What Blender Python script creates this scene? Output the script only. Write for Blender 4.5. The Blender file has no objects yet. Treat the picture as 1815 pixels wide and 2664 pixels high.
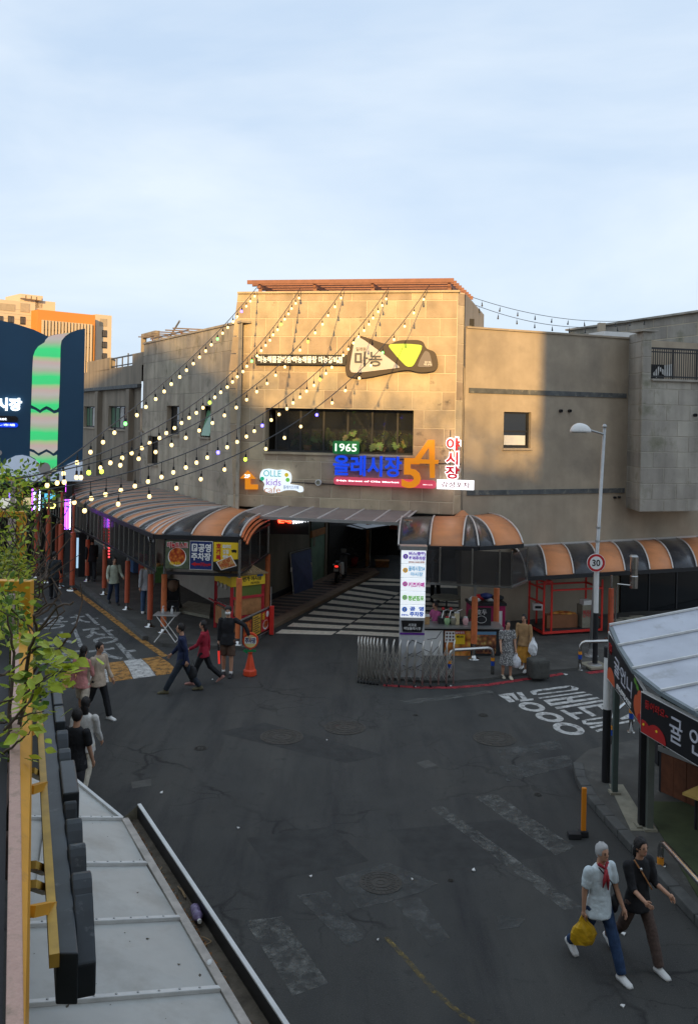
import bpy, bmesh, math, random
from mathutils import Vector as V, Matrix
R = random.Random(11)
sc = bpy.context.scene
C = sc.collection
rad = math.radians

# ------------------------------------------------------------------ camera
FL, HC, ROLL, PX, PY = 2300.0, 6.6, 0.02, 907.5, 1090.0      # focal length (photo px), eye height, roll, principal point
cd = bpy.data.cameras.new('camera'); cam = bpy.data.objects.new('camera', cd); C.objects.link(cam)
cd.sensor_fit = 'VERTICAL'; cd.sensor_height = 36.0; cd.lens = 36.0 * FL / 2664.0
cd.shift_y = -(1332.0 - PY) / 2664.0
cd.clip_start = 0.05; cd.clip_end = 3000
cr, sr = math.cos(ROLL), math.sin(ROLL)
cam.matrix_world = Matrix(((cr, -sr, 0, 0), (0, 0, -1, 0), (sr, cr, 0, HC), (0, 0, 0, 1)))
sc.camera = cam

# ------------------------------------------------------------------ sky, sun, exposure
SUN_EL, SUN_AX = rad(13.0), 0.085            # low evening sun behind the viewer, a little to the left
w = bpy.data.worlds.new('World'); sc.world = w; w.use_nodes = True
nt = w.node_tree; nt.nodes.clear()
def wn(t): return nt.nodes.new(t)
wo, bg, sky = wn('ShaderNodeOutputWorld'), wn('ShaderNodeBackground'), wn('ShaderNodeTexSky')
sky.sky_type = 'NISHITA'; sky.sun_disc = False
sky.sun_elevation = SUN_EL; sky.sun_rotation = math.pi + SUN_AX
sky.air_density = 1.0; sky.dust_density = 1.2; sky.ozone_density = 1.6
tc, mp, n1, rmp, mix = wn('ShaderNodeTexCoord'), wn('ShaderNodeMapping'), wn('ShaderNodeTexNoise'), wn('ShaderNodeValToRGB'), wn('ShaderNodeMix')
mp.inputs['Scale'].default_value = (1.0, 1.0, 3.2)
n1.inputs['Scale'].default_value = 1.7; n1.inputs['Detail'].default_value = 7; n1.inputs['Roughness'].default_value = .55
n1.inputs['Distortion'].default_value = .35
rmp.color_ramp.elements[0].position = .38; rmp.color_ramp.elements[0].color = (2.45, 3.05, 3.85, 1)
rmp.color_ramp.elements[1].position = .70; rmp.color_ramp.elements[1].color = (3.4, 3.8, 4.25, 1)     # thin high cloud veil
mix.data_type = 'RGBA'; mix.inputs['Factor'].default_value = .94
nt.links.new(tc.outputs['Generated'], mp.inputs['Vector']); nt.links.new(mp.outputs['Vector'], n1.inputs['Vector'])
nt.links.new(n1.outputs['Fac'], rmp.inputs['Fac']); nt.links.new(rmp.outputs['Color'], mix.inputs['B'])
nt.links.new(sky.outputs['Color'], mix.inputs['A']); nt.links.new(mix.outputs['Result'], bg.inputs['Color'])
bg.inputs['Strength'].default_value = 0.15
nt.links.new(bg.outputs['Background'], wo.inputs['Surface'])
sd = bpy.data.lights.new('sun', 'SUN'); so = bpy.data.objects.new('sun', sd); C.objects.link(so)
sd.energy = 3.7; sd.color = (1.0, .63, .23); sd.angle = rad(0.9)
ld = V((SUN_AX, 1.0, -math.tan(SUN_EL)))
so.rotation_euler = ld.to_track_quat('-Z', 'Y').to_euler(); so.location = (0, -40, 40)
vs = sc.view_settings
vs.view_transform = 'Standard'; vs.look = 'None'; vs.exposure = 0.70; vs.gamma = 1.0; vs.use_curve_mapping = False

# ------------------------------------------------------------------ measuring helpers (photo pixel -> place)
def uw(x, y):
    dx, dy = x - PX, y - PY
    return (dx * cr + dy * sr) / FL, (-dx * sr + dy * cr) / FL
def G(x, y, z=0.0):                     # where the line of sight meets the level z
    u, q = uw(x, y); Y = (HC - z) / q
    return V((u * Y, Y, z))
def P(x, y, Y):                         # the point at distance Y
    u, q = uw(x, y)
    return V((u * Y, Y, HC - q * Y))
class Pl:                               # an upright plane, a -> b from left to right as seen
    def __init__(s, a, b):
        s.a = V((a[0], a[1], 0)); d = V((b[0] - a[0], b[1] - a[1], 0)); s.L = d.length
        s.ex = d / s.L; s.n = V((s.ex.y, -s.ex.x, 0))
    def pt(s, t, z, d=0.0): 
        p = s.a + s.ex * t + s.n * d; return V((p.x, p.y, z))
    def px(s, x, y, d=0.0):
        u, q = uw(x, y); r = V((u, 1.0, -q)); o = s.a + s.n * d
        k = (o.x * s.n.x + o.y * s.n.y) / (r.x * s.n.x + r.y * s.n.y)
        p = r * k; return ((p - s.a).dot(V((s.ex.x, s.ex.y, 0))), HC + p.z)
    def box(s, x0, y0, x1, y1, d=0.0):  # pixel box -> s0, s1, z0, z1
        ym, xm = (y0 + y1) / 2, (x0 + x1) / 2
        return s.px(x0, ym, d)[0], s.px(x1, ym, d)[0], s.px(xm, y1, d)[1], s.px(xm, y0, d)[1]

# ------------------------------------------------------------------ materials
MATS = {}
def mat(name, col, rough=.7, metal=0., var=.12, vs_=2.5, bump=0., bs=40., rnd=0., emit=0., alpha=1., spec=.4,
        streak=0., dirt=None, trans=0., coat=0.):
    if name in MATS: return MATS[name]
    m = bpy.data.materials.new(name); m.use_nodes = True; t = m.node_tree; N = t.nodes; L = t.links
    b = N['Principled BSDF']
    b.inputs['Roughness'].default_value = rough; b.inputs['Metallic'].default_value = metal
    b.inputs['Specular IOR Level'].default_value = spec; b.inputs['Coat Weight'].default_value = coat
    b.inputs['Transmission Weight'].default_value = trans
    geo = N.new('ShaderNodeNewGeometry')
    no = N.new('ShaderNodeTexNoise'); no.inputs['Scale'].default_value = vs_; no.inputs['Detail'].default_value = 6
    no.inputs['Roughness'].default_value = .6
    L.new(geo.outputs['Position'], no.inputs['Vector'])
    hs = N.new('ShaderNodeHueSaturation'); hs.inputs['Color'].default_value = (*col, 1)
    mr = N.new('ShaderNodeMapRange'); mr.inputs['From Min'].default_value = .3; mr.inputs['From Max'].default_value = .7
    mr.inputs['To Min'].default_value = 1 - var; mr.inputs['To Max'].default_value = 1 + var
    L.new(no.outputs['Fac'], mr.inputs['Value']); val = mr.outputs['Result']
    if rnd:
        oi = N.new('ShaderNodeObjectInfo'); m2 = N.new('ShaderNodeMapRange')
        m2.inputs['To Min'].default_value = 1 - rnd; m2.inputs['To Max'].default_value = 1 + rnd
        L.new(oi.outputs['Random'], m2.inputs['Value'])
        mm = N.new('ShaderNodeMath'); mm.operation = 'MULTIPLY'; L.new(val, mm.inputs[0]); L.new(m2.outputs['Result'], mm.inputs[1]); val = mm.outputs[0]
        m3 = N.new('ShaderNodeMapRange'); m3.inputs['To Min'].default_value = .5 - rnd * .06; m3.inputs['To Max'].default_value = .5 + rnd * .06
        L.new(oi.outputs['Random'], m3.inputs['Value']); L.new(m3.outputs['Result'], hs.inputs['Hue'])
    if streak:
        mpn = N.new('ShaderNodeMapping'); mpn.inputs['Scale'].default_value = (1.5, 1.5, .16); L.new(geo.outputs['Position'], mpn.inputs['Vector'])
        n2 = N.new('ShaderNodeTexNoise'); n2.inputs['Scale'].default_value = 1.4; n2.inputs['Detail'].default_value = 5; L.new(mpn.outputs['Vector'], n2.inputs['Vector'])
        m4 = N.new('ShaderNodeMapRange'); m4.inputs['From Min'].default_value = .35; m4.inputs['From Max'].default_value = .7
        m4.inputs['To Min'].default_value = 1 + streak * .4; m4.inputs['To Max'].default_value = 1 - streak
        L.new(n2.outputs['Fac'], m4.inputs['Value'])
        mm = N.new('ShaderNodeMath'); mm.operation = 'MULTIPLY'; L.new(val, mm.inputs[0]); L.new(m4.outputs['Result'], mm.inputs[1]); val = mm.outputs[0]
    L.new(val, hs.inputs['Value']); outc = hs.outputs['Color']
    if dirt:                               # blotches of another colour with a shape of their own
        dc, dsc, dlo, dhi = dirt
        n3 = N.new('ShaderNodeTexNoise'); n3.inputs['Scale'].default_value = dsc; n3.inputs['Detail'].default_value = 8; n3.inputs['Roughness'].default_value = .65
        L.new(geo.outputs['Position'], n3.inputs['Vector'])
        m5 = N.new('ShaderNodeMapRange'); m5.inputs['From Min'].default_value = dlo; m5.inputs['From Max'].default_value = dhi; L.new(n3.outputs['Fac'], m5.inputs['Value'])
        mx = N.new('ShaderNodeMix'); mx.data_type = 'RGBA'; mx.inputs['B'].default_value = (*dc, 1); L.new(m5.outputs['Result'], mx.inputs['Factor'])
        L.new(outc, mx.inputs['A']); outc = mx.outputs['Result']
    L.new(outc, b.inputs['Base Color'])
    if bump:
        nb = N.new('ShaderNodeTexNoise'); nb.inputs['Scale'].default_value = bs; nb.inputs['Detail'].default_value = 4; L.new(geo.outputs['Position'], nb.inputs['Vector'])
        bp = N.new('ShaderNodeBump'); bp.inputs['Strength'].default_value = bump; bp.inputs['Distance'].default_value = .02
        L.new(nb.outputs['Fac'], bp.inputs['Height']); L.new(bp.outputs['Normal'], b.inputs['Normal'])
    if emit:
        b.inputs['Emission Color'].default_value = (*col, 1); b.inputs['Emission Strength'].default_value = emit
    b.inputs['Alpha'].default_value = alpha
    MATS[name] = m
    return m

def worn(name, col, amount=.5, scale=5., rough=.8):      # paint with bare patches: worn-through spots are open
    if name in MATS: return MATS[name]
    m = mat(name, col, rough, var=.18, vs_=8); N, L = m.node_tree.nodes, m.node_tree.links; b = N['Principled BSDF']
    geo = N.new('ShaderNodeNewGeometry'); n = N.new('ShaderNodeTexNoise'); n.inputs['Scale'].default_value = scale
    n.inputs['Detail'].default_value = 9; n.inputs['Roughness'].default_value = .72; L.new(geo.outputs['Position'], n.inputs['Vector'])
    r = N.new('ShaderNodeMapRange'); r.inputs['From Min'].default_value = amount - .12; r.inputs['From Max'].default_value = amount + .12
    r.inputs['To Min'].default_value = .08; r.inputs['To Max'].default_value = .92
    L.new(n.outputs['Fac'], r.inputs['Value']); L.new(r.outputs['Result'], b.inputs['Alpha'])
    return m

M = {}
M['stone'] = mat('basalt_slab', (.49, .39, .265), .78, var=.18, vs_=1.6, bump=.35, bs=26, rnd=.16, streak=.16, dirt=((.12, .10, .075), 2.2, .62, .74))
M['stone2'] = mat('grey_slab', (.44, .375, .285), .8, var=.16, vs_=1.4, bump=.35, bs=24, rnd=.09, streak=.3, dirt=((.16, .15, .10), 1.3, .56, .74))
M['stone3'] = mat('pier_slab', (.37, .34, .29), .8, var=.14, vs_=1.4, bump=.3, bs=24, rnd=.1, streak=.28, dirt=((.16, .16, .10), 1.1, .55, .75))
M['grout'] = mat('pale_mortar', (.64, .55, .40), .9, var=.1, bump=.2)
M['grout2'] = mat('grey_mortar', (.42, .385, .32), .9, var=.1, bump=.2)
M['plaster'] = mat('taupe_plaster', (.40, .33, .245), .88, var=.14, vs_=.9, bump=.12, bs=60, streak=.1, dirt=((.25, .21, .165), .55, .5, .8))
M['plaster2'] = mat('grey_plaster', (.29, .24, .18), .88, var=.12, vs_=.8, bump=.1, bs=60, streak=.25)
M['band'] = mat('slate_band', (.10, .105, .105), .7, var=.3, vs_=4, dirt=((.25, .24, .2), 5, .55, .7))
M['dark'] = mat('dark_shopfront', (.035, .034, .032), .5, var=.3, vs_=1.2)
M['darkwall'] = mat('olive_wall', (.19, .17, .125), .8, var=.15, vs_=1.2, streak=.2)
M['glass'] = mat('window_glass', (.016, .018, .02), .06, var=0, spec=.6)
M['frame'] = mat('dark_frame', (.03, .03, .032), .45, var=.1)
M['steel'] = mat('stainless_steel', (.55, .54, .52), .22, metal=1., var=.08, vs_=6)
M['galv'] = mat('galvanised_pole', (.42, .42, .41), .42, metal=.7, var=.1, vs_=5)
M['white'] = mat('white_paint', (.74, .73, .70), .5, var=.06)
M['rib'] = mat('awning_rib_white', (.56, .52, .48), .4, var=.08)
M['orange'] = mat('awning_orange', (.60, .245, .105), .5, var=.12, vs_=1.5, spec=.3, dirt=((.42, .19, .10), 1.1, .5, .75))
M['smoke'] = mat('awning_smoke', (.040, .041, .046), .24, var=.3, vs_=1.6, spec=.38, alpha=.95, dirt=((.09, .085, .08), 1.3, .5, .75))
M['clear'] = mat('canopy_polycarbonate', (.30, .25, .235), .22, var=.15, vs_=1.5, alpha=.82, spec=.6)
M['smokeglass'] = mat('smoked_panel', (.028, .026, .026), .1, var=.2, spec=.6, alpha=.86)
M['red'] = mat('post_red', (.50, .10, .045), .5, var=.12, vs_=3, dirt=((.28, .07, .035), 4, .55, .75))
M['redo'] = mat('post_orange_red', (.64, .17, .055), .48, var=.1, vs_=3, dirt=((.38, .10, .04), 4, .55, .75))
M['cartred'] = mat('cart_red', (.72, .04, .03), .4, var=.1, vs_=4)
M['crimson'] = mat('stall_red', (.52, .03, .04), .5, var=.15, vs_=4)
M['wood'] = mat('stall_wood', (.42, .19, .07), .65, var=.25, vs_=6, bump=.2)
M['pergola'] = mat('pergola_wood', (.27, .115, .075), .6, var=.15, vs_=5)
M['yellow'] = mat('yellow_steel', (.72, .34, .025), .45, var=.1, vs_=4, dirt=((.45, .21, .05), 6, .58, .75))
M['pink'] = mat('weathered_pink_rail', (.56, .36, .29), .75, var=.18, vs_=9, bump=.3, bs=60, dirt=((.30, .22, .16), 9, .52, .7))
M['letter'] = mat('dark_channel_letter', (.028, .036, .043), .42, var=.35, vs_=5, dirt=((.10, .11, .12), 14, .62, .74))
M['roof'] = mat('grey_roof_sheet', (.47, .475, .45), .42, var=.1, vs_=2.2, spec=.4, bump=.12, bs=5, dirt=((.33, .32, .29), 2.4, .5, .8))
M['roofw'] = mat('white_roof_sheet', (.46, .48, .53), .34, var=.12, vs_=1.6, spec=.45, bump=.1, bs=4, dirt=((.25, .25, .24), 2.6, .55, .78))
M['batten'] = mat('white_batten', (.66, .66, .64), .4, var=.12, vs_=6)
M['gutter'] = mat('gutter_silt', (.12, .10, .075), .95, var=.4, vs_=8, bump=.6, bs=30)
M['black'] = mat('black_metal', (.018, .018, .02), .42, var=.15)
M['matte'] = mat('matte_black', (.02, .02, .022), .7, var=.2)
M['red_paint'] = worn('red_kerb_paint', (.36, .035, .045), .42, 5)
M['white_paint'] = worn('road_paint_white', (.55, .54, .51), .42, 7)
M['grey_paint'] = worn('road_paint_grey', (.34, .34, .325), .46, 6)
M['zebra'] = worn('road_paint_zebra', (.80, .71, .57), .25, 8)
M['fade'] = worn('road_paint_faded', (.15, .15, .137), .54, 4)
M['fade2'] = worn('road_paint_ghost', (.09, .092, .087), .5, 3)
M['yellow_paint'] = worn('road_paint_yellow', (.44, .22, .055), .44, 5)
M['side'] = mat('sidewalk', (.078, .075, .067), .9, var=.25, vs_=1.5, bump=.3, bs=50, dirt=((.12, .115, .10), 3, .55, .75))
M['kerb'] = mat('kerb_stone', (.085, .085, .08), .88, var=.25, vs_=3, bump=.3)
M['conc'] = mat('pale_concrete', (.26, .24, .18), .9, var=.25, vs_=4, bump=.3)
M['mat_green'] = mat('green_mat', (.055, .07, .03), .95, var=.3, vs_=2, bump=.4, bs=90)
M['iron'] = mat('cast_iron', (.075, .071, .063), .7, metal=.4, var=.2, vs_=9, bump=.8, bs=45)
M['skin'] = mat('skin', (.50, .27, .17), .55, var=.06)
M['hair'] = mat('black_hair', (.014, .011, .010), .5, var=.4, vs_=40, bump=.8, bs=60)
M['blue_board'] = mat('billboard_blue', (.020, .075, .145), .5, var=.08, vs_=.5)
def E(name, col, s): return mat(name, col, .5, var=0, emit=s)

# ------------------------------------------------------------------ mesh building
class MB:
    def __init__(s): s.v = []; s.f = []; s.m = []
    def add(s, vs_, fs, mi=0):
        o = len(s.v); s.v += [tuple(p) for p in vs_]
        for f in fs: s.f.append(tuple(i + o for i in f)); s.m.append(mi)
    def quad(s, a, b, c, d, mi=0): s.add([a, b, c, d], [(0, 1, 2, 3)], mi)
    def poly(s, pts, mi=0): s.add(pts, [tuple(range(len(pts)))], mi)
    def hexa(s, p, mi=0):               # 8 corners: bottom 0-3, top 4-7
        s.add(p, [(3, 2, 1, 0), (4, 5, 6, 7), (0, 1, 5, 4), (1, 2, 6, 5), (2, 3, 7, 6), (3, 0, 4, 7)], mi)
    def box(s, c, size, rz=0., mi=0, ax=None):
        hx, hy, hz = size[0] / 2, size[1] / 2, size[2] / 2; c = V(c)
        if ax is None: X, Y, Z = V((math.cos(rz), math.sin(rz), 0)), V((-math.sin(rz), math.cos(rz), 0)), V((0, 0, 1))
        else: X, Y, Z = ax
        s.hexa([c + X * a * hx + Y * b * hy + Z * e * hz for e in (-1, 1) for a, b in ((-1, -1), (1, -1), (1, 1), (-1, 1))], mi)
    def bar(s, a, b, wd, ht=None, up=V((0, 0, 1)), mi=0):       # rectangular bar from a to b
        a, b = V(a), V(b); d = (b - a); ln = d.length; d = d / ln; ht = ht or wd
        if abs(d.dot(up)) > .95: up = V((0, 1, 0))
        X = d.cross(up).normalized(); U = X.cross(d).normalized()
        s.box((a + b) / 2, (wd, ln, ht), mi=mi, ax=(X, d, U))
    def tube(s, pts, r, n=8, cap=True, mi=0):                    # round tube through points, r a number or one per point
        pts = [V(p) for p in pts]; rs = r if isinstance(r, (list, tuple)) else [r] * len(pts)
        o = len(s.v); prev = None
        for i, p in enumerate(pts):
            d = (pts[min(i + 1, len(pts) - 1)] - pts[max(i - 1, 0)]).normalized()
            if prev is None:
                u = d.cross(V((0, 0, 1)) if abs(d.z) < .9 else V((1, 0, 0))).normalized()
            else: u = (prev - d * prev.dot(d)).normalized()
            prev = u; q = d.cross(u)
            for k in range(n):
                a = 2 * math.pi * k / n; s.v.append(tuple(p + (u * math.cos(a) + q * math.sin(a)) * rs[i]))
        for i in range(len(pts) - 1):
            for k in range(n):
                k2 = (k + 1) % n; s.f.append((o + i * n + k, o + i * n + k2, o + (i + 1) * n + k2, o + (i + 1) * n + k)); s.m.append(mi)
        if cap:
            s.f.append(tuple(o + k for k in reversed(range(n)))); s.m.append(mi)
            s.f.append(tuple(o + (len(pts) - 1) * n + k for k in range(n))); s.m.append(mi)
    def lathe(s, c, prof, n=16, mi=0, ax=None):                  # prof: (r, z) pairs round an upright axis
        c = V(c); X, Y, Z = ax or (V((1, 0, 0)), V((0, 1, 0)), V((0, 0, 1)))
        o = len(s.v)
        for r_, z in prof:
            for k in range(n):
                a = 2 * math.pi * k / n; s.v.append(tuple(c + (X * math.cos(a) + Y * math.sin(a)) * r_ + Z * z))
        for i in range(len(prof) - 1):
            for k in range(n):
                k2 = (k + 1) % n; s.f.append((o + i * n + k, o + i * n + k2, o + (i + 1) * n + k2, o + (i + 1) * n + k)); s.m.append(mi)
        s.f.append(tuple(o + k for k in reversed(range(n)))); s.m.append(mi)
        s.f.append(tuple(o + (len(prof) - 1) * n + k for k in range(n))); s.m.append(mi)
    def ball(s, c, r, n=10, m=7, mi=0):
        r = r if isinstance(r, (tuple, list)) else (r, r, r); c = V(c)
        prof = [(math.sin(math.pi * i / m), -math.cos(math.pi * i / m)) for i in range(m + 1)]
        prof[0] = (.02, -1); prof[-1] = (.02, 1); o = len(s.v)
        s.lathe((0, 0, 0), prof, n, mi)
        for i in range(o, len(s.v)):
            p = s.v[i]; s.v[i] = (c.x + p[0] * r[0], c.y + p[1] * r[1], c.z + p[2] * r[2])
    def loft(s, rings, mi=0, closed=True, cap=True):             # rings of equal length
        o = len(s.v); n = len(rings[0])
        for rg in rings: s.v += [tuple(p) for p in rg]
        for i in range(len(rings) - 1):
            for k in range(n if closed else n - 1):
                k2 = (k + 1) % n; s.f.append((o + i * n + k, o + i * n + k2, o + (i + 1) * n + k2, o + (i + 1) * n + k)); s.m.append(mi)
        if cap and closed:
            s.f.append(tuple(o + k for k in reversed(range(n)))); s.m.append(mi)
            s.f.append(tuple(o + (len(rings) - 1) * n + k for k in range(n))); s.m.append(mi)
    def prism(s, outline, depth, mi=0):                          # outline (3D, planar) pushed along vector depth
        n = len(outline); d = V(depth); a = [V(p) for p in outline]
        s.add(a + [p + d for p in a], [tuple(range(n)), tuple(reversed(range(n, 2 * n)))] + [(i, i + n, (i + 1) % n + n, (i + 1) % n) for i in range(n)], mi)
    def mesh(s, name, mats, origin=V((0, 0, 0)), smooth=False):
        me = bpy.data.meshes.new(name)
        me.from_pydata([(p[0] - origin.x, p[1] - origin.y, p[2] - origin.z) for p in s.v], [], s.f)
        mats = mats if isinstance(mats, (list, tuple)) else [mats]
        for m_ in mats: me.materials.append(M[m_] if isinstance(m_, str) else m_)
        if len(mats) > 1: me.polygons.foreach_set('material_index', s.m)
        if smooth: me.polygons.foreach_set('use_smooth', [True] * len(me.polygons))
        bm = bmesh.new(); bm.from_mesh(me); bmesh.ops.recalc_face_normals(bm, faces=bm.faces); bm.to_mesh(me); bm.free()
        return me
    def build(s, name, mats, parent=None, smooth=False, bevel=0., local=False):
        o0 = V((0, 0, 0)) if local or parent is None else origin_of(parent)
        o = bpy.data.objects.new(name, s.mesh(name, mats, o0, smooth)); C.objects.link(o); o.parent = parent
        if bevel:
            md = o.modifiers.new('bevel', 'BEVEL'); md.width = bevel; md.segments = 2; md.limit_method = 'ANGLE'
        return o
def origin_of(o):
    p = V((0, 0, 0))
    while o is not None: p += o.location; o = o.parent
    return p
def tag(o, label=None, cat=None, group=None, kind=None):
    if label: o['label'] = label
    if cat: o['category'] = cat
    if group: o['group'] = group
    if kind: o['kind'] = kind
    return o
def thing(name, label, cat, loc=(0, 0, 0), group=None, rz=0.):
    o = bpy.data.objects.new(name, None); C.objects.link(o); o.location = loc; o.rotation_euler = (0, 0, rz)
    o.empty_display_size = .2
    return tag(o, label, cat, group)
def inst(name, me, parent, loc, rot=None):
    o = bpy.data.objects.new(name, me); C.objects.link(o); o.parent = parent; o.location = loc
    if rot is not None: o.rotation_euler = rot
    return o
def copy_tree(o, parent=None):
    c = o.copy(); C.objects.link(c); c.parent = parent
    for ch in [x for x in bpy.data.objects if x.parent is o]: copy_tree(ch, c)
    return c

TMP = bpy.data.scenes.new('workbench')          # a side scene where curves and modifiers are turned into meshes
def bake(o):
    TMP.collection.objects.link(o); vl = TMP.view_layers[0]; vl.update()
    me = bpy.data.meshes.new_from_object(o.evaluated_get(vl.depsgraph)); bpy.data.objects.remove(o); return me
# lettering: text of the built-in font as mesh, fitted into a box on a frame (o, ex, ey, n)
def text_mesh(body, extr=.01, bold=.0, shear=0.):
    c = bpy.data.curves.new('lettering', 'FONT'); c.body = body; c.size = 1; c.extrude = extr; c.offset = bold; c.shear = shear
    c.align_x = 'CENTER'; c.space_line = 1.05; c.resolution_u = 3
    o = bpy.data.objects.new('lettering', c)
    me = bake(o); bpy.data.curves.remove(c)
    return me
def text_on(name, body, pl, s0, s1, z0, z1, d, m, parent, bold=.02, depth=.012, tilt=0., shear=0.):
    me = text_mesh(body, .5, bold, shear)
    xs = [v.co.x for v in me.vertices]; ys = [v.co.y for v in me.vertices]
    x0, x1, y0, y1 = min(xs), max(xs), min(ys), max(ys); o0 = origin_of(parent)
    for v in me.vertices:
        a, b = (v.co.x - x0) / (x1 - x0), (v.co.y - y0) / (y1 - y0)
        p = pl.pt(s0 + (s1 - s0) * a, z0 + (z1 - z0) * b + tilt * a, d + (v.co.z + .5) * depth) - o0
        v.co = p
    me.materials.clear(); me.materials.append(M[m] if isinstance(m, str) else m)
    o = bpy.data.objects.new(name, me); C.objects.link(o); o.parent = parent
    return o
def panel_on(name, pl, s0, s1, z0, z1, d0, d1, m, parent, r=0., bevel=0., tilt=0.):
    b = MB()
    if r:
        pts = []
        for cx, cz, a0 in ((s1 - r, z1 - r, 0), (s0 + r, z1 - r, 90), (s0 + r, z0 + r, 180), (s1 - r, z0 + r, 270)):
            for k in range(5):
                a = rad(a0 + k * 22.5); pts.append((cx + r * math.cos(a), cz + r * math.sin(a)))
    else: pts = [(s0, z0), (s1, z0), (s1, z1), (s0, z1)]
    b.prism([pl.pt(s_, z_ + tilt * (s_ - s0) / (s1 - s0), d0) for s_, z_ in pts], pl.n * (d1 - d0))
    return b.build(name, m, parent, bevel=bevel)
def shape_on(name, pl, pts, d0, d1, m, parent, px=True):     # outline in photo pixels (px) or s,z
    q = [pl.px(x, y, d1) for x, y in pts] if px else pts
    b = MB(); b.prism([pl.pt(s_, z_, d0) for s_, z_ in q], pl.n * (d1 - d0)); return b.build(name, m, parent)
def rounded(pts, r=.3, n=5):                                  # corner-rounded closed outline
    out = []; N_ = len(pts)
    for i in range(N_):
        p, a, c = V((*pts[i], 0)), V((*pts[i - 1], 0)), V((*pts[(i + 1) % N_], 0))
        a = p + (a - p) * r; c = p + (c - p) * r
        for k in range(n + 1):
            t = k / n; q = a * (1 - t) ** 2 + p * 2 * t * (1 - t) + c * t * t; out.append((q.x, q.y))
    return out

# ================================================================== THE SETTING: ground, pavements, road paint
def asphalt():
    m = mat('asphalt', (.046, .0465, .044), .86, var=.14, vs_=1.1, bump=.35, bs=160, spec=.3)
    N, L = m.node_tree.nodes, m.node_tree.links; b = N['Principled BSDF']; prev = b.inputs['Base Color'].links[0].from_socket
    geo = N.new('ShaderNodeNewGeometry')
    def layer(scale, nscale, lo, hi, col, fac, rot=0.):
        nonlocal prev
        mp_ = N.new('ShaderNodeMapping'); mp_.inputs['Scale'].default_value = scale; mp_.inputs['Rotation'].default_value = (0, 0, rot)
        L.new(geo.outputs['Position'], mp_.inputs['Vector'])
        n = N.new('ShaderNodeTexNoise'); n.inputs['Scale'].default_value = nscale; n.inputs['Detail'].default_value = 7; n.inputs['Roughness'].default_value = .62
        L.new(mp_.outputs['Vector'], n.inputs['Vector'])
        r = N.new('ShaderNodeMapRange'); r.inputs['From Min'].default_value = lo; r.inputs['From Max'].default_value = hi; r.inputs['To Max'].default_value = fac
        L.new(n.outputs['Fac'], r.inputs['Value'])
        x = N.new('ShaderNodeMix'); x.data_type = 'RGBA'; x.inputs['B'].default_value = (*col, 1)
        L.new(r.outputs['Result'], x.inputs['Factor']); L.new(prev, x.inputs['A']); prev = x.outputs['Result']
    layer((1, .16, 1), .9, .45, .72, (.074, .072, .064), .85, rad(28))    # dusty bands along the lanes
    layer((1, .13, 1), 1.5, .5, .68, (.022, .023, .025), .8, rad(24))     # tyre-darkened bands
    layer((1, 1, 1), .35, .5, .75, (.062, .060, .053), .7)                # broad worn areas
    layer((1, 1, 1), 3.0, .60, .74, (.022, .022, .023), .7)               # oil spots
    layer((1, 1, 1), 11, .63, .70, (.020, .020, .021), .75)               # gum and drips
    layer((1, 1, 1), 75, .52, .72, (.125, .122, .113), .7)                 # pale aggregate
    def crack(sc_, wd, fac, seed):
        nonlocal prev
        nd = N.new('ShaderNodeTexNoise'); nd.inputs['Scale'].default_value = 1.3; nd.inputs['Detail'].default_value = 6; L.new(geo.outputs['Position'], nd.inputs['Vector'])
        va = N.new('ShaderNodeVectorMath'); va.operation = 'MULTIPLY_ADD'; va.inputs[1].default_value = (.9, .9, 0); L.new(nd.outputs['Color'], va.inputs[0]); L.new(geo.outputs['Position'], va.inputs[2])
        v = N.new('ShaderNodeTexVoronoi'); v.feature = 'DISTANCE_TO_EDGE'; v.inputs['Scale'].default_value = sc_; L.new(va.outputs[0], v.inputs['Vector'])
        r = N.new('ShaderNodeMapRange'); r.inputs['From Max'].default_value = wd; r.inputs['To Min'].default_value = 1; r.inputs['To Max'].default_value = 0; L.new(v.outputs['Distance'], r.inputs['Value'])
        n2 = N.new('ShaderNodeTexNoise'); n2.inputs['Scale'].default_value = .33; L.new(geo.outputs['Position'], n2.inputs['Vector'])
        r2 = N.new('ShaderNodeMapRange'); r2.inputs['From Min'].default_value = .5; r2.inputs['From Max'].default_value = .6; r2.inputs['To Max'].default_value = fac; L.new(n2.outputs['Fac'], r2.inputs['Value'])
        mu = N.new('ShaderNodeMath'); mu.operation = 'MULTIPLY'; L.new(r.outputs['Result'], mu.inputs[0]); L.new(r2.outputs['Result'], mu.inputs[1])
        x = N.new('ShaderNodeMix'); x.data_type = 'RGBA'; x.inputs['B'].default_value = (.014, .014, .014, 1); L.new(mu.outputs[0], x.inputs['Factor']); L.new(prev, x.inputs['A']); prev = x.outputs['Result']
    crack(.32, .012, .85, 0); crack(1.1, .02, .55, 1)
    L.new(prev, b.inputs['Base Color'])
    return m
M['asphalt'] = asphalt()
b = MB(); b.quad((-400, -120, 0), (400, -120, 0), (400, 900, 0), (-400, 900, 0))
tag(b.build('ground', 'asphalt'), kind='structure')

def slab_ground(name, pts, z, m, kerb=None, z0=0.):
    b = MB(); b.prism([V((x, y, z0)) for x, y in pts], V((0, 0, z - z0))); return tag(b.build(name, m), kind='structure')
KL = V((.483, -.875, 0))                                 # direction of the street on the left, towards the viewer
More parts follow.
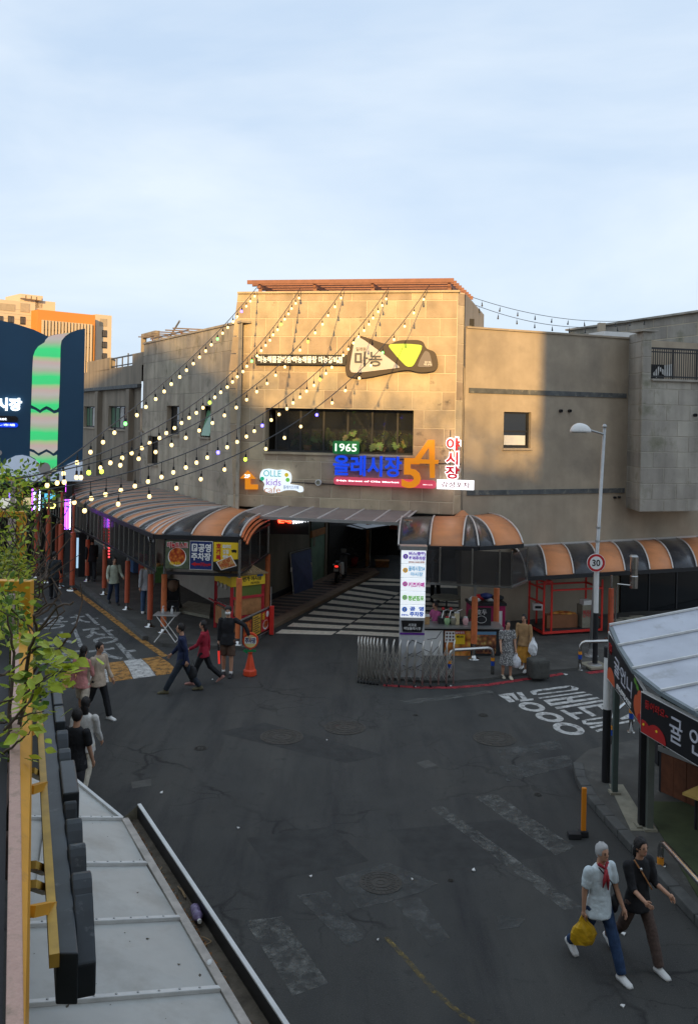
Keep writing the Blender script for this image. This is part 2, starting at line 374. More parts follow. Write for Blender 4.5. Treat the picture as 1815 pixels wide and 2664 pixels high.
# pavement on the left under the arcade, with its kerb of separate stones
k0, k1 = V((-13.6, 40.3, 0)), V((-5.75, 25.9, 0))
lp = slab_ground('pavement_left', [(k0.x, k0.y), (k1.x, k1.y), (-5.2, 25.2), (-2.75, 24.95), (-2.25, 27.6), (-3.0, 32), (-9.0, 44)], .11, 'side')
d = (k1 - k0); nseg = 14
for i in range(nseg):
    a_, b_ = k0 + d * (i / nseg), k0 + d * ((i + .985) / nseg)
    b = MB(); nn = V((d.y, -d.x, 0)).normalized()
    b.hexa([a_ - nn * .02 , b_ - nn * .02, b_ + nn * .16, a_ + nn * .16] + [p + V((0, 0, .13)) for p in (a_ - nn * .02, b_ - nn * .02, b_ + nn * .16, a_ + nn * .16)])
    b.build('kerb_stone', 'kerb', lp, bevel=.015)
# pavement along the alley
al = [G(711, 1636), G(985, 1494), G(975, 1484), G(885, 1484), G(836, 1508), G(700, 1572), G(665, 1600)]
ap = slab_ground('alley_pavement', [(p.x, p.y) for p in al], .10, mat('brown_paver', (.16, .10, .068), .85, var=.2, vs_=3, bump=.2))
e0, e1 = G(711, 1636), G(985, 1494); dd = e1 - e0; nn = V((-dd.y, dd.x, 0)).normalized()
for i in range(11):
    a_, b_ = e0 + dd * (i / 11), e0 + dd * ((i + .985) / 11); b = MB()
    b.hexa([p for p in (a_ - nn * .03, b_ - nn * .03, b_ + nn * .3, a_ + nn * .3)] + [p + V((0, 0, .125)) for p in (a_ - nn * .03, b_ - nn * .03, b_ + nn * .3, a_ + nn * .3)])
    b.build('kerb_stone', mat('tan_kerb', (.20, .135, .085), .85, var=.2, bump=.2), ap, bevel=.015)
pv = mat('dark_paver_strip', (.045, .034, .03), .85, var=.2)
for i in range(20):                                      # dark paver courses between the brown ones
    a_ = e0 + dd * ((i + .5) / 20) + nn * .42; wdt = 1.15 - .9 * max(0, i - 12) / 8
    b = MB(); t = dd.normalized() * .13; q = V((-.97, .22, 0)) * wdt
    b.prism([p + V((0, 0, .098)) for p in (a_ - t, a_ + t, a_ + t + q, a_ - t + q)], V((0, 0, .008)))
    b.build('paver_strip', pv, ap)
# pavement on the right with the lamp post
rk = [G(1005, 1768), G(1090, 1776), G(1180, 1777), G(1270, 1770), G(1360, 1757), G(1440, 1748), G(1560, 1738), G(1830, 1705)]
slab_ground('pavement_right', [(p.x, p.y) for p in rk] + [(14.5, 31.5), (9.5, 31.0), (3.7, 28.6), (1.6, 26.0)], .06, 'side')
# pavement round the fruit shop
fk = [(4.42, 16.9), (4.30, 16.2), (4.28, 15.4), (4.36, 14.6), (4.48, 13.6), (4.62, 12.4), (4.80, 11.0), (5.0, 9.5)]
fp = slab_ground('pavement_fruit_shop', fk + [(9, 9.5), (9, 18.5), (6.0, 18.2), (4.9, 17.6)], .12, 'side')
for i in range(len(fk) - 1):
    for h_ in range(2):
        a_ = V((*fk[i], 0)).lerp(V((*fk[i + 1], 0)), h_ / 2); b_ = V((*fk[i], 0)).lerp(V((*fk[i + 1], 0)), (h_ + .98) / 2)
        n_ = V((-(b_ - a_).y, (b_ - a_).x, 0)).normalized(); b = MB(); q4 = (a_ - n_ * .015, b_ - n_ * .015, b_ + n_ * .17, a_ + n_ * .17)
        b.hexa(list(q4) + [p + V((0, 0, .14)) for p in q4]); b.build('kerb_stone', 'kerb', fp, bevel=.02)
b = MB(); b.prism([V((x, y, .121)) for x, y in ((4.72, 9.5), (8.8, 9.5), (8.8, 15.2), (5.15, 15.2), (5.0, 13.2))], V((0, 0, .012))); b.build('artificial_turf', 'mat_green', fp)
b = MB(); b.prism([V((x, y, .121)) for x, y in ((4.62, 14.1), (4.95, 14.1), (5.05, 15.9), (4.80, 15.9))], V((0, 0, .009))); b.build('concrete_patch', 'conc', fp)

# painted marks on the road: flat sheets 4 mm and more above the asphalt
def paint(name, polys, m, z=.004, kind='structure', parent=None):
    b = MB()
    for p in polys: b.poly([G(x, y) + V((0, 0, z)) for x, y in p])
    o = b.build(name, m, parent); return o if parent else tag(o, kind=kind)
def stroke(pts, wd):                                     # a painted line of even width on the ground, pixel points
    p = [G(x, y) for x, y in pts]; out = []
    for a_, c_ in zip(p, p[1:]):
        t = (c_ - a_).normalized(); n_ = V((-t.y, t.x, 0)) * wd / 2; out.append([a_ - n_ - t * wd * .2, c_ - n_ + t * wd * .2, c_ + n_ + t * wd * .2, a_ + n_ - t * wd * .2])
    return out
def paint3(name, polys, m, z=.004):
    b = MB()
    for i, p in enumerate(polys): b.poly([q + V((0, 0, z + .0006 * (i % 4))) for q in p])
    return tag(b.build(name, m), kind='structure')
paint('road_marking_bar', [[(1038, 1823), (1273, 1796), (1284, 1803), (1066, 1833)]], 'fade')
fadep = [[(1233, 2073), (1290, 2067), (1496, 2205), (1445, 2226)], [(1118, 2102), (1152, 2097), (1514, 2362), (1466, 2368)],
         [(636, 2396), (734, 2385), (854, 2559), (762, 2592)]]
for p in fadep: paint('road_marking_faded_stripe', [p], 'fade')
for p in ([(1296, 1995), (1479, 1963), (1490, 1992), (1319, 2035)], [(1290, 1952), (1450, 1925), (1460, 1948), (1310, 1978)],
          [(770, 2330), (850, 2318), (950, 2440), (905, 2466)], [(1020, 2345), (1090, 2335), (1170, 2440), (1120, 2465)],
          [(870, 2285), (1010, 2245), (1140, 2300), (1100, 2320), (1000, 2350), (930, 2365)], [(1290, 2380), (1366, 2392), (1350, 2412), (1296, 2420)]):
    paint('road_marking_ghost_stripe', [p], 'fade2')
rl = [(1000, 1783), (1090, 1789), (1180, 1789), (1270, 1782), (1360, 1768), (1440, 1757), (1462, 1753)]
paint3('road_marking_red_line', stroke(rl, .17) + stroke([(1530, 1751), (1600, 1742)], .2), 'red_paint')
paint3('road_marking_yellow_dash', stroke([(1004, 2440), (1060, 2500), (1130, 2580), (1200, 2640), (1240, 2664)], .07), worn('road_paint_old_yellow', (.22, .16, .05), .56, 9))
# big white letters on the right, read from the far side
def ring(cx, cy, rx, ry, k=.52, tilt=0.):
    out = []; n = 22
    for i in range(n):
        q = []
        for (j, s_) in ((i, 1), (i + 1, 1), (i + 1, k), (i, k)):
            a_ = 2 * math.pi * j / n; ex, ey = rx * s_ * math.cos(a_), ry * s_ * math.sin(a_); q.append((cx + ex, cy + ey + tilt * ex))
        out.append(q)
    return out
def z2(pts, ox=1180, oy=1760, k=480 / 1583.): return [(ox + x * k, oy + y * k) for x, y in pts]
lt = ring(1382.5, 1839.5, 34.5, 11.8, .55, .12) + ring(1428.5, 1866, 37, 12, .52, .14) + ring(1478, 1896.5, 41.5, 15, .56, .16)
for q in ([(378, 158), (445, 148), (524, 215), (480, 225)], [(445, 148), (510, 140), (560, 205), (530, 205), (490, 165), (458, 168)], [(535, 138), (580, 135), (630, 195), (560, 218), (590, 200)], [(560, 200), (680, 190), (682, 205), (575, 218)],
          [(650, 132), (680, 118), (960, 80), (1000, 80), (960, 97), (720, 128), (705, 140), (710, 155), (680, 158)], [(1000, 80), (1070, 100), (1060, 118), (960, 130), (720, 160), (715, 150), (1000, 115), (1010, 100)],
          [(722, 183), (1110, 130), (1135, 138), (735, 193)], [(765, 205), (1160, 150), (1190, 160), (800, 222)], [(765, 205), (800, 205), (860, 250), (830, 255)], [(820, 232), (1225, 178), (1250, 190), (840, 252)],
          [(960, 190), (1010, 184), (1030, 215), (980, 222)], [(862, 265), (1270, 200), (1292, 214), (880, 282)],
          [(908, 293), (945, 287), (1080, 360), (1050, 372)], [(980, 315), (1080, 305), (1110, 318), (1010, 335)], [(1055, 265), (1290, 230), (1300, 244), (1085, 282)], [(1055, 265), (1095, 262), (1222, 335), (1185, 345)], [(1225, 250), (1260, 245), (1320, 300), (1290, 300)],
          [(1092, 380), (1120, 372), (1290, 345), (1300, 356), (1135, 385), (1130, 400), (1290, 388), (1300, 400), (1150, 420), (1110, 410)], [(1158, 434), (1290, 405), (1300, 418), (1180, 448)], [(1210, 462), (1290, 440), (1300, 455), (1230, 478)],
          [(1410, 395), (1545, 370), (1550, 385), (1415, 412)], [(1420, 360), (1500, 322), (1500, 360), (1440, 372)]):
    lt.append(z2(q))
b = MB()
for i, p in enumerate(lt): b.poly([G(x, y) + V((0, 0, .004 + .0005 * (i % 5))) for x, y in p])
tag(b.build('road_marking_lettering_right', 'white_paint'), kind='structure')
# lettering on the left street
def ground_text(body, q, name, m, z=.004):
    me = text_mesh(body, 0, .012); xs = [v.co.x for v in me.vertices]; ys = [v.co.y for v in me.vertices]
    A, B_, C_, D_ = [G(*p) for p in q]; x0, x1, y0, y1 = min(xs), max(xs), min(ys), max(ys)
    for v in me.vertices:
        s_, t = (v.co.x - x0) / (x1 - x0), (v.co.y - y0) / (y1 - y0)
        p = (A.lerp(B_, s_)).lerp(D_.lerp(C_, s_), t); v.co = (p.x, p.y, z)
    me.materials.clear(); me.materials.append(M[m]); o = bpy.data.objects.new(name, me); C.objects.link(o); return tag(o, kind='structure')
ground_text('용차', [(95, 1640), (275, 1624), (240, 1596), (110, 1604)], 'road_marking_lettering_far', 'grey_paint')
ground_text('시장', [(128, 1694), (330, 1668), (280, 1628), (135, 1642)], 'road_marking_lettering_near', 'grey_paint')
ground_text('주차', [(80, 1746), (385, 1722), (330, 1670), (110, 1704)], 'road_marking_lettering_nearest', 'grey_paint')
paint3('road_marking_yellow_line', stroke([(190, 1533), (270, 1592), (340, 1646), (428, 1707)], .2), 'yellow_paint')
# speed hump with yellow and white fields
Hn = [G(157, 1792), G(466, 1750)]; Hf = [G(175, 1738), G(415, 1708)]
for i in range(5):
    t0, t1 = i / 5, (i + .97) / 5
    a_, b_, c_, d_ = Hn[0].lerp(Hn[1], t0), Hn[0].lerp(Hn[1], t1), Hf[0].lerp(Hf[1], t1), Hf[0].lerp(Hf[1], t0)
    if i == 4: b_ = Hn[1]; c_ = Hf[1]
    mk = [(a_ + d_) / 2, (b_ + c_) / 2]
    b = MB(); up = V((0, 0, .05)); lo = V((0, 0, .004))
    b.add([a_ + lo, b_ + lo, mk[1] + up, mk[0] + up, c_ + lo, d_ + lo], [(0, 1, 2, 3), (3, 2, 4, 5)])
    tag(b.build('speed_hump_field', 'yellow_paint' if i % 2 == 0 else 'white_paint'), kind='structure')
b = MB(); up = V((0, 0, .045)); b.add([Hn[0], Hn[1], (Hn[1] + Hf[1]) / 2 + up, (Hn[0] + Hf[0]) / 2 + up, Hf[1], Hf[0]], [(0, 1, 2, 3), (3, 2, 4, 5)])
tag(b.build('speed_hump', 'asphalt'), kind='structure')
# striped alley floor
z0_, z1_ = G(716, 1648), G(968, 1500)
d0_, d1_ = G(862, 1652), G(1040, 1542)
nz = 11
for i in range(nz):
    t0, t1 = (i + .0) / nz, (i + .56) / nz
    def Lp(t): return z0_.lerp(z1_, t)
    def Dp(t): return d0_.lerp(d1_, t * 1.28)
    a_, c_ = Lp(t0), Lp(t1); p_, q_ = Dp(t0), Dp(t1)
    if i > 8: p_ = a_ + (V((4.2, -.4, 0))); q_ = c_ + (V((4.2, -.4, 0)))
    b = MB(); b.poly([x + V((0, 0, .005)) for x in (a_, p_, q_, c_)]); tag(b.build('alley_stripe', 'zebra'), kind='structure')
    if i <= 8:
        t0 += .018; t1 += .018; p_, q_ = Dp(t0) + V((.06, 0, 0)), Dp(t1) + V((.06, 0, 0))
        b = MB(); b.poly([x + V((0, 0, .005)) for x in (p_, V((4.4, p_.y - .55, 0)), V((4.6, q_.y - .55, 0)), q_)]); tag(b.build('alley_stripe', 'zebra'), kind='structure')
# asphalt patches
for i, p in enumerate(([(1082, 1985), (1112, 1977), (1138, 1992), (1104, 2000)], [(342, 2035), (393, 2027), (394, 2044), (344, 2052)])):
    paint('road_patch', [p], mat('patch_asphalt', (.085, .083, .075), .9, var=.2, vs_=6, bump=.4, bs=90))
seam = mat('seam_asphalt', (.036, .0365, .035), .88, var=.25, vs_=4, bump=.4, bs=120)
for p in ([(560, 1905), (900, 1985), (1000, 1965), (690, 1880)], [(1010, 2160), (1330, 2130), (1440, 2225), (1120, 2270)], [(640, 2180), (860, 2150), (960, 2240), (720, 2290)]): paint('road_patch', [p], seam, .002)
# manhole covers
def manhole(x, y, wpx, label, small=False):
    c = G(x, y); r_ = wpx / 2 / FL * c.y
    t = thing('manhole_cover', label, 'manhole cover', c, 'manhole covers in the junction')
    b = MB(); b.lathe((c.x, c.y, .004), [(r_ * 1.0, 0), (r_ * 1.0, .006), (r_ * .93, .006), (r_ * .93, .001)], 40); b.build('rim', 'iron', t)
    b = MB(); b.lathe((c.x, c.y, .002), [(r_ * .91, 0), (r_ * .91, .006)], 40); b.build('lid', 'iron', t)
    b = MB()
    for rr, wd in ((.72, .02), (.45, .02), (.2, .025)):
        b.lathe((c.x, c.y, .006), [(r_ * (rr + wd), 0), (r_ * (rr + wd), .007), (r_ * (rr - wd), .007), (r_ * (rr - wd), 0)], 36)
    for k in range(24):
        a_ = k * math.pi / 12; q = V((math.cos(a_), math.sin(a_), 0)); b.bar(c + q * r_ * .5 + V((0, 0, .01)), c + q * r_ * .68 + V((0, 0, .01)), r_ * .04, .006)
        b.bar(c + q * r_ * .77 + V((0, 0, .01)), c + q * r_ * .87 + V((0, 0, .01)), r_ * .05, .006)
    b.build('relief', 'iron', t)
manhole(733, 1917, 113, 'large round manhole cover left of its neighbour in the mid junction')
manhole(897, 1893, 108, 'round manhole cover nearest the folding gate')
manhole(1285, 1922, 110, 'round manhole cover beside the white road lettering')
manhole(990, 2297, 113, 'rusty manhole cover nearest the viewer')
manhole(1256, 1861, 26, 'small round valve cover left of the white road lettering')
manhole(1398, 2068, 20, 'tiny dark valve cover above the faded stripe')
manhole(1172, 2291, 15, 'tiny pale cap beside a scrap of litter')
manhole(1080, 1861, 13, 'small pale stud right of the gate-side manhole')
manhole(522, 1947, 33, 'thin ring cover left of the two big manholes')

# ================================================================== BUILDINGS
def wall_holes(pl, s0, s1, z0, z1, holes, d, m, parent, name='wall'):
    ss = sorted({s0, s1, *[h[0] for h in holes], *[h[1] for h in holes]}); zs = sorted({z0, z1, *[h[2] for h in holes], *[h[3] for h in holes]})
    b = MB()
    for i in range(len(ss) - 1):
        for j in range(len(zs) - 1):
            cs, cz = (ss[i] + ss[i + 1]) / 2, (zs[j] + zs[j + 1]) / 2
            if cs < s0 or cs > s1 or cz < z0 or cz > z1 or any(h[0] < cs < h[1] and h[2] < cz < h[3] for h in holes): continue
            b.quad(pl.pt(ss[i], zs[j], d), pl.pt(ss[i + 1], zs[j], d), pl.pt(ss[i + 1], zs[j + 1], d), pl.pt(ss[i], zs[j + 1], d))
    return b.build(name, m, parent)
def one_slab(pl, q, dep, m, parent, g=.011, name='stone_slab'):        # q: four (s,z) corners, a block face with chamfered edges
    cs, cz = sum(p[0] for p in q) / 4, sum(p[1] for p in q) / 4
    def ins(p, k): 
        return (p[0] + (k if p[0] < cs else -k), p[1] + (k if p[1] < cz else -k))
    o = pl.pt(cs, cz, 0); rings = [[pl.pt(*ins(p, g), -dep) - o for p in q], [pl.pt(*ins(p, g), -.007) - o for p in q], [pl.pt(*ins(p, g + .007), R.uniform(-.002, .004)) - o for p in q]]
    b = MB(); vs_ = [v for r_ in rings for v in r_]
    b.add(vs_, [(0, 1, 5, 4), (1, 2, 6, 5), (2, 3, 7, 6), (3, 0, 4, 7), (4, 5, 9, 8), (5, 6, 10, 9), (6, 7, 11, 10), (7, 4, 8, 11), (8, 9, 10, 11)])
    return inst(name, b.mesh(name, m), parent, o - origin_of(parent))
def slabs(pl, s0, s1, zs, cw, m, parent, holes=(), dep=.013, left=None, g=.011, off=0., jit=.04):
    for k in range(len(zs) - 1):
        za, zb = zs[k], zs[k + 1]; x = s0 - cw * (.5 * (k % 2) + off) ; cuts = [s0]
        while x < s1:
            x += cw * (1 + R.uniform(-jit, jit))
            if x > s0 + .18 and x < s1 - .18: cuts.append(x)
        cuts.append(s1)
        for i in range(len(cuts) - 1):
            rects = [(cuts[i], cuts[i + 1], za, zb)]
            for h in holes:
                nr = []
                for (a_, b_, c_, e_) in rects:
                    if b_ <= h[0] or a_ >= h[1] or e_ <= h[2] or c_ >= h[3]: nr.append((a_, b_, c_, e_)); continue
                    if a_ < h[0]: nr.append((a_, h[0], c_, e_))
                    if b_ > h[1]: nr.append((h[1], b_, c_, e_))
                    if c_ < h[2]: nr.append((max(a_, h[0]), min(b_, h[1]), c_, h[2]))
                    if e_ > h[3]: nr.append((max(a_, h[0]), min(b_, h[1]), h[3], e_))
                rects = nr
            for (a_, b_, c_, e_) in rects:
                if b_ - a_ < .05 or e_ - c_ < .04: continue
                la0, la1 = (left(c_), left(e_)) if left and i == 0 and a_ == s0 else (a_, a_)
                one_slab(pl, [(la0, c_), (b_, c_), (b_, e_), (la1, e_)], dep, m, parent, g)
def window(pl, h, depth, parent, cols=1, rows=1, label=None, sill='grout', sash=.05, colw=None, rowh=None, frame='frame', pane='glass', open_row=None):
    s0, s1, z0, z1 = h; b = MB()
    for a_, c_ in (((s0, z0), (s1, z0)), ((s1, z0), (s1, z1)), ((s1, z1), (s0, z1)), ((s0, z1), (s0, z0))):
        b.quad(pl.pt(*a_, .0), pl.pt(*c_, .0), pl.pt(*c_, -depth - .04), pl.pt(*a_, -depth - .04))
    win = b.build('window', sill, parent)
    if label: win['label'] = label
    b = MB(); f = sash
    xs = colw or [i / cols for i in range(cols + 1)]; ys = rowh or [i / rows for i in range(rows + 1)]
    for x in xs:
        c = min(max(s0 + (s1 - s0) * x, s0 + f / 2), s1 - f / 2); b.box(pl.pt(c, (z0 + z1) / 2, -depth), (f, .06, z1 - z0), ax=(pl.ex, pl.n, V((0, 0, 1))))
    for y in ys:
        c = min(max(z0 + (z1 - z0) * y, z0 + f / 2), z1 - f / 2); b.box(pl.pt((s0 + s1) / 2, c, -depth), (s1 - s0, .05, f), ax=(pl.ex, pl.n, V((0, 0, 1))))
    b.build('frame', frame, win)
    for i in range(len(xs) - 1):
        for j in range(len(ys) - 1):
            a_, c_ = s0 + (s1 - s0) * xs[i] + f * .4, s0 + (s1 - s0) * xs[i + 1] - f * .4; e_, g_ = z0 + (z1 - z0) * ys[j] + f * .4, z0 + (z1 - z0) * ys[j + 1] - f * .4
            b = MB(); b.prism([pl.pt(a_, e_, -depth - .012), pl.pt(c_, e_, -depth - .012), pl.pt(c_, g_, -depth - .012), pl.pt(a_, g_, -depth - .012)], pl.n * .012); b.build('pane', pane, win)
    b = MB(); b.box(pl.pt((s0 + s1) / 2, z0 - .035, .01), (s1 - s0 + .08, .12, .06), ax=(pl.ex, pl.n, V((0, 0, 1)))); b.build('sill', sill, win)
    return win

# ---- the tall stone block over the passage
CB = Pl((-3.76, 29.2), (3.34, 27.85)); ZB, ZT = 3.65, 10.67
blk = thing('stone_building', 'tall stone slab block over the passage, with timber pergola slats and lit shop signs', 'building', (0, 28.6, 0))
hs0, hz1 = CB.px(691, 1059); hs1, hz0 = CB.px(1073.5, 1186)
hz1 = CB.px(882, 1064)[1]; hz0 = CB.px(884, 1180)[1]
BH = (hs0, hs1, hz0, hz1)
def leftb(z): return -.27 * (z - 3.65) / 4.35 if z < 8 else -.27 + .27 * (z - 8) / 2.67     # the flank leans out to mid height
zs = [ZB, ZB + .38]
while zs[-1] < ZT - .27 - .3: zs.append(zs[-1] + .5813)
zs[-1] = ZT - .26; zs.append(ZT - .02)
slabs(CB, .0, CB.L, zs, .965, 'stone', blk, [BH], left=leftb, g=.013)
wall_holes(CB, .0, CB.L + .01, ZB, ZT - .02, [BH], -.012, 'grout', blk)
b = MB()       # left flank, roof, soffit, back, right flank
def bp(s_, d_, z): return CB.pt(s_, z, d_)
b.quad(bp(.3, -.03, ZB), bp(.3, -.03, ZT), bp(.3, -6, ZT), bp(.3, -6, ZB))
b.quad(bp(.3, -.03, ZB), bp(CB.L, -.03, ZB), bp(CB.L + .6, -6, ZB), bp(.3, -6, ZB))
b.quad(bp(.3, -.03, ZT - .03), bp(CB.L + .2, -.32, ZT - .03), bp(CB.L + .6, -6, ZT - .03), bp(.3, -6, ZT - .03))
b.quad(bp(.3, -6, ZB), bp(CB.L + .6, -6, ZB), bp(CB.L + .6, -6, ZT), bp(.3, -6, ZT))
b.quad(bp(CB.L + .22, -.31, ZB), bp(CB.L + .22, -.31, ZT), bp(CB.L + .6, -6, ZT), bp(CB.L + .6, -6, ZB))
b.build('body', 'plaster', blk)
rc = Pl((CB.pt(CB.L, 0).x, CB.pt(CB.L, 0).y), (CB.pt(CB.L + .21, 0, -.3).x, CB.pt(CB.L + .21, 0, -.3).y))   # splayed right corner
slabs(rc, 0, rc.L, [ZB + .0] + [ZB + .6 * k for k in range(1, 12)] + [ZT - .02], 2, 'stone', blk)
b = MB(); b.quad(rc.pt(0, ZB, -.012), rc.pt(rc.L, ZB, -.012), rc.pt(rc.L, ZT, -.012), rc.pt(0, ZT, -.012)); b.build('corner_backing', 'grout', blk)
b = MB(); b.box(CB.pt(CB.L / 2 + .04, ZT + .02, -.12), (CB.L + .06, .36, .07), ax=(CB.ex, CB.n, V((0, 0, 1)))); b.build('coping', 'stone', blk, bevel=.01)
win = window(CB, BH, .42, blk, cols=6, label='wide dark six-pane window with potted plants behind the glass', sash=.06, sill='stone', colw=[.055, .225, .385, .55, .715, .885, 1.0], pane=mat('clear_pane', (.05, .055, .06), .04, var=0, alpha=.32, spec=.7))
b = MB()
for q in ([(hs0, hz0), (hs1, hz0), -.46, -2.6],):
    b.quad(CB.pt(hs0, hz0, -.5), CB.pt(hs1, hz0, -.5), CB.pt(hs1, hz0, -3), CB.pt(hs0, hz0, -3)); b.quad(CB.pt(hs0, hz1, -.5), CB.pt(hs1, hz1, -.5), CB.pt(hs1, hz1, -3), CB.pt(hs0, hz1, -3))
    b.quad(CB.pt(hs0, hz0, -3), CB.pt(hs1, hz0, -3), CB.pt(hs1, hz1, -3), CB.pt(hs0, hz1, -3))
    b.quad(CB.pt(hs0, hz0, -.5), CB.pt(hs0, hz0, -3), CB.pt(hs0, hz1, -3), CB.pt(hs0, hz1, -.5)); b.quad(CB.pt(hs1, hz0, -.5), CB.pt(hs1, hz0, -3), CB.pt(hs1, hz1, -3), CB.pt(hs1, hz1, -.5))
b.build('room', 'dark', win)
# potted monstera plants behind the glass
leafm = mat('monstera_leaf', (.16, .24, .06), .45, var=.3, vs_=6, rnd=.3, dirt=((.30, .22, .10), 5, .5, .62))
def leaf_mesh(lobes, ln, wd, name, m):
    b = MB(); pts = []
    n = 9
    for i in range(n + 1):
        t = i / n; w_ = wd * math.sin(math.pi * t ** .8) * (1 if i % 2 == 0 or not lobes else .55); pts.append((w_, t * ln, -.15 * wd * t))
    o = [(0, p[1], p[2] + .12 * wd) for p in pts]
    for sgn in (-1, 1):
        for i in range(n): b.quad((0, pts[i][1], pts[i][2]), (sgn * pts[i][0], pts[i][1], pts[i][2] + .14 * wd), (sgn * pts[i + 1][0], pts[i + 1][1], pts[i + 1][2] + .14 * wd), (0, pts[i + 1][1], pts[i + 1][2]))
    return b.mesh(name, m, smooth=True)
LMM = leaf_mesh(True, .34, .17, 'leaf', leafm)
for pi, (x, y) in enumerate(((800, 1160), (868, 1160), (925, 1160), (993, 1160), (1042, 1158))):
    s_, z_ = CB.px(x, y, -.75); c = CB.pt(s_, hz0 + .02, -.75)
    t = thing('potted_plant', ['broad-leaved plant behind the leftmost planted pane', 'broad-leaved plant left of the green 1965 sign', 'broad-leaved plant just above the 1965 sign', 'pale-leaved bushy plant right of the 1965 sign', 'small dim plant behind the rightmost pane'][pi], 'plant', c, 'plants behind the upper window')
    b = MB(); b.lathe(c, [(.11, 0), (.15, .2), (.14, .2)], 12); b.build('pot', 'wood', t, smooth=True)
    b = MB()
    for k in range(13):
        a_ = R.uniform(0, 6.28); el = R.uniform(.1, 1.2); ln = R.uniform(.25, .62); dv = V((math.cos(a_) * math.cos(el), math.sin(a_) * math.cos(el), math.sin(el))) * ln
        p0 = c + V((0, 0, .18)); p1 = p0 + dv + V((0, 0, .1)); b.tube([p0, (p0 + p1) / 2 + V((0, 0, .05)), p1], .007, 5)
        inst('leaf', LMM, t, p1 - c, (R.uniform(-1.6, -.7), R.uniform(-.5, .5), a_ - 1.57 + R.uniform(-.5, .5)))
    b.build('stem', leafm, t)
# pergola slats on the roof
pg = thing('pergola', 'brown timber pergola with long slats on top of the tall stone block', 'pergola', CB.pt(3.5, ZT, -1))
for k in range(9):
    dd_ = .12 - k * .5; s0, s1 = .55 + .02 * k, CB.L - .17 + .05 * k
    b = MB(); b.bar(CB.pt(s0 - .18, 11.02, dd_), CB.pt(s1 + .05, 11.02, dd_), .06, .13); b.build('slat', 'pergola', pg, bevel=.006)
for s_ in (.75, 2.6, 4.5, 6.95):
    b = MB(); b.bar(CB.pt(s_, 10.90, .02), CB.pt(s_ + .35, 10.90, -4.2), .09, .12); b.build('rafter', 'pergola', pg)
for s_, d_ in ((.75, -.1), (2.6, -.1), (4.5, -.1), (6.95, -.1), (7.2, -1.2), (7.3, -3.8), (.9, -3.8)):
    b = MB(); b.box(CB.pt(s_, (ZT + 10.86) / 2 if d_ > -1 else 9.9, d_), (.11, .11, 10.86 - ZT if d_ > -1 else 2.0)); b.build('post', 'pergola', pg)

# ---- left wing of the same stone
LW = Pl((-9.03, 38.7), (-3.55, 28.92)); ZL = 9.70
lwb = thing('stone_wing', 'grey stone slab wing left of the tall block, with three narrow windows', 'building', LW.pt(5, 0))
def hole(pl, x0, y0, x1, y1): return pl.box(x0, y0, x1, y1)
H3 = [hole(LW, 434, 1056, 466, 1130), hole(LW, 522, 1056, 548, 1137), hole(LW, 385, 1135, 411, 1208)]
zs = [3.3] + [3.3 + .69 * k for k in range(1, 9)] + [9.15, ZL]
slabs(LW, 0, LW.L, zs, 1.25, 'stone2', lwb, H3, g=.007)
wall_holes(LW, 0, LW.L, 0, ZL, H3, -.012, 'grout2', lwb)
greenp = mat('green_tilted_pane', (.12, .30, .16), .1, var=0, spec=.6)
for i, h in enumerate(H3): window(LW, h, .22, lwb, rows=2, sill='plaster', sash=.04, label=['narrow window left of the tilted one', 'narrow window with its lower pane tilted open', 'lowest narrow window at the far left'][i])
s0, s1, z0, z1 = H3[1]; b = MB()
b.prism([LW.pt(s0 + .14, z0 + .05, .02), LW.pt(s1 - .04, z0 + .05, .02), LW.pt(s1 - .04, z0 + .95, -.2), LW.pt(s0 + .14, z0 + .95, -.2)], LW.n * -.015); b.build('tilted_pane', greenp, lwb)
b = MB()
b.quad(LW.pt(0, 0, -.03), LW.pt(0, ZL, -.03), LW.pt(0, ZL, -8), LW.pt(0, 0, -8)); b.quad(LW.pt(0, ZL - .02, -.03), LW.pt(LW.L, ZL - .02, -.03), LW.pt(LW.L, ZL - .02, -8), LW.pt(0, ZL - .02, -8))
b.build('body', 'plaster2', lwb)
b = MB(); b.box(LW.pt(LW.L / 2, ZL + .02, -.12), (LW.L + .05, .34, .07), ax=(LW.ex, LW.n, V((0, 0, 1)))); b.build('coping', 'stone2', lwb)
pg = thing('pergola', 'small pergola of loose slats on the left wing roof', 'pergola', LW.pt(2, ZL, -1))
for k in range(6):
    b = MB(); b.bar(LW.pt(.0 + k * .95, 10.0 , .25), LW.pt(.0 + k * .95 + .5, 10.0, -1.9), .06, .045); b.build('slat', mat('grey_slat', (.22, .17, .14), .7), pg)
b = MB(); b.bar(LW.pt(0, 9.94, -.3), LW.pt(5.0, 9.94, -.3), .05, .05); b.bar(LW.pt(0, 9.94, -1.6), LW.pt(5.0, 9.94, -1.6), .05, .05); b.build('beam', mat('grey_slat', (.22, .17, .14)), pg)
b = MB(); b.tube([LW.pt(.5, 9.7, -.8), LW.pt(2.0, 10.55, -.9), LW.pt(2.1, 10.6, -.9)], .04, 8); b.build('floodlight_arm', 'galv', pg)
b = MB()
for s_ in (.3, 4.2):
    for d_ in (-.3, -1.6): b.box(LW.pt(s_, 9.8, d_), (.06, .06, .24))
b.build('foot', 'pergola', pg)

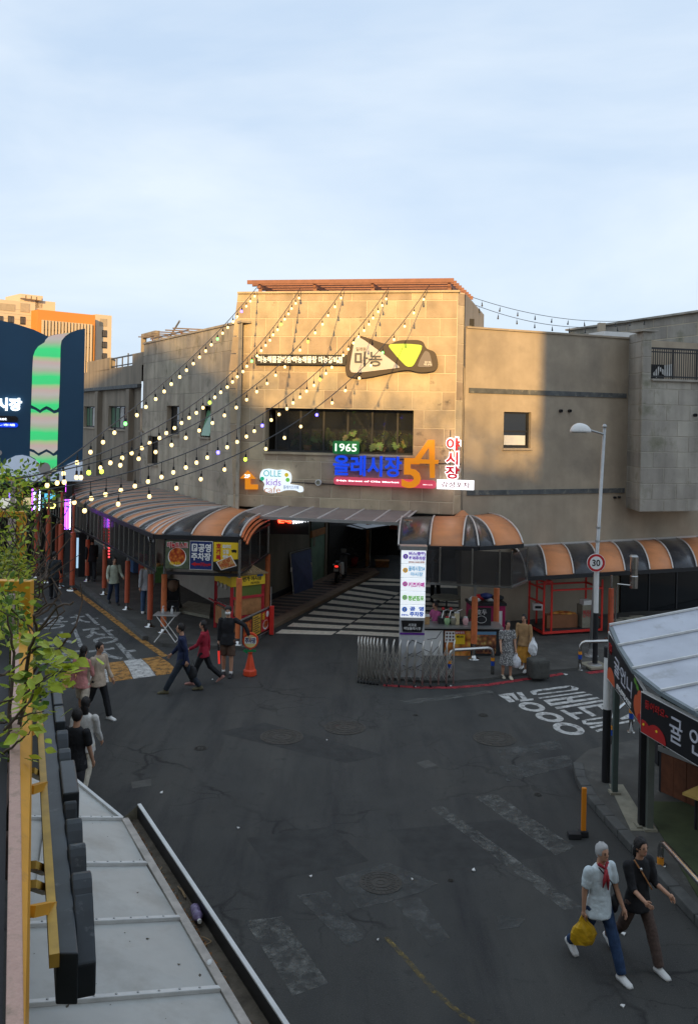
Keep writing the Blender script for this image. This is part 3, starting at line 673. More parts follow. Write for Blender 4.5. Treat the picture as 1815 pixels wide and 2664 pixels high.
# ---- grey building further along the left street
LG = Pl((-19.0, 56.6), (-9.15, 38.92))
lg = thing('grey_building', 'grey plastered building with poster windows behind the left wing', 'building', LG.pt(15, 0))
gh = [LG.box(219, 1057, 258, 1112), LG.box(282, 1056, 341, 1117), LG.box(365, 1062, 374, 1120)]
wall_holes(LG, 0, LG.L, 0, 8.85, gh, 0, 'plaster2', lg)
b = MB(); b.box(LG.pt(LG.L / 2, 7.88, .09), (LG.L, .2, .16), ax=(LG.ex, LG.n, V((0, 0, 1)))); b.build('cornice', 'band', lg)
posterc = [(.05, .12, .06), (.08, .16, .09), (.45, .43, .40), (.42, .13, .11), (.40, .28, .06)]
for i, h in enumerate(gh[:2]):
    wdw = window(LG, h, .18, lg, cols=5, sill='plaster', sash=.05, label=['poster window half hidden by the blue billboard', 'poster window with five coloured banners'][i])
    for k in range(5):
        s_ = h[0] + (h[1] - h[0]) * (k + .12) / 5; s2 = h[0] + (h[1] - h[0]) * (k + .88) / 5
        b = MB(); b.prism([LG.pt(s_, h[2] + .08, -.155), LG.pt(s2, h[2] + .08, -.155), LG.pt(s2, h[3] - .08, -.155), LG.pt(s_, h[3] - .08, -.155)], LG.n * .006); pp = b.build('poster', mat('poster_%d' % k, posterc[k], .6, var=.2, vs_=5), wdw)
window(LG, gh[2], .15, lg, sill='plaster', pane=E('lit_pane', (.8, .8, .85), .8))
for x in (262, 344):
    s_ = LG.px(x, 1100)[0]; b = MB(); b.box(LG.pt(s_, 5.6, .12), (.55, .24, 4.3), ax=(LG.ex, LG.n, V((0, 0, 1)))); b.build('pilaster', 'plaster2', lg)
b = MB()
for x0, x1, y in ((228, 286, 936), (345, 375, 918)):
    s0, s1 = LG.px(x0, 930)[0], LG.px(x1, 930)[0]; zt = LG.px((x0 + x1) / 2, y)[1]; b.box(LG.pt((s0 + s1) / 2, (8.8 + zt) / 2, -.15), (s1 - s0, .3, zt - 8.8), ax=(LG.ex, LG.n, V((0, 0, 1))))
b.build('parapet', 'plaster2', lg)
b = MB(); s0, s1 = LG.px(286, 930)[0], LG.px(344, 930)[0]; zt = LG.px(315, 928)[1]
b.bar(LG.pt(s0, zt, -.1), LG.pt(s1, zt, -.1), .06); b.bar(LG.pt(s0, 8.95, -.1), LG.pt(s1, 8.95, -.1), .05)
for k in range(5): b.bar(LG.pt(s0 + (s1 - s0) * k / 4, 8.85, -.1), LG.pt(s0 + (s1 - s0) * k / 4, zt + (.12 if k == 3 else 0), -.1), .05)
b.build('railing', 'black', lg)
b = MB(); s0, s1 = LG.px(310, 900)[0], LG.px(341, 900)[0]; zt = LG.px(325, 867)[1]
for s_ in (s0, s1): b.bar(LG.pt(s_, 8.8, -1.2), LG.pt(s_, zt, -1.2), .22)
b.bar(LG.pt(s0 - .1, zt, -1.2), LG.pt(s1 + .1, zt, -1.2), .22); b.build('gate_frame', 'plaster2', lg)
b = MB(); b.quad(LG.pt(0, 8.85, 0), LG.pt(LG.L, 8.85, 0), LG.pt(LG.L, 8.85, -9), LG.pt(0, 8.85, -9)); b.quad(LG.pt(0, 0, -9), LG.pt(LG.L, 0, -9), LG.pt(LG.L, 8.85, -9), LG.pt(0, 8.85, -9)); b.build('roof', 'plaster2', lg)

# ---- plastered wing on the right
BW = Pl((3.80, 28.4), (9.75, 30.92)); ZW = 9.60
bwb = thing('plastered_wing', 'taupe plastered wing right of the tall block, half in evening sun', 'building', BW.pt(3, 0))
wh = BW.box(1309, 1072, 1380, 1166)
dh = BW.box(1655, 1500, 1780, 1640)
wall_holes(BW, -.12, BW.L + 6.5, 0, 4.4, [], 0, 'plaster', bwb, 'lower_wall'); wall_holes(BW, -.12, BW.L + 6.5, 4.4, ZW, [wh], 0, 'plaster', bwb)
for y0, y1, nm in ((1000, 1013, 'upper'), (1266, 1278, 'lower')):
    _, _, z0, z1 = BW.box(1395, y0, 1435, y1 + 1); z0, z1 = (7.52, 7.68) if nm == 'upper' else (4.22, 4.38)
    b = MB(); b.box(BW.pt(BW.L / 2 - .05, (z0 + z1) / 2, .012), (BW.L - .15, .05, z1 - z0), ax=(BW.ex, BW.n, V((0, 0, 1)))); b.build('string_course', 'band', bwb)
wdw = window(BW, wh, .16, bwb, rows=2, sill='plaster', sash=.06, rowh=[0, .46, 1.0], label='square two-part window in the plastered wing')
panel_on('ventilator_sash', BW, wh[0] + .1, wh[1] - .14, wh[2] + .1, wh[2] + .42, -.14, -.12, 'white', wdw)
for x, y in ((1456, 1069), (1479, 1069), (1596, 1294), (1607, 1293)):
    s_, z_ = BW.px(x, y); r_ = .055 if y < 1200 else .04; b = MB(); b.lathe(BW.pt(s_, z_, 0), [(r_, 0), (r_, .09), (r_ * .7, .09), (r_ * .7, .02)], 14, ax=(BW.ex, V((0, 0, 1)), BW.n)); b.build('vent_pipe', 'matte', bwb)
b = MB(); b.box(BW.pt(BW.L / 2 - .05, ZW + .02, -.1), (BW.L + .1, .3, .06), ax=(BW.ex, BW.n, V((0, 0, 1)))); b.build('coping', 'plaster', bwb)
b = MB(); b.quad(BW.pt(-.12, 0), BW.pt(-.12, ZW), V((4.4, 33, ZW)), V((5.6, 46, 0))); b.quad(BW.pt(-.1, ZW - .02), BW.pt(BW.L, ZW - .02), BW.pt(BW.L, ZW - .02, -8), BW.pt(-.1, ZW - .02, -8)); b.build('body', 'plaster2', bwb)
# gap between block and wing: dark louvre and recessed strip
b = MB(); b.box((3.78, 28.9, 5.0), (.26, .5, 7.2)); b.build('recessed_pier', 'plaster', bwb)
b = MB(); b.box((3.83, 29.6, 9.0), (.5, .6, 2.0))
b.build('louvre_backing', 'matte', bwb)
for k in range(9):
    b = MB(); b.box((3.80, 29.28, 8.15 + k * .2), (.36, .06, .05)); b.build('louvre_blade', 'frame', bwb)
b = MB(); b.tube([(3.60, 28.15, 3.6), (3.64, 28.2, 8.3), (3.5, 28.1, 8.45), (3.0, 27.98, 8.5)], .022, 6); b.build('conduit', 'plaster', bwb)

# ---- stone pier with balcony at the far right
PA = Pl((9.72, 30.9), (9.74, 29.5)); PB_ = Pl((9.74, 29.5), (13.0, 30.4))
prb = thing('stone_pier_building', 'overhanging grey stone building with balcony railing at the right edge', 'building', PB_.pt(1, 0))
zp = [3.7 + .53 * k for k in range(13)]; ZP = 9.72
bal = (PB_.px(1693, 940)[0], PB_.L + 1, 8.12, ZP + 1)
slabs(PA, 0, PA.L, [3.7, 4.1] + [4.1 + .53 * k for k in range(1, 11)] + [ZP], 3, 'stone3', prb)
slabs(PB_, 0, PB_.L, [3.7, 4.1] + [4.1 + .53 * k for k in range(1, 11)] + [ZP], .92, 'stone3', prb, [bal])
b = MB(); b.quad(PA.pt(0, 3.7, -.012), PA.pt(PA.L, 3.7, -.012), PA.pt(PA.L, ZP, -.012), PA.pt(0, ZP, -.012))
b.quad(PB_.pt(0, 3.7, -.012), PB_.pt(PB_.L, 3.7, -.012), PB_.pt(PB_.L, 8.12, -.012), PB_.pt(0, 8.12, -.012)); b.quad(PB_.pt(0, 8.12, -.012), PB_.pt(bal[0], 8.12, -.012), PB_.pt(bal[0], ZP, -.012), PB_.pt(0, ZP, -.012))
b.quad(PB_.pt(bal[0], 8.12, -.03), PB_.pt(bal[0], 8.12, -.5), PB_.pt(bal[0], ZP, -.5), PB_.pt(bal[0], ZP, -.03))
b.quad(PB_.pt(0, 3.7, -.03), PB_.pt(PB_.L, 3.7, -.03), PB_.pt(PB_.L, 3.7, -3), PA.pt(0, 3.7, -.03)); b.build('wall', 'grout2', prb)
b = MB(); b.box(PB_.pt(.22, ZP + .03, -.25), (.62, .7, .06), ax=(PB_.ex, PB_.n, V((0, 0, 1)))); b.build('coping', 'stone3', prb)
b = MB(); b.box(PB_.pt(bal[0] + 1.5, 8.12, -.1), (3.0, .4, .07), ax=(PB_.ex, PB_.n, V((0, 0, 1)))); b.build('balcony_ledge', 'stone3', prb)
b = MB(); b.quad(PB_.pt(bal[0], 8.1, -.1), PB_.pt(PB_.L, 8.1, -.1), PB_.pt(PB_.L, 8.1, -4), PB_.pt(bal[0], 8.1, -4)); b.build('balcony_floor', 'plaster2', prb)
b = MB(); zt = PB_.px(1700, 905)[1]
b.bar(PB_.pt(bal[0], zt, -.1), PB_.pt(PB_.L, zt, -.1), .06); b.bar(PB_.pt(bal[0], zt - .12, -.1), PB_.pt(PB_.L, zt - .12, -.1), .04); b.bar(PB_.pt(bal[0], 8.24, -.1), PB_.pt(PB_.L, 8.24, -.1), .05)
b.build('railing', 'black', prb)
for k in range(26):
    b = MB(); s_ = bal[0] + .05 + k * .085
    if s_ > PB_.L: break
    b.bar(PB_.pt(s_, 8.16, -.1), PB_.pt(s_, zt - .02, -.1), .055 if k % 11 == 10 else .022); b.build('baluster', 'black', prb)
s_, z_ = PB_.px(1805, 1080); b = MB(); b.lathe(PB_.pt(s_, z_, 0), [(.055, 0), (.055, .1), (.04, .1), (.04, .02)], 14, ax=(PB_.ex, V((0, 0, 1)), PB_.n)); b.build('vent_pipe', 'matte', prb)
b = MB(); b.box(PB_.pt(bal[0] + .45, 8.42, -.7), (.7, .5, .5), ax=(PB_.ex, PB_.n, V((0, 0, 1)))); b.build('balcony_bench', 'matte', prb)
sh = MB(); p0 = [PB_.pt(bal[0] - .1, 8.75, -.6), PB_.pt(bal[0] + .6, 8.62, -.45), PB_.pt(bal[0] + 1.2, 8.72, -.5), PB_.pt(bal[0] + 1.1, 8.3, -.45), PB_.pt(bal[0] + .85, 8.22, -.4), PB_.pt(bal[0] + .62, 8.45, -.4), PB_.pt(bal[0] + .5, 8.2, -.4)]
sh.prism(p0, V((0, .02, 0))); sh.build('white_sheet', 'white', prb)
UW = Pl((10.3, 41.9), (13.9, 32.9))
uwb = thing('stone_upper_house', 'grey stone slab wall rising behind the balcony, sloping up out of frame', 'building', UW.pt(4, 0))
slabs(UW, 0, UW.L, [7.2, 7.85, 8.6, 9.35, 10.1, 10.62, 10.98], 1.7, 'stone3', uwb, g=.012)
b = MB(); b.quad(UW.pt(0, 0, -.012), UW.pt(UW.L, 0, -.012), UW.pt(UW.L, 11, -.012), UW.pt(0, 11, -.012)); b.quad(UW.pt(0, 0, -.012), UW.pt(0, 11, -.012), UW.pt(0, 11, -6), UW.pt(0, 0, -6)); b.build('wall', 'grout', uwb)
b = MB(); b.box(UW.pt(UW.L / 2, 11.02, 0), (UW.L + .1, .3, .08), ax=(UW.ex, UW.n, V((0, 0, 1)))); b.build('coping', 'stone3', uwb)
b = MB(); q = P(1590, 880, 33); b.box((q.x, 33, q.z + .05), (1.35, 1.0, .28), rz=.3); b.build('roof_slab', 'white', uwb); b = MB(); q = P(1563, 858, 33.4); b.box((q.x, 33.4, q.z), (.25, .25, .5)); b.build('chimney', 'plaster', uwb)

# ---- houses behind the viewer that shade the lower part of the scene
fb = thing('facing_house', 'tall house behind the viewer, out of view, shading the junction', 'building', (-2, -10, 0))
b = MB(); prof = [(-30, 0), (9, 0), (9, 13.7), (3.4, 13.9), (.2, 14.1), (-3.2, 14.6), (-6.6, 16.2), (-9.0, 18.2), (-12.5, 20.6), (-30, 23)]
b.prism([V((x, -10, z)) for x, z in prof], V((0, -8, 0))); b.build('body', 'plaster', fb)
b = MB()                                                     # unseen cloud of quads, added to soften the edge of the house's shadow
for k in range(2600):
    x = R.uniform(-14, 6); u = R.random() ** 1.6 * 2.0; zr = 13.8 if x > .2 else 14.1 + (.2 - x) * .15 if x > -3.2 else 14.6 + (-3.2 - x) * .27 if x > -6.9 else 16.2 + (-6.9 - x) * .6
    p = V((x, -10.2 - R.random() * 2.5, zr + .15 + u)); d_ = V((R.gauss(0, 1), R.gauss(0, 1), R.gauss(0, 1))).normalized() * .16; e_ = d_.cross(V((0, 0, 1))).normalized() * .1; b.quad(p - d_, p - e_, p + d_, p + e_)
o = b.build('shadow_softener', mat('softener_quad', (.07, .12, .03), .7), fb); o['kind'] = 'stuff'
fb = thing('corner_house', 'tall house at the viewer\'s right, out of view', 'building', (7, 0, 0))
b = MB(); b.box((8.72, -1.5, 10), (9.2, 9, 20)); b.build('body', 'plaster', fb)

# ================================================================== AWNINGS
def arch_pts(e, r, n=9, bulge=.0, h=0.):
    e, r = V(e), V(r); out = []
    for i in range(n + 1):
        t = i / n * math.pi / 2; hf, vf = 1 - math.cos(t), math.sin(t); hf = .72 * hf + .28 * i / n
        p = e.lerp(r, hf); p.z = e.z + (r.z - e.z) * vf + bulge * math.sin(math.pi * i / n) + h; out.append(p)
    return out
def awn_panel(e0, e1, r0, r1, m, parent, bulge=.0):
    a_, c_ = arch_pts(e0, r0, 9, bulge), arch_pts(e1, r1, 9, bulge); b = MB(); d = V((0, 0, -.02))
    b.loft([[p, q, q + d, p + d] for p, q in zip(a_, c_)]); return b.build('awning_panel', m, parent, smooth=True)
def awn_rib(e, r, parent, bulge=.0, wd=.038, nm='rib', m='rib'):
    pts = arch_pts(e, r, 9, bulge, .012); b = MB()
    for p, q in zip(pts, pts[1:]): b.bar(p, q + (q - p).normalized() * .01, wd, .045)
    return b.build(nm, m, parent)
def post(parent, x, y, ztop, z0=.11, s0=.34, s1=1.72, sleeve='red', r_=.04):
    b = MB(); b.lathe((x, y, z0), [(r_, .0), (r_, ztop - z0)], 12); p = b.build('post', 'steel', parent, smooth=False)
    b = MB(); b.lathe((x, y, z0), [(.085, s0 - z0), (.085, s1 - z0), (.06, s1 - z0 + .012)], 12); b.build('sleeve', sleeve, p)
    b = MB(); b.lathe((x, y, z0), [(.17, 0), (.16, .025), (.08, .035), (.065, .10), (.042, .12)], 16); b.build('base_flange', 'steel', p, smooth=True)
    return p
# ---- long arcade awning on the left
la = thing('arcade_awning', 'long striped arcade awning along the left street, with smoked side screens and red posts', 'awning', (-5.5, 27, 0))
ZE, ZR = 3.17, 3.58
ec = V((-5.53, 25.5, ZE)); ed = V((-.483, .875, 0)); rd_ = V((-.489, .872, 0)); A0 = V((-4.02, 29.7, ZR))
cols = ['orange', 'smoke']
fan = [2.95, 2.25, 1.6, .95, .4, 0.]
npan = 24
for i in range(npan):
    e0, e1 = ec + ed * (2.95 + .63 * i), ec + ed * (2.95 + .63 * (i + 1)); r0, r1 = A0 + rd_ * .63 * i, A0 + rd_ * .63 * (i + 1)
    awn_panel(e0, e1, r0, r1, cols[i % 2], la, .05); awn_rib(e1, r1, la, .05)
for i in range(5):
    e0, e1 = ec + ed * fan[i], ec + ed * fan[i + 1]
    awn_panel(e0, e1, A0, A0 + V((.01, -.01, 0)), cols[(i + 1) % 2] if i < 4 else 'orange', la, .05); awn_rib(e0, A0, la, .05)
fe = [ec, G(423, 1390, ZE), G(498.6, 1391.5, ZE), G(577.5, 1394, ZE), G(625, 1396, ZE)]; fr = [A0, A0, A0 + V((.12, -.1, 0)), V((-3.15, 28.95, 3.56)), V((-2.7, 28.4, 3.52))]
for i in range(4):
    awn_panel(fe[i], fe[i + 1], fr[i] + V((.02, 0, 0)), fr[i + 1] + V((.03, 0, 0)), ['orange', 'smoke', 'orange', 'smoke'][i], la, .06)
for i in range(5): awn_rib(fe[i], fr[i], la, .06)
b = MB(); b.bar(ec + V((0, 0, -.07)), fe[4] + V((0, 0, -.07)), .1, .13); b.build('gutter', 'black', la)
b = MB(); b.bar(ec + V((0, 0, -.07)), ec + ed * 17 + V((0, 0, -.07)), .1, .13); b.build('gutter', 'black', la)
b = MB(); b.bar(ec + ed * .2 + V((.1, .05, -1.12)), ec + ed * 17 + V((.1, .05, -1.12)), .06, .07); b.build('lower_rail', 'black', la)
inn = V((.2, .1, 0)) * .5
for i in range(28):
    p, q = ec + ed * (.2 + .6 * i) + inn, ec + ed * (.2 + .6 * (i + 1)) + inn
    b = MB(); b.quad(p + V((0, 0, -.12)), q + V((0, 0, -.12)), q + V((0, 0, -1.08)), p + V((0, 0, -1.08))); b.build('screen_panel', 'smokeglass', la)
    b = MB(); b.bar(p + V((0, 0, -.1)), p + V((0, 0, -1.12)), .03); b.build('mullion', 'steel', la)
for p in ((-12.75, 39.0), (-11.37, 36.6), (-10.0, 34.23), (-8.68, 31.85), (-7.26, 29.45), (-5.97, 27.1)): post(la, p[0], p[1], 3.1)
for p, s1 in ((G(425, 1655), 1.85), (G(619, 1687), 2.0), (G(694, 1604), 2.05)): post(la, p.x, p.y, 3.1, sleeve='redo', s1=s1, s0=.3)
b = MB(); c0 = G(383, 1640); b.tube([ec + V((-.35, .75, -.12)), ec + V((-.25, .6, -.3)), V((c0.x + .0, c0.y, 2.5)), V((c0.x, c0.y, 2.2)), V((c0.x, c0.y, .1))], .03, 8); b.build('downpipe', 'steel', la)
# front sign rail with three shop signs, end screens, curved end slats
fp0, fp1 = V((ec.x + .35, 25.52, 0)), V((-3.04, 25.32, 0)); FS = Pl((fp0.x, fp0.y), (fp1.x, fp1.y))
b = MB(); b.bar(FS.pt(0, 2.05, -.05), FS.pt(FS.L, 2.05, -.05), .06, .08); b.build('lower_rail', 'black', la)
aend = G(694, 1604); ES = Pl((-3.04, 25.32), (aend.x, aend.y))
b = MB(); b.bar(ES.pt(0, 2.08), ES.pt(ES.L, 2.08), .05, .07); b.bar(ES.pt(0, 3.05), ES.pt(ES.L, 3.05), .05, .07); b.build('end_rail', 'black', la)
for k in range(3):
    s0, s1 = ES.L * k / 3 + .03, ES.L * (k + 1) / 3
    b = MB(); b.quad(ES.pt(s0, 2.1), ES.pt(s1, 2.1), ES.pt(s1, 3.02), ES.pt(s0, 3.02)); b.build('screen_panel', 'smokeglass', la); b = MB(); b.bar(ES.pt(s1, 2.08), ES.pt(s1, 3.05), .03); b.build('mullion', 'steel', la)
for k in range(3):
    q = V((.05 + .07 * k, .05, -.05 - .09 * k)); awn_rib(fe[4] + q, fr[4] + q, la, .06, .06, 'end_slat', 'redo')
b = MB(); b.lathe((fe[4].x - .0, fe[4].y + 1.4, 3.3), [(.04, 0), (.04, .28)], 10); b.build('canopy_stub', 'steel', la)
# the three shop signs
def photo_mat(name, c1, c2, c3, scale=9.):
    m = mat(name, c1, .4, var=.1); N, L = m.node_tree.nodes, m.node_tree.links; bb = N['Principled BSDF']; g = N.new('ShaderNodeNewGeometry')
    v = N.new('ShaderNodeTexVoronoi'); v.inputs['Scale'].default_value = scale; L.new(g.outputs['Position'], v.inputs['Vector'])
    r_ = N.new('ShaderNodeValToRGB'); e_ = r_.color_ramp.elements; e_[0].color = (*c1, 1); e_[1].color = (*c3, 1); e_[1].position = .75
    x = r_.color_ramp.elements.new(.38); x.color = (*c2, 1); L.new(v.outputs['Distance'], r_.inputs['Fac'])
    n = N.new('ShaderNodeTexNoise'); n.inputs['Scale'].default_value = scale * 2.2; n.inputs['Detail'].default_value = 4; L.new(g.outputs['Position'], n.inputs['Vector'])
    mx = N.new('ShaderNodeMix'); mx.data_type = 'RGBA'; mx.blend_type = 'OVERLAY'; mx.inputs['Factor'].default_value = .7
    L.new(r_.outputs['Color'], mx.inputs['A']); L.new(n.outputs['Color'], mx.inputs['B']); L.new(mx.outputs['Result'], bb.inputs['Base Color']); return m
food1 = photo_mat('stew_photo', (.62, .30, .06), (.55, .12, .02), (.30, .03, .01), 11)
food2 = photo_mat('pork_photo', (.55, .20, .08), (.40, .08, .02), (.62, .34, .12), 14)
foodw = photo_mat('walnut_cake_photo', (.80, .42, .12), (.66, .26, .05), (.30, .08, .02), 5.5)
foodb = photo_mat('bean_tray_photo', (.72, .48, .18), (.36, .14, .05), (.14, .05, .03), 8)
def sgn(x0, y0, x1, y1, name, label, m, d=.06, pl=FS, cat='sign', group=None, edge='black'):
    s0, s1, z0, z1 = pl.box(x0, y0, x1, y1, d); t = thing(name, label, cat, pl.pt((s0 + s1) / 2, z0, d), group)
    panel_on('backing', pl, s0 - .015, s1 + .015, z0 - .015, z1 + .015, d - .04, d, edge, t); panel_on('face', pl, s0, s1, z0, z1, d, d + .006, m, t)
    return t, (s0, s1, z0, z1)
def rel(bx, a0, b0, a1, b1): s0, s1, z0, z1 = bx; return s0 + (s1 - s0) * a0, s0 + (s1 - s0) * a1, z0 + (z1 - z0) * b0, z0 + (z1 - z0) * b1
def disc_on(name, pl, s_, z_, r_, d0, d1, m, parent, n=28, rz=None):
    b = MB(); b.prism([pl.pt(s_ + r_ * math.cos(2 * math.pi * k / n), z_ + (rz or r_) * math.sin(2 * math.pi * k / n), d0) for k in range(n)], pl.n * (d1 - d0)); return b.build(name, m, parent)
white_p = mat('print_white', (.80, .79, .76), .4, var=.03); red_p = mat('print_red', (.52, .02, .025), .4, var=.05); yel_p = mat('print_yellow', (.88, .58, .03), .4, var=.05); navy_p = mat('print_navy', (.02, .035, .14), .4, var=.05); blk_p = mat('print_black', (.015, .015, .015), .4, var=.05)
grn_p = mat('print_green', (.01, .22, .07), .4, var=.05)
t, bx = sgn(431, 1407, 492, 1479, 'stew_sign', 'square toast shop sign with a bowl of red stew, left of the parking sign', mat('print_dusk', (.10, .12, .07), .4, var=.3, vs_=9), group='signs on the arcade corner')
a_ = rel(bx, .5, .42, .5, .42); disc_on('bowl', FS, a_[0], a_[2], .27, .066, .07, white_p, t); disc_on('stew', FS, a_[0], a_[2] + .02, .245, .07, .074, food1, t)
text_on('lettering_outline', '마농토스트', FS, *rel(bx, .06, .73, .96, .97), .076, white_p, t, .07, .004); text_on('lettering', '마농토스트', FS, *rel(bx, .08, .745, .94, .955), .081, red_p, t, .035, .003)
text_on('small_lettering', '마농 칼국수', FS, *rel(bx, .2, .12, .68, .25), .076, yel_p, t, .03, .003)
t, bx = sgn(495, 1409, 552, 1481, 'parking_sign', 'dark blue public parking sign with a red arrow', navy_p, group='signs on the arcade corner', edge=white_p)
panel_on('parking_badge', FS, *rel(bx, .07, .64, .33, .92), .066, .07, white_p, t, r=.03); text_on('badge_letter', 'P', FS, *rel(bx, .14, .68, .28, .88), .071, navy_p, t, .02, .003)
text_on('lettering', '공영', FS, *rel(bx, .37, .62, .95, .93), .068, white_p, t, .035, .004); text_on('lettering', '주차장', FS, *rel(bx, .05, .32, .95, .6), .068, white_p, t, .035, .004)
s0, s1, z0, z1 = rel(bx, .05, .1, .95, .26); zm = (z0 + z1) / 2; b = MB()
b.prism([FS.pt(x, z, .068) for x, z in ((s0, zm), (s0 + .13, z1), (s0 + .13, zm + .03), (s1 - .3, zm + .03), (s1 - .3, zm - .03), (s0 + .13, zm - .03), (s0 + .13, z0))], FS.n * .004); b.build('arrow', red_p, t)
panel_on('arrow_tail', FS, s1 - .07, s1, zm - .03, zm + .03, .068, .072, red_p, t); text_on('distance', '70m', FS, s1 - .3, s1 - .08, z0 + .01, z1 - .01, .068, red_p, t, .03, .004)
t, bx = sgn(556, 1411, 619, 1484, 'pork_sign', 'yellow and black pork snack sign at the arcade corner post', yel_p, group='signs on the arcade corner')
s0, s1, z0, z1 = bx; b = MB(); b.prism([FS.pt(x, z, .0665) for x, z in ((s0, z0), (s1, z0), (s1, z0 + (z1 - z0) * .42), (s0, z0 + (z1 - z0) * .3))], FS.n * .003); b.build('black_field', blk_p, t)
b = MB(); q = [rel(bx, *x, *x)[::2] for x in ((.1, .28), (.72, .55), (.97, .18), (.32, .0))]; b.prism([FS.pt(x, z, .070) for x, z in q], FS.n * .004); b.build('photo_border', white_p, t)
q = [rel(bx, *x, *x)[::2] for x in ((.15, .28), (.70, .51), (.92, .19), (.34, .03))]; b = MB(); b.prism([FS.pt(x, z, .0745) for x, z in q], FS.n * .003); b.build('photo', food2, t)
text_on('lettering', '호\n끼\n뽁', FS, *rel(bx, .1, .36, .3, .95), .07, red_p, t, .05, .004); text_on('lettering', '흑돼지', FS, *rel(bx, .36, .78, .7, .92), .07, white_p, t, .04, .004); text_on('lettering', '껍질', FS, *rel(bx, .38, .6, .62, .74), .07, white_p, t, .04, .004); text_on('lettering', '볶음', FS, *rel(bx, .38, .44, .6, .56), .08, white_p, t, .04, .004)
b = MB(); c_ = rel(bx, .84, .7, .84, .7); b.prism([FS.pt(c_[0] + .07 * x, c_[2] + .05 * z, .07) for x, z in ((-1.3, .1), (-.9, .6), (-.2, .9), (.6, .8), (1.1, .3), (1.0, -.5), (.7, -1.1), (.4, -.7), (-.4, -.7), (-.7, -1.1), (-.9, -.3))], FS.n * .004); b.build('pig_silhouette', blk_p, t)

# ---- flat smoked canopy over the passage
fc = thing('flat_canopy', 'flat translucent canopy with pale battens under the tall stone block', 'canopy', (-1, 28, 3.5))
q00, q01 = V((-3.50, 27.75, 3.50)), V((1.66, 26.62, 3.50)); q10, q11 = V((-2.72, 29.05, 3.72)), V((2.20, 28.10, 3.72))
for i in range(6):
    t0, t1 = i / 6, (i + 1) / 6
    b = MB(); c4 = [q00.lerp(q01, t0), q00.lerp(q01, t1), q10.lerp(q11, t1), q10.lerp(q11, t0)]; b.prism(c4, V((0, 0, -.012))); b.build('canopy_sheet', 'clear', fc)
for i in range(7):
    b = MB(); b.bar(q00.lerp(q01, i / 6) + V((0, 0, .012)), q10.lerp(q11, i / 6) + V((0, 0, .012)), .05, .03); b.build('batten', 'rib', fc)
b = MB(); b.bar(q00.lerp(q01, .965) + V((0, 0, .012)), q10.lerp(q11, .965) + V((0, 0, .012)), .05, .03); b.build('batten', 'rib', fc)
b = MB(); b.bar(q00 + V((-.03, 0, -.03)), q01 + V((.03, 0, -.03)), .06, .09); b.build('front_beam', 'galv', fc)
for p in (q00 + V((.06, .05, 0)), q01 + V((-.1, .05, 0))): b = MB(); b.bar(p + V((0, 0, -.05)), p + V((0, 0, -.38)), .06); b.build('hanger', 'galv', fc)

# ---- domed corner awning on the right
ra = thing('corner_awning', 'domed orange and black corner awning right of the passage', 'awning', (3.5, 25, 0))
Z2 = 3.2; re_ = [G(x, y, Z2) for x, y in ((1036, 1419), (1117.5, 1419), (1203, 1420), (1244, 1421), (1285.5, 1419), (1359, 1414))]
apx = V((3.80, 27.9, 3.62)); rr = [V((1.75, 28.0, 3.56)), V((2.75, 27.85, 3.6)), apx, apx, apx + V((.03, .02, 0)), V((4.6, 28.72, 3.62))]
for i in range(5): awn_panel(re_[i], re_[i + 1], rr[i], rr[i + 1] + V((.01, 0, 0)), ['smoke', 'orange', 'smoke', 'smoke', 'orange'][i], ra, .14)
for i in range(6): awn_rib(re_[i], rr[i], ra, .14)
b = MB()
for p, q in ((re_[0], re_[3]), (re_[3], re_[5])): b.bar(p + V((0, 0, -.06)), q + V((0, 0, -.06)), .1, .11)
b.build('gutter', 'black', ra)
cw = [G(1108, 1517, 2.2), G(1330, 1528, 2.2), G(1370, 1511, 2.2)]
tp = [V((p.x, p.y, 3.1)) for p in cw]
b = MB(); b.bar(cw[0], cw[1], .06, .06); b.bar(cw[1], cw[2], .06, .06); b.build('lower_rail', 'steel', ra)
cuts = [0, .16, .54, .86, 1.]
for k in range(4):
    p, q = cw[0].lerp(cw[1], cuts[k]) + V((0, .04, .03)), cw[0].lerp(cw[1], cuts[k + 1]) + V((0, .04, .03)); b = MB(); b.quad(p, q, q + V((0, 0, .9)), p + V((0, 0, .9))); b.build('screen_panel', 'smokeglass', ra)
    b = MB(); b.bar(q, q + V((0, 0, .95)), .045); b.build('mullion', 'steel', ra)
p, q = cw[1], cw[2]; b = MB(); b.quad(p, q, q + V((0, 0, .9)), p + V((0, 0, .9))); b.build('screen_panel', 'smokeglass', ra); b = MB(); b.bar(q, q + V((0, 0, .95)), .04); b.build('mullion', 'steel', ra)
for x, y, nm in ((1231, 1721, 0), (1288, 1690, 1)):
    p = G(x, y); post(ra, p.x, p.y, 2.25, z0=.06, s0=.5 if nm == 0 else .4, s1=1.78, sleeve='redo')
b = MB(); s = P(1061, 1354, 25.3); b.lathe((s.x, s.y, s.z - .45), [(.09, 0), (.05, .03), (.05, .42), (.14, .42), (.14, .46)], 12); b.build('canopy_stub', 'steel', ra)
b = MB(); b.lathe((3.62, 27.75, 3.6), [(.3, 0), (.16, .1), (.05, .2)], 8); b.build('ridge_cap', 'orange', ra)

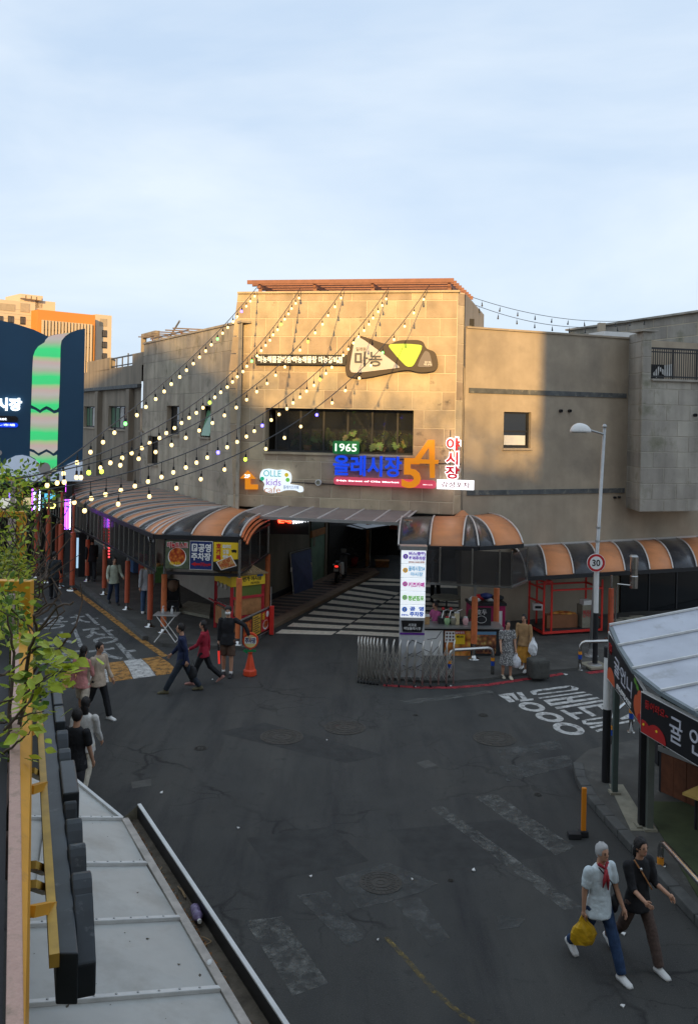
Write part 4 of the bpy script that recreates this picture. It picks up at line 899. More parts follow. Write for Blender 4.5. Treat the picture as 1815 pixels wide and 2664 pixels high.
# ---- low awning on the right
rl_ = thing('low_awning', 'low orange and black striped awning below the plastered wing', 'awning', BW.pt(6, 0))
ex = [(1368, 1500), (1420.5, 1497), (1491, 1493), (1557, 1489), (1624.6, 1485), (1689, 1482), (1749, 1479), (1811, 1475), (1875, 1471)]
tx = [(1330, 1422), (1398, 1418), (1459, 1415), (1526, 1412), (1585, 1409), (1647, 1406), (1699.5, 1403.5), (1758, 1400.6), (1815, 1397)]
Er = [G(x, y, 2.05) for x, y in ex]; Rr = [BW.pt(*BW.px(x, y, .02), .02) for x, y in tx]
for i in range(8): awn_panel(Er[i], Er[i + 1], Rr[i], Rr[i + 1], ['smoke', 'orange'][i % 2], rl_, .13)
for i in range(9): awn_rib(Er[i], Rr[i], rl_, .13)
b = MB(); b.bar(Er[0] + V((0, 0, -.06)), Er[-1] + V((0, 0, -.06)), .1, .12); b.build('gutter', 'black', rl_)
b = MB(); b.bar(Rr[0] + V((0, -.03, .03)), Rr[-1] + V((0, -.03, .03)), .04, .06); b.build('wall_flashing', 'rib', rl_)
for x, y in ((1586, 1668),): p = G(x, y); post(rl_, p.x, p.y, 2.0, z0=.06, s0=.25, s1=1.6, sleeve='red')
# shop front under it
sf = thing('shop_front', 'dark glazed shop front under the low striped awning', 'shopfront', BW.pt(7, 0))
SFp = Pl((BW.pt(5.2, 0, .08).x, BW.pt(5.2, 0, .08).y), (BW.pt(12.5, 0, .08).x, BW.pt(12.5, 0, .08).y))
panel_on('dark_fascia', SFp, 0, SFp.L, 1.75, 2.15, 0, .05, 'matte', sf); panel_on('red_stripe', SFp, .6, SFp.L, 1.6, 1.74, 0, .05, 'crimson', sf)
panel_on('wall_panel', SFp, 0, .9, .0, 1.59, 0, .04, 'darkwall', sf)
for k in range(3): panel_on('glass_door', SFp, 1.0 + 1.25 * k, 2.2 + 1.25 * k, .03, 1.58, 0, .03, 'glass', sf); panel_on('door_frame', SFp, 2.2 + 1.25 * k, 2.25 + 1.25 * k, .03, 1.58, 0, .06, 'frame', sf)
panel_on('notice', SFp, 1.3, 1.55, 1.62, 1.85, .052, .06, 'white', sf)

# ================================================================== PASSAGE AND ALLEY
AL = Pl((-2.75, 31.2), (.9, 41.6))                        # left side of the alley, running away from the viewer
pa = thing('alley_building', 'dark building along the left side of the alley, with a green door', 'building', AL.pt(4, 0))
b = MB()
b.quad(LW.pt(LW.L - .9, 0, -.05), AL.pt(0, 0), AL.pt(0, 3.64), LW.pt(LW.L - .9, 3.64, -.05)); b.quad(AL.pt(0, 0), AL.pt(AL.L, 0), AL.pt(AL.L, 3.64), AL.pt(0, 3.64)); b.build('wall', 'darkwall', pa)
gd = AL.box(807, 1395, 842, 1512, .02)
panel_on('green_door', AL, gd[0], gd[1], .1, gd[3], 0, .05, mat('door_green', (.20, .31, .22), .6, var=.2), pa)
panel_on('door_lintel', AL, gd[0], gd[1], gd[3] + .02, gd[3] + .28, 0, .07, 'wood', pa); panel_on('transom', AL, gd[0], gd[1], gd[3] + .3, 3.2, 0, .04, mat('transom_green', (.10, .13, .10), .3, var=.1), pa)
panel_on('door_jamb', AL, gd[1], gd[1] + .14, .1, 3.2, 0, .09, 'plaster2', pa); panel_on('notice', AL, gd[0] + .18, gd[0] + .4, 1.5, 1.95, .052, .06, 'conc', pa)
panel_on('skirting', AL, 0, gd[0] - .1, .1, .3, 0, .03, 'matte', pa)
panel_on('dark_shop', AL, gd[1] + .5, AL.L, .1, 2.9, 0, .05, 'dark', pa)
# neon letters above the alley
nn_ = thing('neon_lettering', 'red neon lettering under the flat canopy', 'neon sign', P(745, 1355, 29.8)); NP = Pl((-3, 29.8), (3, 29.8))
bx = NP.box(723, 1346, 758, 1361); text_on('letters', '순대', NP, *bx, 0, E('neon_red', (1., .08, .03), 3.), nn_, .05, .03)
bx = NP.box(760, 1352, 803, 1364); panel_on('panel', NP, bx[0] - 1.1, bx[1], bx[2] - .35, bx[3] + .1, -.2, -.06, 'matte', nn_); text_on('white_letters', '영업중입니다', NP, *bx, 0, E('neon_white', (.9, .95, 1.), 1.5), nn_, .04, .02, tilt=.09)
# the far end: market stalls in the dark, white membrane roof
me_ = thing('market_hall', 'dark market hall closing the far end of the alley', 'building', (2, 44, 0))
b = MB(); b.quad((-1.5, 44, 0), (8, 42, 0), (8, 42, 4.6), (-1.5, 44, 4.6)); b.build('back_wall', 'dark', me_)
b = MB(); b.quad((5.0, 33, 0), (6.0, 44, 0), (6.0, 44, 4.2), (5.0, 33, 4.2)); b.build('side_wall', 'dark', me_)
HP = Pl((-1.5, 43.8), (8, 41.8))
for x0, y0, x1, y1, m_ in ((890, 1385, 955, 1478, 'matte'), (962, 1375, 1008, 1470, mat('shutter_black', (.012, .014, .016), .5, var=.2)), (905, 1392, 921, 1436, mat('fridge_glow', (.10, .16, .18), .3, var=.5, vs_=8)), (1013, 1366, 1040, 1377, mat('red_fascia', (.50, .06, .02), .5))):
    bx = HP.box(x0, y0, x1, y1); panel_on('stall_front', HP, max(bx[0], .05), bx[1], max(bx[2], 0), bx[3], 0, .08, m_, me_)
mem = mat('white_membrane', (.80, .82, .84), .6, var=.05)
N_ = mem.node_tree.nodes; tl = N_.new('ShaderNodeBsdfTranslucent'); tl.inputs['Color'].default_value = (.85, .87, .9, 1); ms = N_.new('ShaderNodeMixShader'); ms.inputs['Fac'].default_value = .15
lk = mem.node_tree.links; lk.new(N_['Principled BSDF'].outputs[0], ms.inputs[1]); lk.new(tl.outputs[0], ms.inputs[2]); lk.new(ms.outputs[0], N_['Material Output'].inputs['Surface'])
wr = thing('membrane_roof', 'white membrane roof glimpsed at the end of the passage', 'canopy', (1, 41, 3.6))
b = MB(); b.prism([P(880, 1355, 44), P(1052, 1350, 44), P(1010, 1368, 37.5), P(946, 1377, 36.0), P(884, 1364, 40)], V((0, 0, -.02))); b.build('membrane', mem, wr)
b = MB(); b.bar(P(880, 1357, 42.5), P(950, 1376, 36.1), .06); b.bar(P(1010, 1368, 37.4), P(945, 1378, 36.0), .06); b.build('edge_beam', 'frame', wr)
cp = thing('alley_post', 'rust brown post with a curved steel arm in the alley', 'post', G(954, 1480))
p = G(954, 1480); b = MB(); b.lathe(p, [(.07, 0), (.07, 2.9)], 10); b.build('pole', 'wood', cp); b = MB(); b.tube([p + V((.12, -.1, 0)), p + V((.12, -.1, 2.3)), p + V((.25, -.1, 2.75)), p + V((.6, -.1, 3.0))], .035, 8); b.build('arm', 'steel', cp)
b = MB(); b.lathe(p, [(.16, 0), (.14, .1), (.08, .12)], 12); b.build('base', 'steel', cp)
for x, y, m_, lb in ((917, 1472, 'crimson', 'red bucket at the dark end of the alley'),):
    p = G(x, y); t = thing('bucket', lb, 'bucket', p); b = MB(); b.lathe(p, [(.18, 0), (.24, .38), (.22, .38), (.16, .03)], 16); b.build('pail', m_, t, smooth=True); b = MB(); b.tube([p + V((.24 * math.cos(a), 0, .38 + .2 * math.sin(a))) for a in [math.pi * k / 8 for k in range(9)]], .008, 5); b.build('handle', 'steel', t)
p = G(993, 1474); t = thing('crate', 'orange brown crate at the dark end of the alley', 'crate', p); b = MB(); b.box(p + V((0, 0, .13)), (.6, .4, .26)); b.build('tray', 'wood', t); b = MB(); b.box(p + V((0, 0, .27)), (.64, .44, .03)); b.build('rim', 'wood', t)
# leaning blue board
lb = thing('tarpaulin_screen', 'dark blue tarpaulin screen leaning against the alley wall', 'screen', AL.pt(2, .1))
q0, q1 = G(764, 1545, .1), G(812, 1528, .1); b = MB()
t0, t1 = AL.pt(*AL.px(755, 1442, .08), .08), AL.pt(*AL.px(808, 1428, .08), .08); b.prism([q0, q1, t1, t0], V((.03, -.03, 0))); b.build('sheet', mat('navy_tarp', (.055, .075, .16), .6, var=.2, vs_=5, bump=.3, bs=6), lb)
b = MB(); b.bar(q0 + V((0, -.06, -.02)), t0 + V((0, -.06, .06)), .03); b.bar(q1 + V((0, -.06, -.02)), t1 + V((0, -.06, .06)), .03); b.bar(t0 + V((0, -.06, .06)), t1 + V((0, -.06, .06)), .03); b.build('frame', 'galv', lb)
for a_, c_, k in ((q0, t0, .62), (q1, t1, .6)): b = MB(); b.box(a_.lerp(c_, k) + V((0, -.1, 0)), (.07, .03, .16)); b.build('tag', 'white', lb)
# scooter
def scooter():
    c = G(876, 1516, .1); t = thing('scooter', 'black scooter seen from behind beside the green door', 'scooter', c)
    f_ = V((.25, .97, 0)); s_ = V((.97, -.25, 0)); k = .95
    def q(a, l, z): return c + (s_ * a + f_ * l + V((0, 0, z))) * k
    for l in (0.05, 1.2):
        b = MB(); b.lathe(q(0, l, .24), [(.14, -.05), (.23, -.05), (.24, 0), (.23, .05), (.14, .05)], 18, ax=(f_, V((0, 0, 1)), s_)); w_ = b.build('wheel', 'matte', t)
        b = MB(); b.lathe(q(0, l, .24), [(.05, -.06), (.13, -.03), (.13, .03), (.05, .06)], 14, ax=(f_, V((0, 0, 1)), s_)); b.build('rim', 'galv', w_)
    b = MB(); b.loft([[q(x * w_, l, z) for x, z in ((-1, z0), (-.8, z1), (.8, z1), (1, z0))] for l, w_, z0, z1 in ((-.12, .10, .62, .78), (.0, .17, .42, .82), (.35, .18, .36, .78), (.62, .14, .3, .62))]); b.build('tail_body', mat('scooter_paint', (.16, .16, .17), .25, var=.1, coat=.4), t, bevel=.02)
    b = MB(); b.loft([[q(x * w_, l, z) for x, z in ((-1, z0), (-.7, z1), (.7, z1), (1, z0))] for l, w_, z0, z1 in ((-.08, .1, .80, .86), (.2, .15, .80, .90), (.62, .11, .76, .82))]); b.build('seat', 'matte', t)
    b = MB(); b.loft([[q(-.16, l0, z), q(.16, l0, z), q(.16, l0 + .06, z), q(-.16, l0 + .06, z)] for l0, z in ((.62, .3), (.95, .28), (1.02, .55), (1.0, 1.0))]); b.build('leg_shield', mat('scooter_paint', (.03, .03, .034)), t)
    b = MB(); b.tube([q(-.34, .95, 1.04), q(-.12, 1.0, 1.08), q(.12, 1.0, 1.08), q(.34, .95, 1.04)], .02, 8); b.tube([q(0, 1.0, 1.06), q(0, 1.15, .35)], .03, 8); b.build('handlebar', 'black', t)
    for a in (-1, 1):
        b = MB(); b.tube([q(a * .26, 1.0, 1.07), q(a * .36, 1.02, 1.24)], .008, 6); m_ = b.build('mirror_arm', 'black', t); b = MB(); b.ball(q(a * .38, 1.02, 1.28), (.07, .02, .05), 10, 6); b.build('mirror', 'frame', m_)
    b = MB(); b.loft([[q(-.1, .97, 1.12), q(.1, .97, 1.12), q(.1, 1.0, 1.12), q(-.1, 1.0, 1.12)], [q(-.13, 1.0, 1.28), q(.13, 1.0, 1.28), q(.13, 1.03, 1.28), q(-.13, 1.03, 1.28)]]); b.build('windscreen', mat('screen_grey', (.25, .27, .28), .15), t)
    b = MB(); b.box(q(0, -.13, .7), (.13, .03, .06), rz=-.25); b.build('tail_light', E('tail_red', (.8, .03, .02), 1.2), t)
    for a in (-.12, .12): b = MB(); b.box(q(a, -.11, .77), (.07, .03, .05), rz=-.25); b.build('indicator', 'white', t)
    b = MB(); b.box(q(0, -.14, .55), (.19, .015, .11), rz=-.25); b.build('number_plate', 'white', t)
    b = MB(); b.loft([[q(.14, l, z0), q(.2, l, z0), q(.2, l, z1), q(.14, l, z1)] for l, z0, z1 in ((-.1, .45, .85), (.3, .3, .82), (.4, .3, .6))]); b.build('side_panel', 'white', t, bevel=.01)
    b = MB(); b.bar(q(-.05, .4, .3), q(-.2, .45, .0), .03); b.build('stand', 'galv', t)
scooter()

# ================================================================== SIGNS ON THE STONE BLOCK
D = .16
def k3(pts): return [(580 + x / 2.328, 700 + y / 2.328) for x, y in pts]        # readings from two enlarged views
def k4(x0, y0, x1, y1): return (580 + x0 * .4296, 1000 + y0 * .4296, 580 + x1 * .4296, 1000 + y1 * .4296)
t = thing('restaurant_banner_sign', 'long black sign with three white dish names left of the rounded triangle sign', 'sign', CB.pt(3, 8.2))
s0, z0 = CB.px(664, 948, D); s1, z1 = CB.px(903, 924, D); _, zz = CB.px(664, 921, D)
panel_on('board', CB, s0, s1, z0, zz, .02, D, 'black', t, bevel=.008)
text_on('lettering', '마농해물갈비찜 마농해물탕 마농갈비찜', CB, s0 + .1, s1 - .16, z0 + .06, zz - .06, D, E('sign_ivory', (.95, .86, .66), .5), t, .012, .02)
t = thing('restaurant_emblem_sign', 'large rounded triangle sign in brown, grey and lime on the block', 'sign', CB.pt(5, 8))
o_ = rounded(k3([(820, 396), (1000, 462), (1060, 430), (1205, 428), (1228, 482), (1285, 500), (1302, 585), (1280, 618), (1195, 628), (1105, 606), (850, 664), (742, 650), (738, 560), (780, 430)]), .36)
shape_on('board', CB, o_, .02, D, mat('emblem_brown', (.045, .028, .022), .5, var=.1), t)
shape_on('grey_field', CB, rounded(k3([(800, 405), (850, 425), (1075, 594), (1050, 600), (780, 632), (765, 600)]), .3), D, D + .03, mat('emblem_grey', (.56, .52, .50), .4, var=.04), t)
shape_on('lime_field', CB, rounded(k3([(990, 455), (1110, 452), (1205, 460), (1200, 490), (1150, 590), (1112, 592), (1060, 540)]), .3), D, D + .03, E('emblem_lime', (.46, .62, .06), .22), t)
shape_on('small_field', CB, rounded(k3([(1222, 492), (1250, 505), (1270, 590), (1245, 594), (1175, 594), (1190, 550)]), .3), D, D + .03, mat('emblem_dark_grey', (.14, .12, .13), .4, var=.05), t)
ink = mat('brush_ink', (.06, .065, .08), .5, var=.1)
bx = CB.box(*k3([(805, 473), (865, 497)])[0], *k3([(805, 473), (865, 497)])[1], D + .03); text_on('small_lettering', '일래원', CB, *bx, D + .03, ink, t, .01, .01)
a0, a1 = k3([(797, 500), (963, 590)]); bx = CB.box(*a0, *a1, D + .03); text_on('lettering', '마농', CB, *bx, D + .03, ink, t, .02, .02)
a0, a1 = k3([(1215, 558), (1262, 584)]); bx = CB.box(*a0, *a1, D + .03); text_on('fine_print', '제주 마농\n해물 갈비찜', CB, *bx, D + .03, white_p, t, .01, .006)

t = thing('year_sign', 'green rounded 1965 sign above the blue market letters', 'sign', CB.pt(4.2, 6))
bx = CB.box(*k4(665, 343, 822, 422), .3); panel_on('board', CB, *bx, .2, .3, mat('sign_green', (.008, .16, .045), .4, emit=.25), t, r=.06); text_on('numerals', '1965', CB, *rel(bx, .09, .2, .92, .8), .3, E('sign_pale', (.8, .95, .75), .8), t, .01, .012)
t = thing('market_letter_sign', 'blue glowing Korean market letters left of the orange 54', 'sign', CB.pt(4.6, 5.4))
blue = mat('letter_blue', (.008, .055, .62), .35, var=.05, emit=.55)
bx = CB.box(*k4(668, 432, 1080, 556), .25); text_on('letters', '올레시장', CB, *bx, .2, blue, t, .022, .10)
b = MB(); b.bar(CB.pt(bx[0], bx[2] + .2, .1), CB.pt(bx[1], bx[2] + .2, .1), .03); b.bar(CB.pt(bx[0], bx[3] - .1, .1), CB.pt(bx[1] + 1.2, bx[3] - .1, .1), .03); b.build('support_rail', 'frame', t)
t = thing('street_number_sign', 'large orange numerals 54, the 4 raised above the 5', 'sign', CB.pt(6, 5.2))
org = mat('numeral_orange', (.80, .26, .012), .4, var=.04, emit=.35)
bx = CB.box(*k4(1082, 447, 1197, 628), .3); text_on('numeral_five', '5', CB, *bx, .26, org, t, .03, .09); b = MB()
for i_, pts_ in enumerate((((1240, 336), (1278, 336), (1192, 458), (1152, 458)), ((1146, 452), (1306, 458), (1300, 482), (1150, 478)), ((1244, 336), (1280, 336), (1281, 567), (1252, 566)))):
    q_ = [CB.px(580 + x * .4296, 1000 + y * .4296, .38) for x, y in pts_]; b.prism([CB.pt(a_, c_, .30 + .002 * i_) for a_, c_ in q_], CB.n * (.09 + .003 * i_))
b.build('numeral_four', org, t)
t = thing('street_name_sign', 'pink bar sign with white English street name', 'sign', CB.pt(5, 4.8))
pk = mat('sign_pink', (.68, .085, .14), .4, var=.05, emit=.28)
s0, z0 = CB.px(580 + 670 * .4296, 1000 + 606 * .4296, .2); s1, _ = CB.px(580 + 1287 * .4296, 1000 + 600 * .4296, .2); z1 = CB.px(868, 1000 + 557 * .4296, .2)[1]
panel_on('bar', CB, s0, s1, z0, z1, .12, .2, pk, t, r=.09, tilt=-.03); ln = s1 - s0
text_on('lettering', '54th Street of Olle Market', CB, s0 + ln * .025, s0 + ln * .645, z0 + .11, z1 - .10, .2, E('sign_white', (.95, .93, .9), .9), t, .028, .012); text_on('lettering', '번가', CB, s0 + ln * .875, s0 + ln * .972, z0 + .10, z1 - .18, .2, E('sign_white', (.95, .93, .9), .9), t, .02, .012)
t = thing('night_market_sign', 'vertical red night market letters with glowing white outline', 'sign', CB.pt(7.2, 5.5))
bx = CB.box(*k4(1340, 316, 1438, 580), .3); text_on('glowing_outline', '야\n시\n장', CB, *bx, .22, E('sign_glow', (1., .96, .96), .9), t, .10, .05)
text_on('letters', '야\n시\n장', CB, bx[0] + .035, bx[1] - .035, bx[2] + .04, bx[3] - .04, .27, mat('letter_red', (.55, .01, .03), .4, var=.03, emit=.4), t, .03, .05)
b = MB(); b.bar(CB.pt(bx[0] - .9, bx[2] + .5, .1), CB.pt(bx[1], bx[2] + .5, .18), .03); b.bar(CB.pt(bx[0] + .16, bx[2] - .1, .2), CB.pt(bx[0] + .16, bx[3] + .2, .2), .025); b.build('support_rail', 'frame', t)
t = thing('snack_bar_sign', 'white box sign with dark red letters below the vertical night market letters', 'sign', CB.pt(7, 4.7))
bx = CB.box(*k4(1293, 580, 1517, 637), .3); panel_on('light_box', CB, *bx, .14, .3, E('box_white', (.93, .93, .95), .85), t); text_on('lettering', '감성포차', CB, *rel(bx, .12, .2, .9, .82), .3, mat('letter_maroon', (.42, .02, .04), .5), t, .012, .008)
t = thing('arrow_sign', 'orange bent arrow sign marked 2F', 'sign', CB.pt(.8, 4.8))
ar = [(580 + x * .4296, 1000 + y * .4296) for x, y in ((148, 522), (195, 572), (163, 572), (163, 607), (208, 607), (208, 636), (134, 636), (134, 570), (102, 570))]
shape_on('arrow', CB, ar, .08, .17, org, t); bx = CB.box(*k4(130, 545, 165, 566), .17); text_on('lettering', '2F', CB, *bx, .172, E('sign_white', (.95, .93, .9), .9), t, .02, .01)
t = thing('kids_cafe_sign', 'glowing white cloud sign with pastel kids cafe letters', 'sign', CB.pt(1.7, 4.8))
cl = [(225, 540), (240, 515), (275, 510), (320, 520), (360, 515), (400, 530), (412, 555), (410, 590), (395, 605), (450, 612), (480, 620), (485, 650), (462, 655), (440, 640), (375, 640), (340, 655), (290, 660), (250, 650), (245, 625), (255, 605), (240, 585), (222, 575)]
shape_on('cloud', CB, rounded([(580 + x * .4296, 1000 + y * .4296) for x, y in cl], .4, 3), .06, .17, E('cloud_white', (.80, .88, .95), .5), t)
for tx_, bb, c_ in (('OLLE', (246, 520, 352, 558), (.02, .45, .42)), ('kids', (262, 572, 352, 612), (.35, .12, .55)), ('cafe', (250, 616, 348, 656), (.65, .30, .15)), ('올레키즈카페', (366, 612, 458, 634), (.05, .12, .25))):
    bx = CB.box(*k4(*bb), .17); text_on('lettering', tx_, CB, *bx, .171, mat('pastel_%s' % bb[0], tuple(q * .85 + .08 for q in c_), .5, emit=.3), t, .0, .01)
for x, y, c_ in ((385, 548, (.75, .55, .03)), (238, 571, (.02, .5, .25)), (392, 578, (.2, .6, .1))): s_, z_ = CB.px(580 + x * .4296, 1000 + y * .4296, .17); disc_on('dot', CB, s_, z_, .07, .17, .18, mat('dot_%d' % x, c_, .5, emit=.3), t, n=10)
b = MB(); z_ = CB.px(700, 1000 + 585 * .4296)[1]; b.bar(CB.pt(.9, z_, .03), CB.pt(4.6, z_ - .05, .03), .03); b.build('support_rail', 'frame', t)
t = thing('round_wall_lamp', 'small round white lamp between the cloud sign and the pink bar', 'wall lamp', CB.pt(3, 4.7)); s_, z_ = CB.px(580 + 576 * .4296, 1000 + 594 * .4296, .1); disc_on('disc', CB, s_, z_, .1, .02, .12, 'white', t); disc_on('lens', CB, s_, z_, .07, .12, .13, 'conc', t)

# ================================================================== BILLBOARD AND FAR BUILDINGS
BP = Pl((-17.0, 33.75), (-10.75, 36.0))
bb_ = thing('billboard', 'tall dark blue billboard gate with a glossy ribbon and white lit letters', 'billboard', BP.pt(5, 0))
topo = [(-140, 815), (-60, 822), (0, 833), (40, 842), (89, 857.5), (126, 875.5), (140, 871), (184, 865), (205, 857.5), (222, 854.7), (214.5, 1252), (-140, 1262)]
shape_on('board', BP, topo, -.45, 0, 'blue_board', bb_)
holo = mat('holographic_film', (.50, .47, .42), .35, var=.04)
N_, L_ = holo.node_tree.nodes, holo.node_tree.links; bs_ = N_['Principled BSDF']; g_ = N_.new('ShaderNodeNewGeometry'); sx = N_.new('ShaderNodeSeparateXYZ'); L_.new(g_.outputs['Position'], sx.inputs[0])
nz_ = N_.new('ShaderNodeTexNoise'); nz_.inputs['Scale'].default_value = 1.1; L_.new(g_.outputs['Position'], nz_.inputs['Vector'])
ma = N_.new('ShaderNodeMath'); ma.operation = 'MULTIPLY_ADD'; ma.inputs[1].default_value = .14; L_.new(nz_.outputs['Fac'], ma.inputs[0]); L_.new(sx.outputs['Z'], ma.inputs[2])
mb_ = N_.new('ShaderNodeMath'); mb_.operation = 'MULTIPLY'; mb_.inputs[1].default_value = 1 / 1.12; L_.new(ma.outputs[0], mb_.inputs[0]); mc = N_.new('ShaderNodeMath'); mc.operation = 'FRACT'; L_.new(mb_.outputs[0], mc.inputs[0])
cr_ = N_.new('ShaderNodeValToRGB'); el = cr_.color_ramp.elements; el[0].position = 0; el[0].color = (.06, .60, .20, 1); el[1].position = 1; el[1].color = (.08, .62, .20, 1)
for p_, c_ in ((.25, (.05, .64, .20)), (.48, (.38, .42, .30)), (.62, (.47, .42, .38)), (.78, (.52, .38, .34)), (.92, (.38, .50, .24))): e_ = el.new(p_); e_.color = (*c_, 1)
L_.new(mc.outputs[0], cr_.inputs['Fac']); L_.new(cr_.outputs['Color'], bs_.inputs['Base Color']); L_.new(cr_.outputs['Color'], bs_.inputs['Emission Color']); bs_.inputs['Emission Strength'].default_value = .42
def k8(pts): return [(x * .1642, 980 + y * .1642) for x, y in pts]
rb = [(184, 865), (171, 874), (161, 886), (158.5, 900), (157, 960)] + k8([(955, 0), (935, 490), (905, 520), (860, 532), (800, 490), (740, 465), (690, 490), (640, 527), (580, 490), (500, 450)]) + [(85, 960), (87, 926), (92, 912), (100, 901), (116.5, 890.6), (119, 884), (127, 876), (140, 871.5)]
shape_on('ribbon', BP, rb, 0, .05, holo, bb_)
shape_on('ribbon', BP, k8([(495, 505), (560, 525), (640, 578), (690, 540), (740, 517), (800, 545), (860, 584), (930, 563), (915, 1160), (850, 1215), (800, 1180), (740, 1147), (680, 1180), (610, 1212), (540, 1157), (480, 1140)]), 0, .05, holo, bb_)
shape_on('ribbon', BP, k8([(478, 1182), (540, 1202), (620, 1256), (690, 1215), (740, 1190), (800, 1220), (850, 1258), (910, 1235), (905, 1475), (800, 1545), (640, 1400), (560, 1300), (478, 1255)]), 0, .04, holo, bb_)
pale = mat('billboard_pale', (.62, .72, .86), .5, var=.03, emit=.12)
shape_on('white_hill', BP, k8([(-300, 1650), (-60, 1600), (0, 1480), (60, 1390), (120, 1315), (250, 1252), (360, 1240), (480, 1270), (600, 1340), (650, 1400), (690, 1500), (690, 1655)]), 0, .06, pale, bb_)
shape_on('white_hill', BP, k8([(805, 1655), (805, 1580), (960, 1480), (1080, 1385), (1200, 1333), (1312, 1345), (1308, 1655)]), 0, .06, pale, bb_)
gr = mat('billboard_grey', (.44, .41, .38), .5, var=.03); s_, z_ = BP.px(707 * .1642, 980 + 1450 * .1642, .07); disc_on('grey_disc', BP, s_, z_, .235, .061, .09, gr, bb_); shape_on('grey_stem', BP, k8([(690, 1530), (800, 1530), (798, 1655), (680, 1655)]), .062, .08, gr, bb_)
s_, z_ = BP.px(-2, 1178, .07); disc_on('grey_disc', BP, s_, z_, .11, .02, .05, gr, bb_)
lit = E('letter_lit', (.85, .95, 1.), 1.1)
bx = BP.box(-78, 1034, 58, 1068, .05); text_on('lettering', '올레시장', BP, *bx, .02, lit, bb_, .05, .08)
bx = BP.box(-110, 1081, 48, 1097, .05); panel_on('name_plate', BP, *bx, 0, .05, mat('plate_black', (.02, .02, .022), .3), bb_, r=.13); text_on('lettering', 'Olle Market', BP, bx[1] - 1.55, bx[1] - .42, bx[2] + .07, bx[3] - .06, .05, lit, bb_, .02, .02)
bx = BP.box(-110, 1099, 48, 1111, .05); panel_on('name_plate', BP, *bx, 0, .05, E('plate_blue', (.005, .05, .75), .5), bb_, r=.09); text_on('lettering', 'オルレ市場', BP, bx[1] - 1.2, bx[1] - .12, bx[2] + .05, bx[3] - .04, .05, lit, bb_, .005, .02)
b = MB()
for s_ in (.3, BP.L - .5): b.box(BP.pt(s_, 1.95, -.25), (.25, .25, 3.9))
b.build('leg', 'frame', bb_)
# arcade hall under and behind the billboard
hl = thing('covered_market', 'dark covered market entrance below the blue billboard', 'building', BP.pt(3, 0, -3))
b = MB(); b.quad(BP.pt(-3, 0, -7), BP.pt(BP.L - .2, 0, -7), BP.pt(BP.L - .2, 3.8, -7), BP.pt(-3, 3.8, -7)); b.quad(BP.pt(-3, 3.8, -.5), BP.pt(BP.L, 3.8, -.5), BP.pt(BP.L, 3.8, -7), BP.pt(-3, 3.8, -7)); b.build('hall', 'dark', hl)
for k in range(6):
    sgl = Pl((BP.pt(0, 0, -5).x, BP.pt(0, 0, -5).y), (BP.pt(BP.L, 0, -5).x, BP.pt(BP.L, 0, -5).y))
    panel_on('stall_sign', sgl, .4 + k * .95, 1.2 + k * .95, 2.3, 2.75, 0, .08, E('stall_glow_%d' % (k % 4), [(.75, .62, .35), (.12, .45, .55), (.5, .12, .35), (.65, .66, .6)][k % 4], .55), hl)
# neon tubes by the market entrance
def neon(x0, y0, x1, y1, Y, label, cols_):
    pl = Pl((-30, Y), (0, Y)); s0, s1, z0, z1 = pl.box(x0, y0, x1, y1); t = thing('neon_sign', label, 'neon sign', pl.pt((s0 + s1) / 2, z0), 'neon lights at the market entrance')
    panel_on('box', pl, s0, s1, z0, z1, -.15, 0, 'matte', t); n = len(cols_)
    for i, c_ in enumerate(cols_): b = MB(); s_ = s0 + (s1 - s0) * (i + .5) / n; b.tube([pl.pt(s_, z0 + .03, .04), pl.pt(s_, z1 - .03, .04)], (s1 - s0) / n * .33, 6); b.build('tube', E('neon_%d_%d_%d' % tuple(int(q * 9) for q in c_), c_, 2.6), t)
pu, vi, wh_ = (.55, .08, 1.), (.28, .12, 1.), (.65, .75, 1.)
neon(169, 1297, 186, 1379, 33.2, 'tall purple neon box on the arcade post', [pu, vi, pu, wh_])
neon(83, 1270, 99, 1331, 36, 'purple neon stripes below the billboard', [pu, wh_, vi]); neon(102, 1272, 107, 1330, 36, 'white blue neon strip beside the purple stripes', [wh_])
neon(171, 1256, 187, 1281, 37.4, 'small purple neon block under the billboard corner', [pu, vi, pu]); neon(24, 1279, 34, 1296, 36, 'faint violet neon among the leaves', [vi, wh_])
pl = Pl((-30, 35), (0, 35)); bx = pl.box(115, 1282, 147, 1325); t = thing('stall_light_sign', 'small colourful lit food sign with a yellow neon loop', 'neon sign', pl.pt(bx[0], bx[2]))
panel_on('box', pl, *bx, -.1, 0, 'matte', t); panel_on('blue_field', pl, *rel(bx, .05, .62, .9, .95), 0, .02, E('field_cyan', (.1, .5, .75), .7), t); panel_on('green_field', pl, *rel(bx, .02, .45, .35, .6), 0, .02, E('field_green', (.1, .5, .15), .5), t)
b = MB(); q = rel(bx, .25, .1, .95, .38); b.tube([pl.pt(q[0], q[3], .04), pl.pt(q[1] - .05, q[3], .04), pl.pt(q[1], (q[2] + q[3]) / 2, .04), pl.pt(q[1] - .05, q[2], .04), pl.pt(q[0], q[2], .04)], .025, 6); b.build('neon_loop', E('neon_yellow', (.9, .85, .2), 2.2), t)
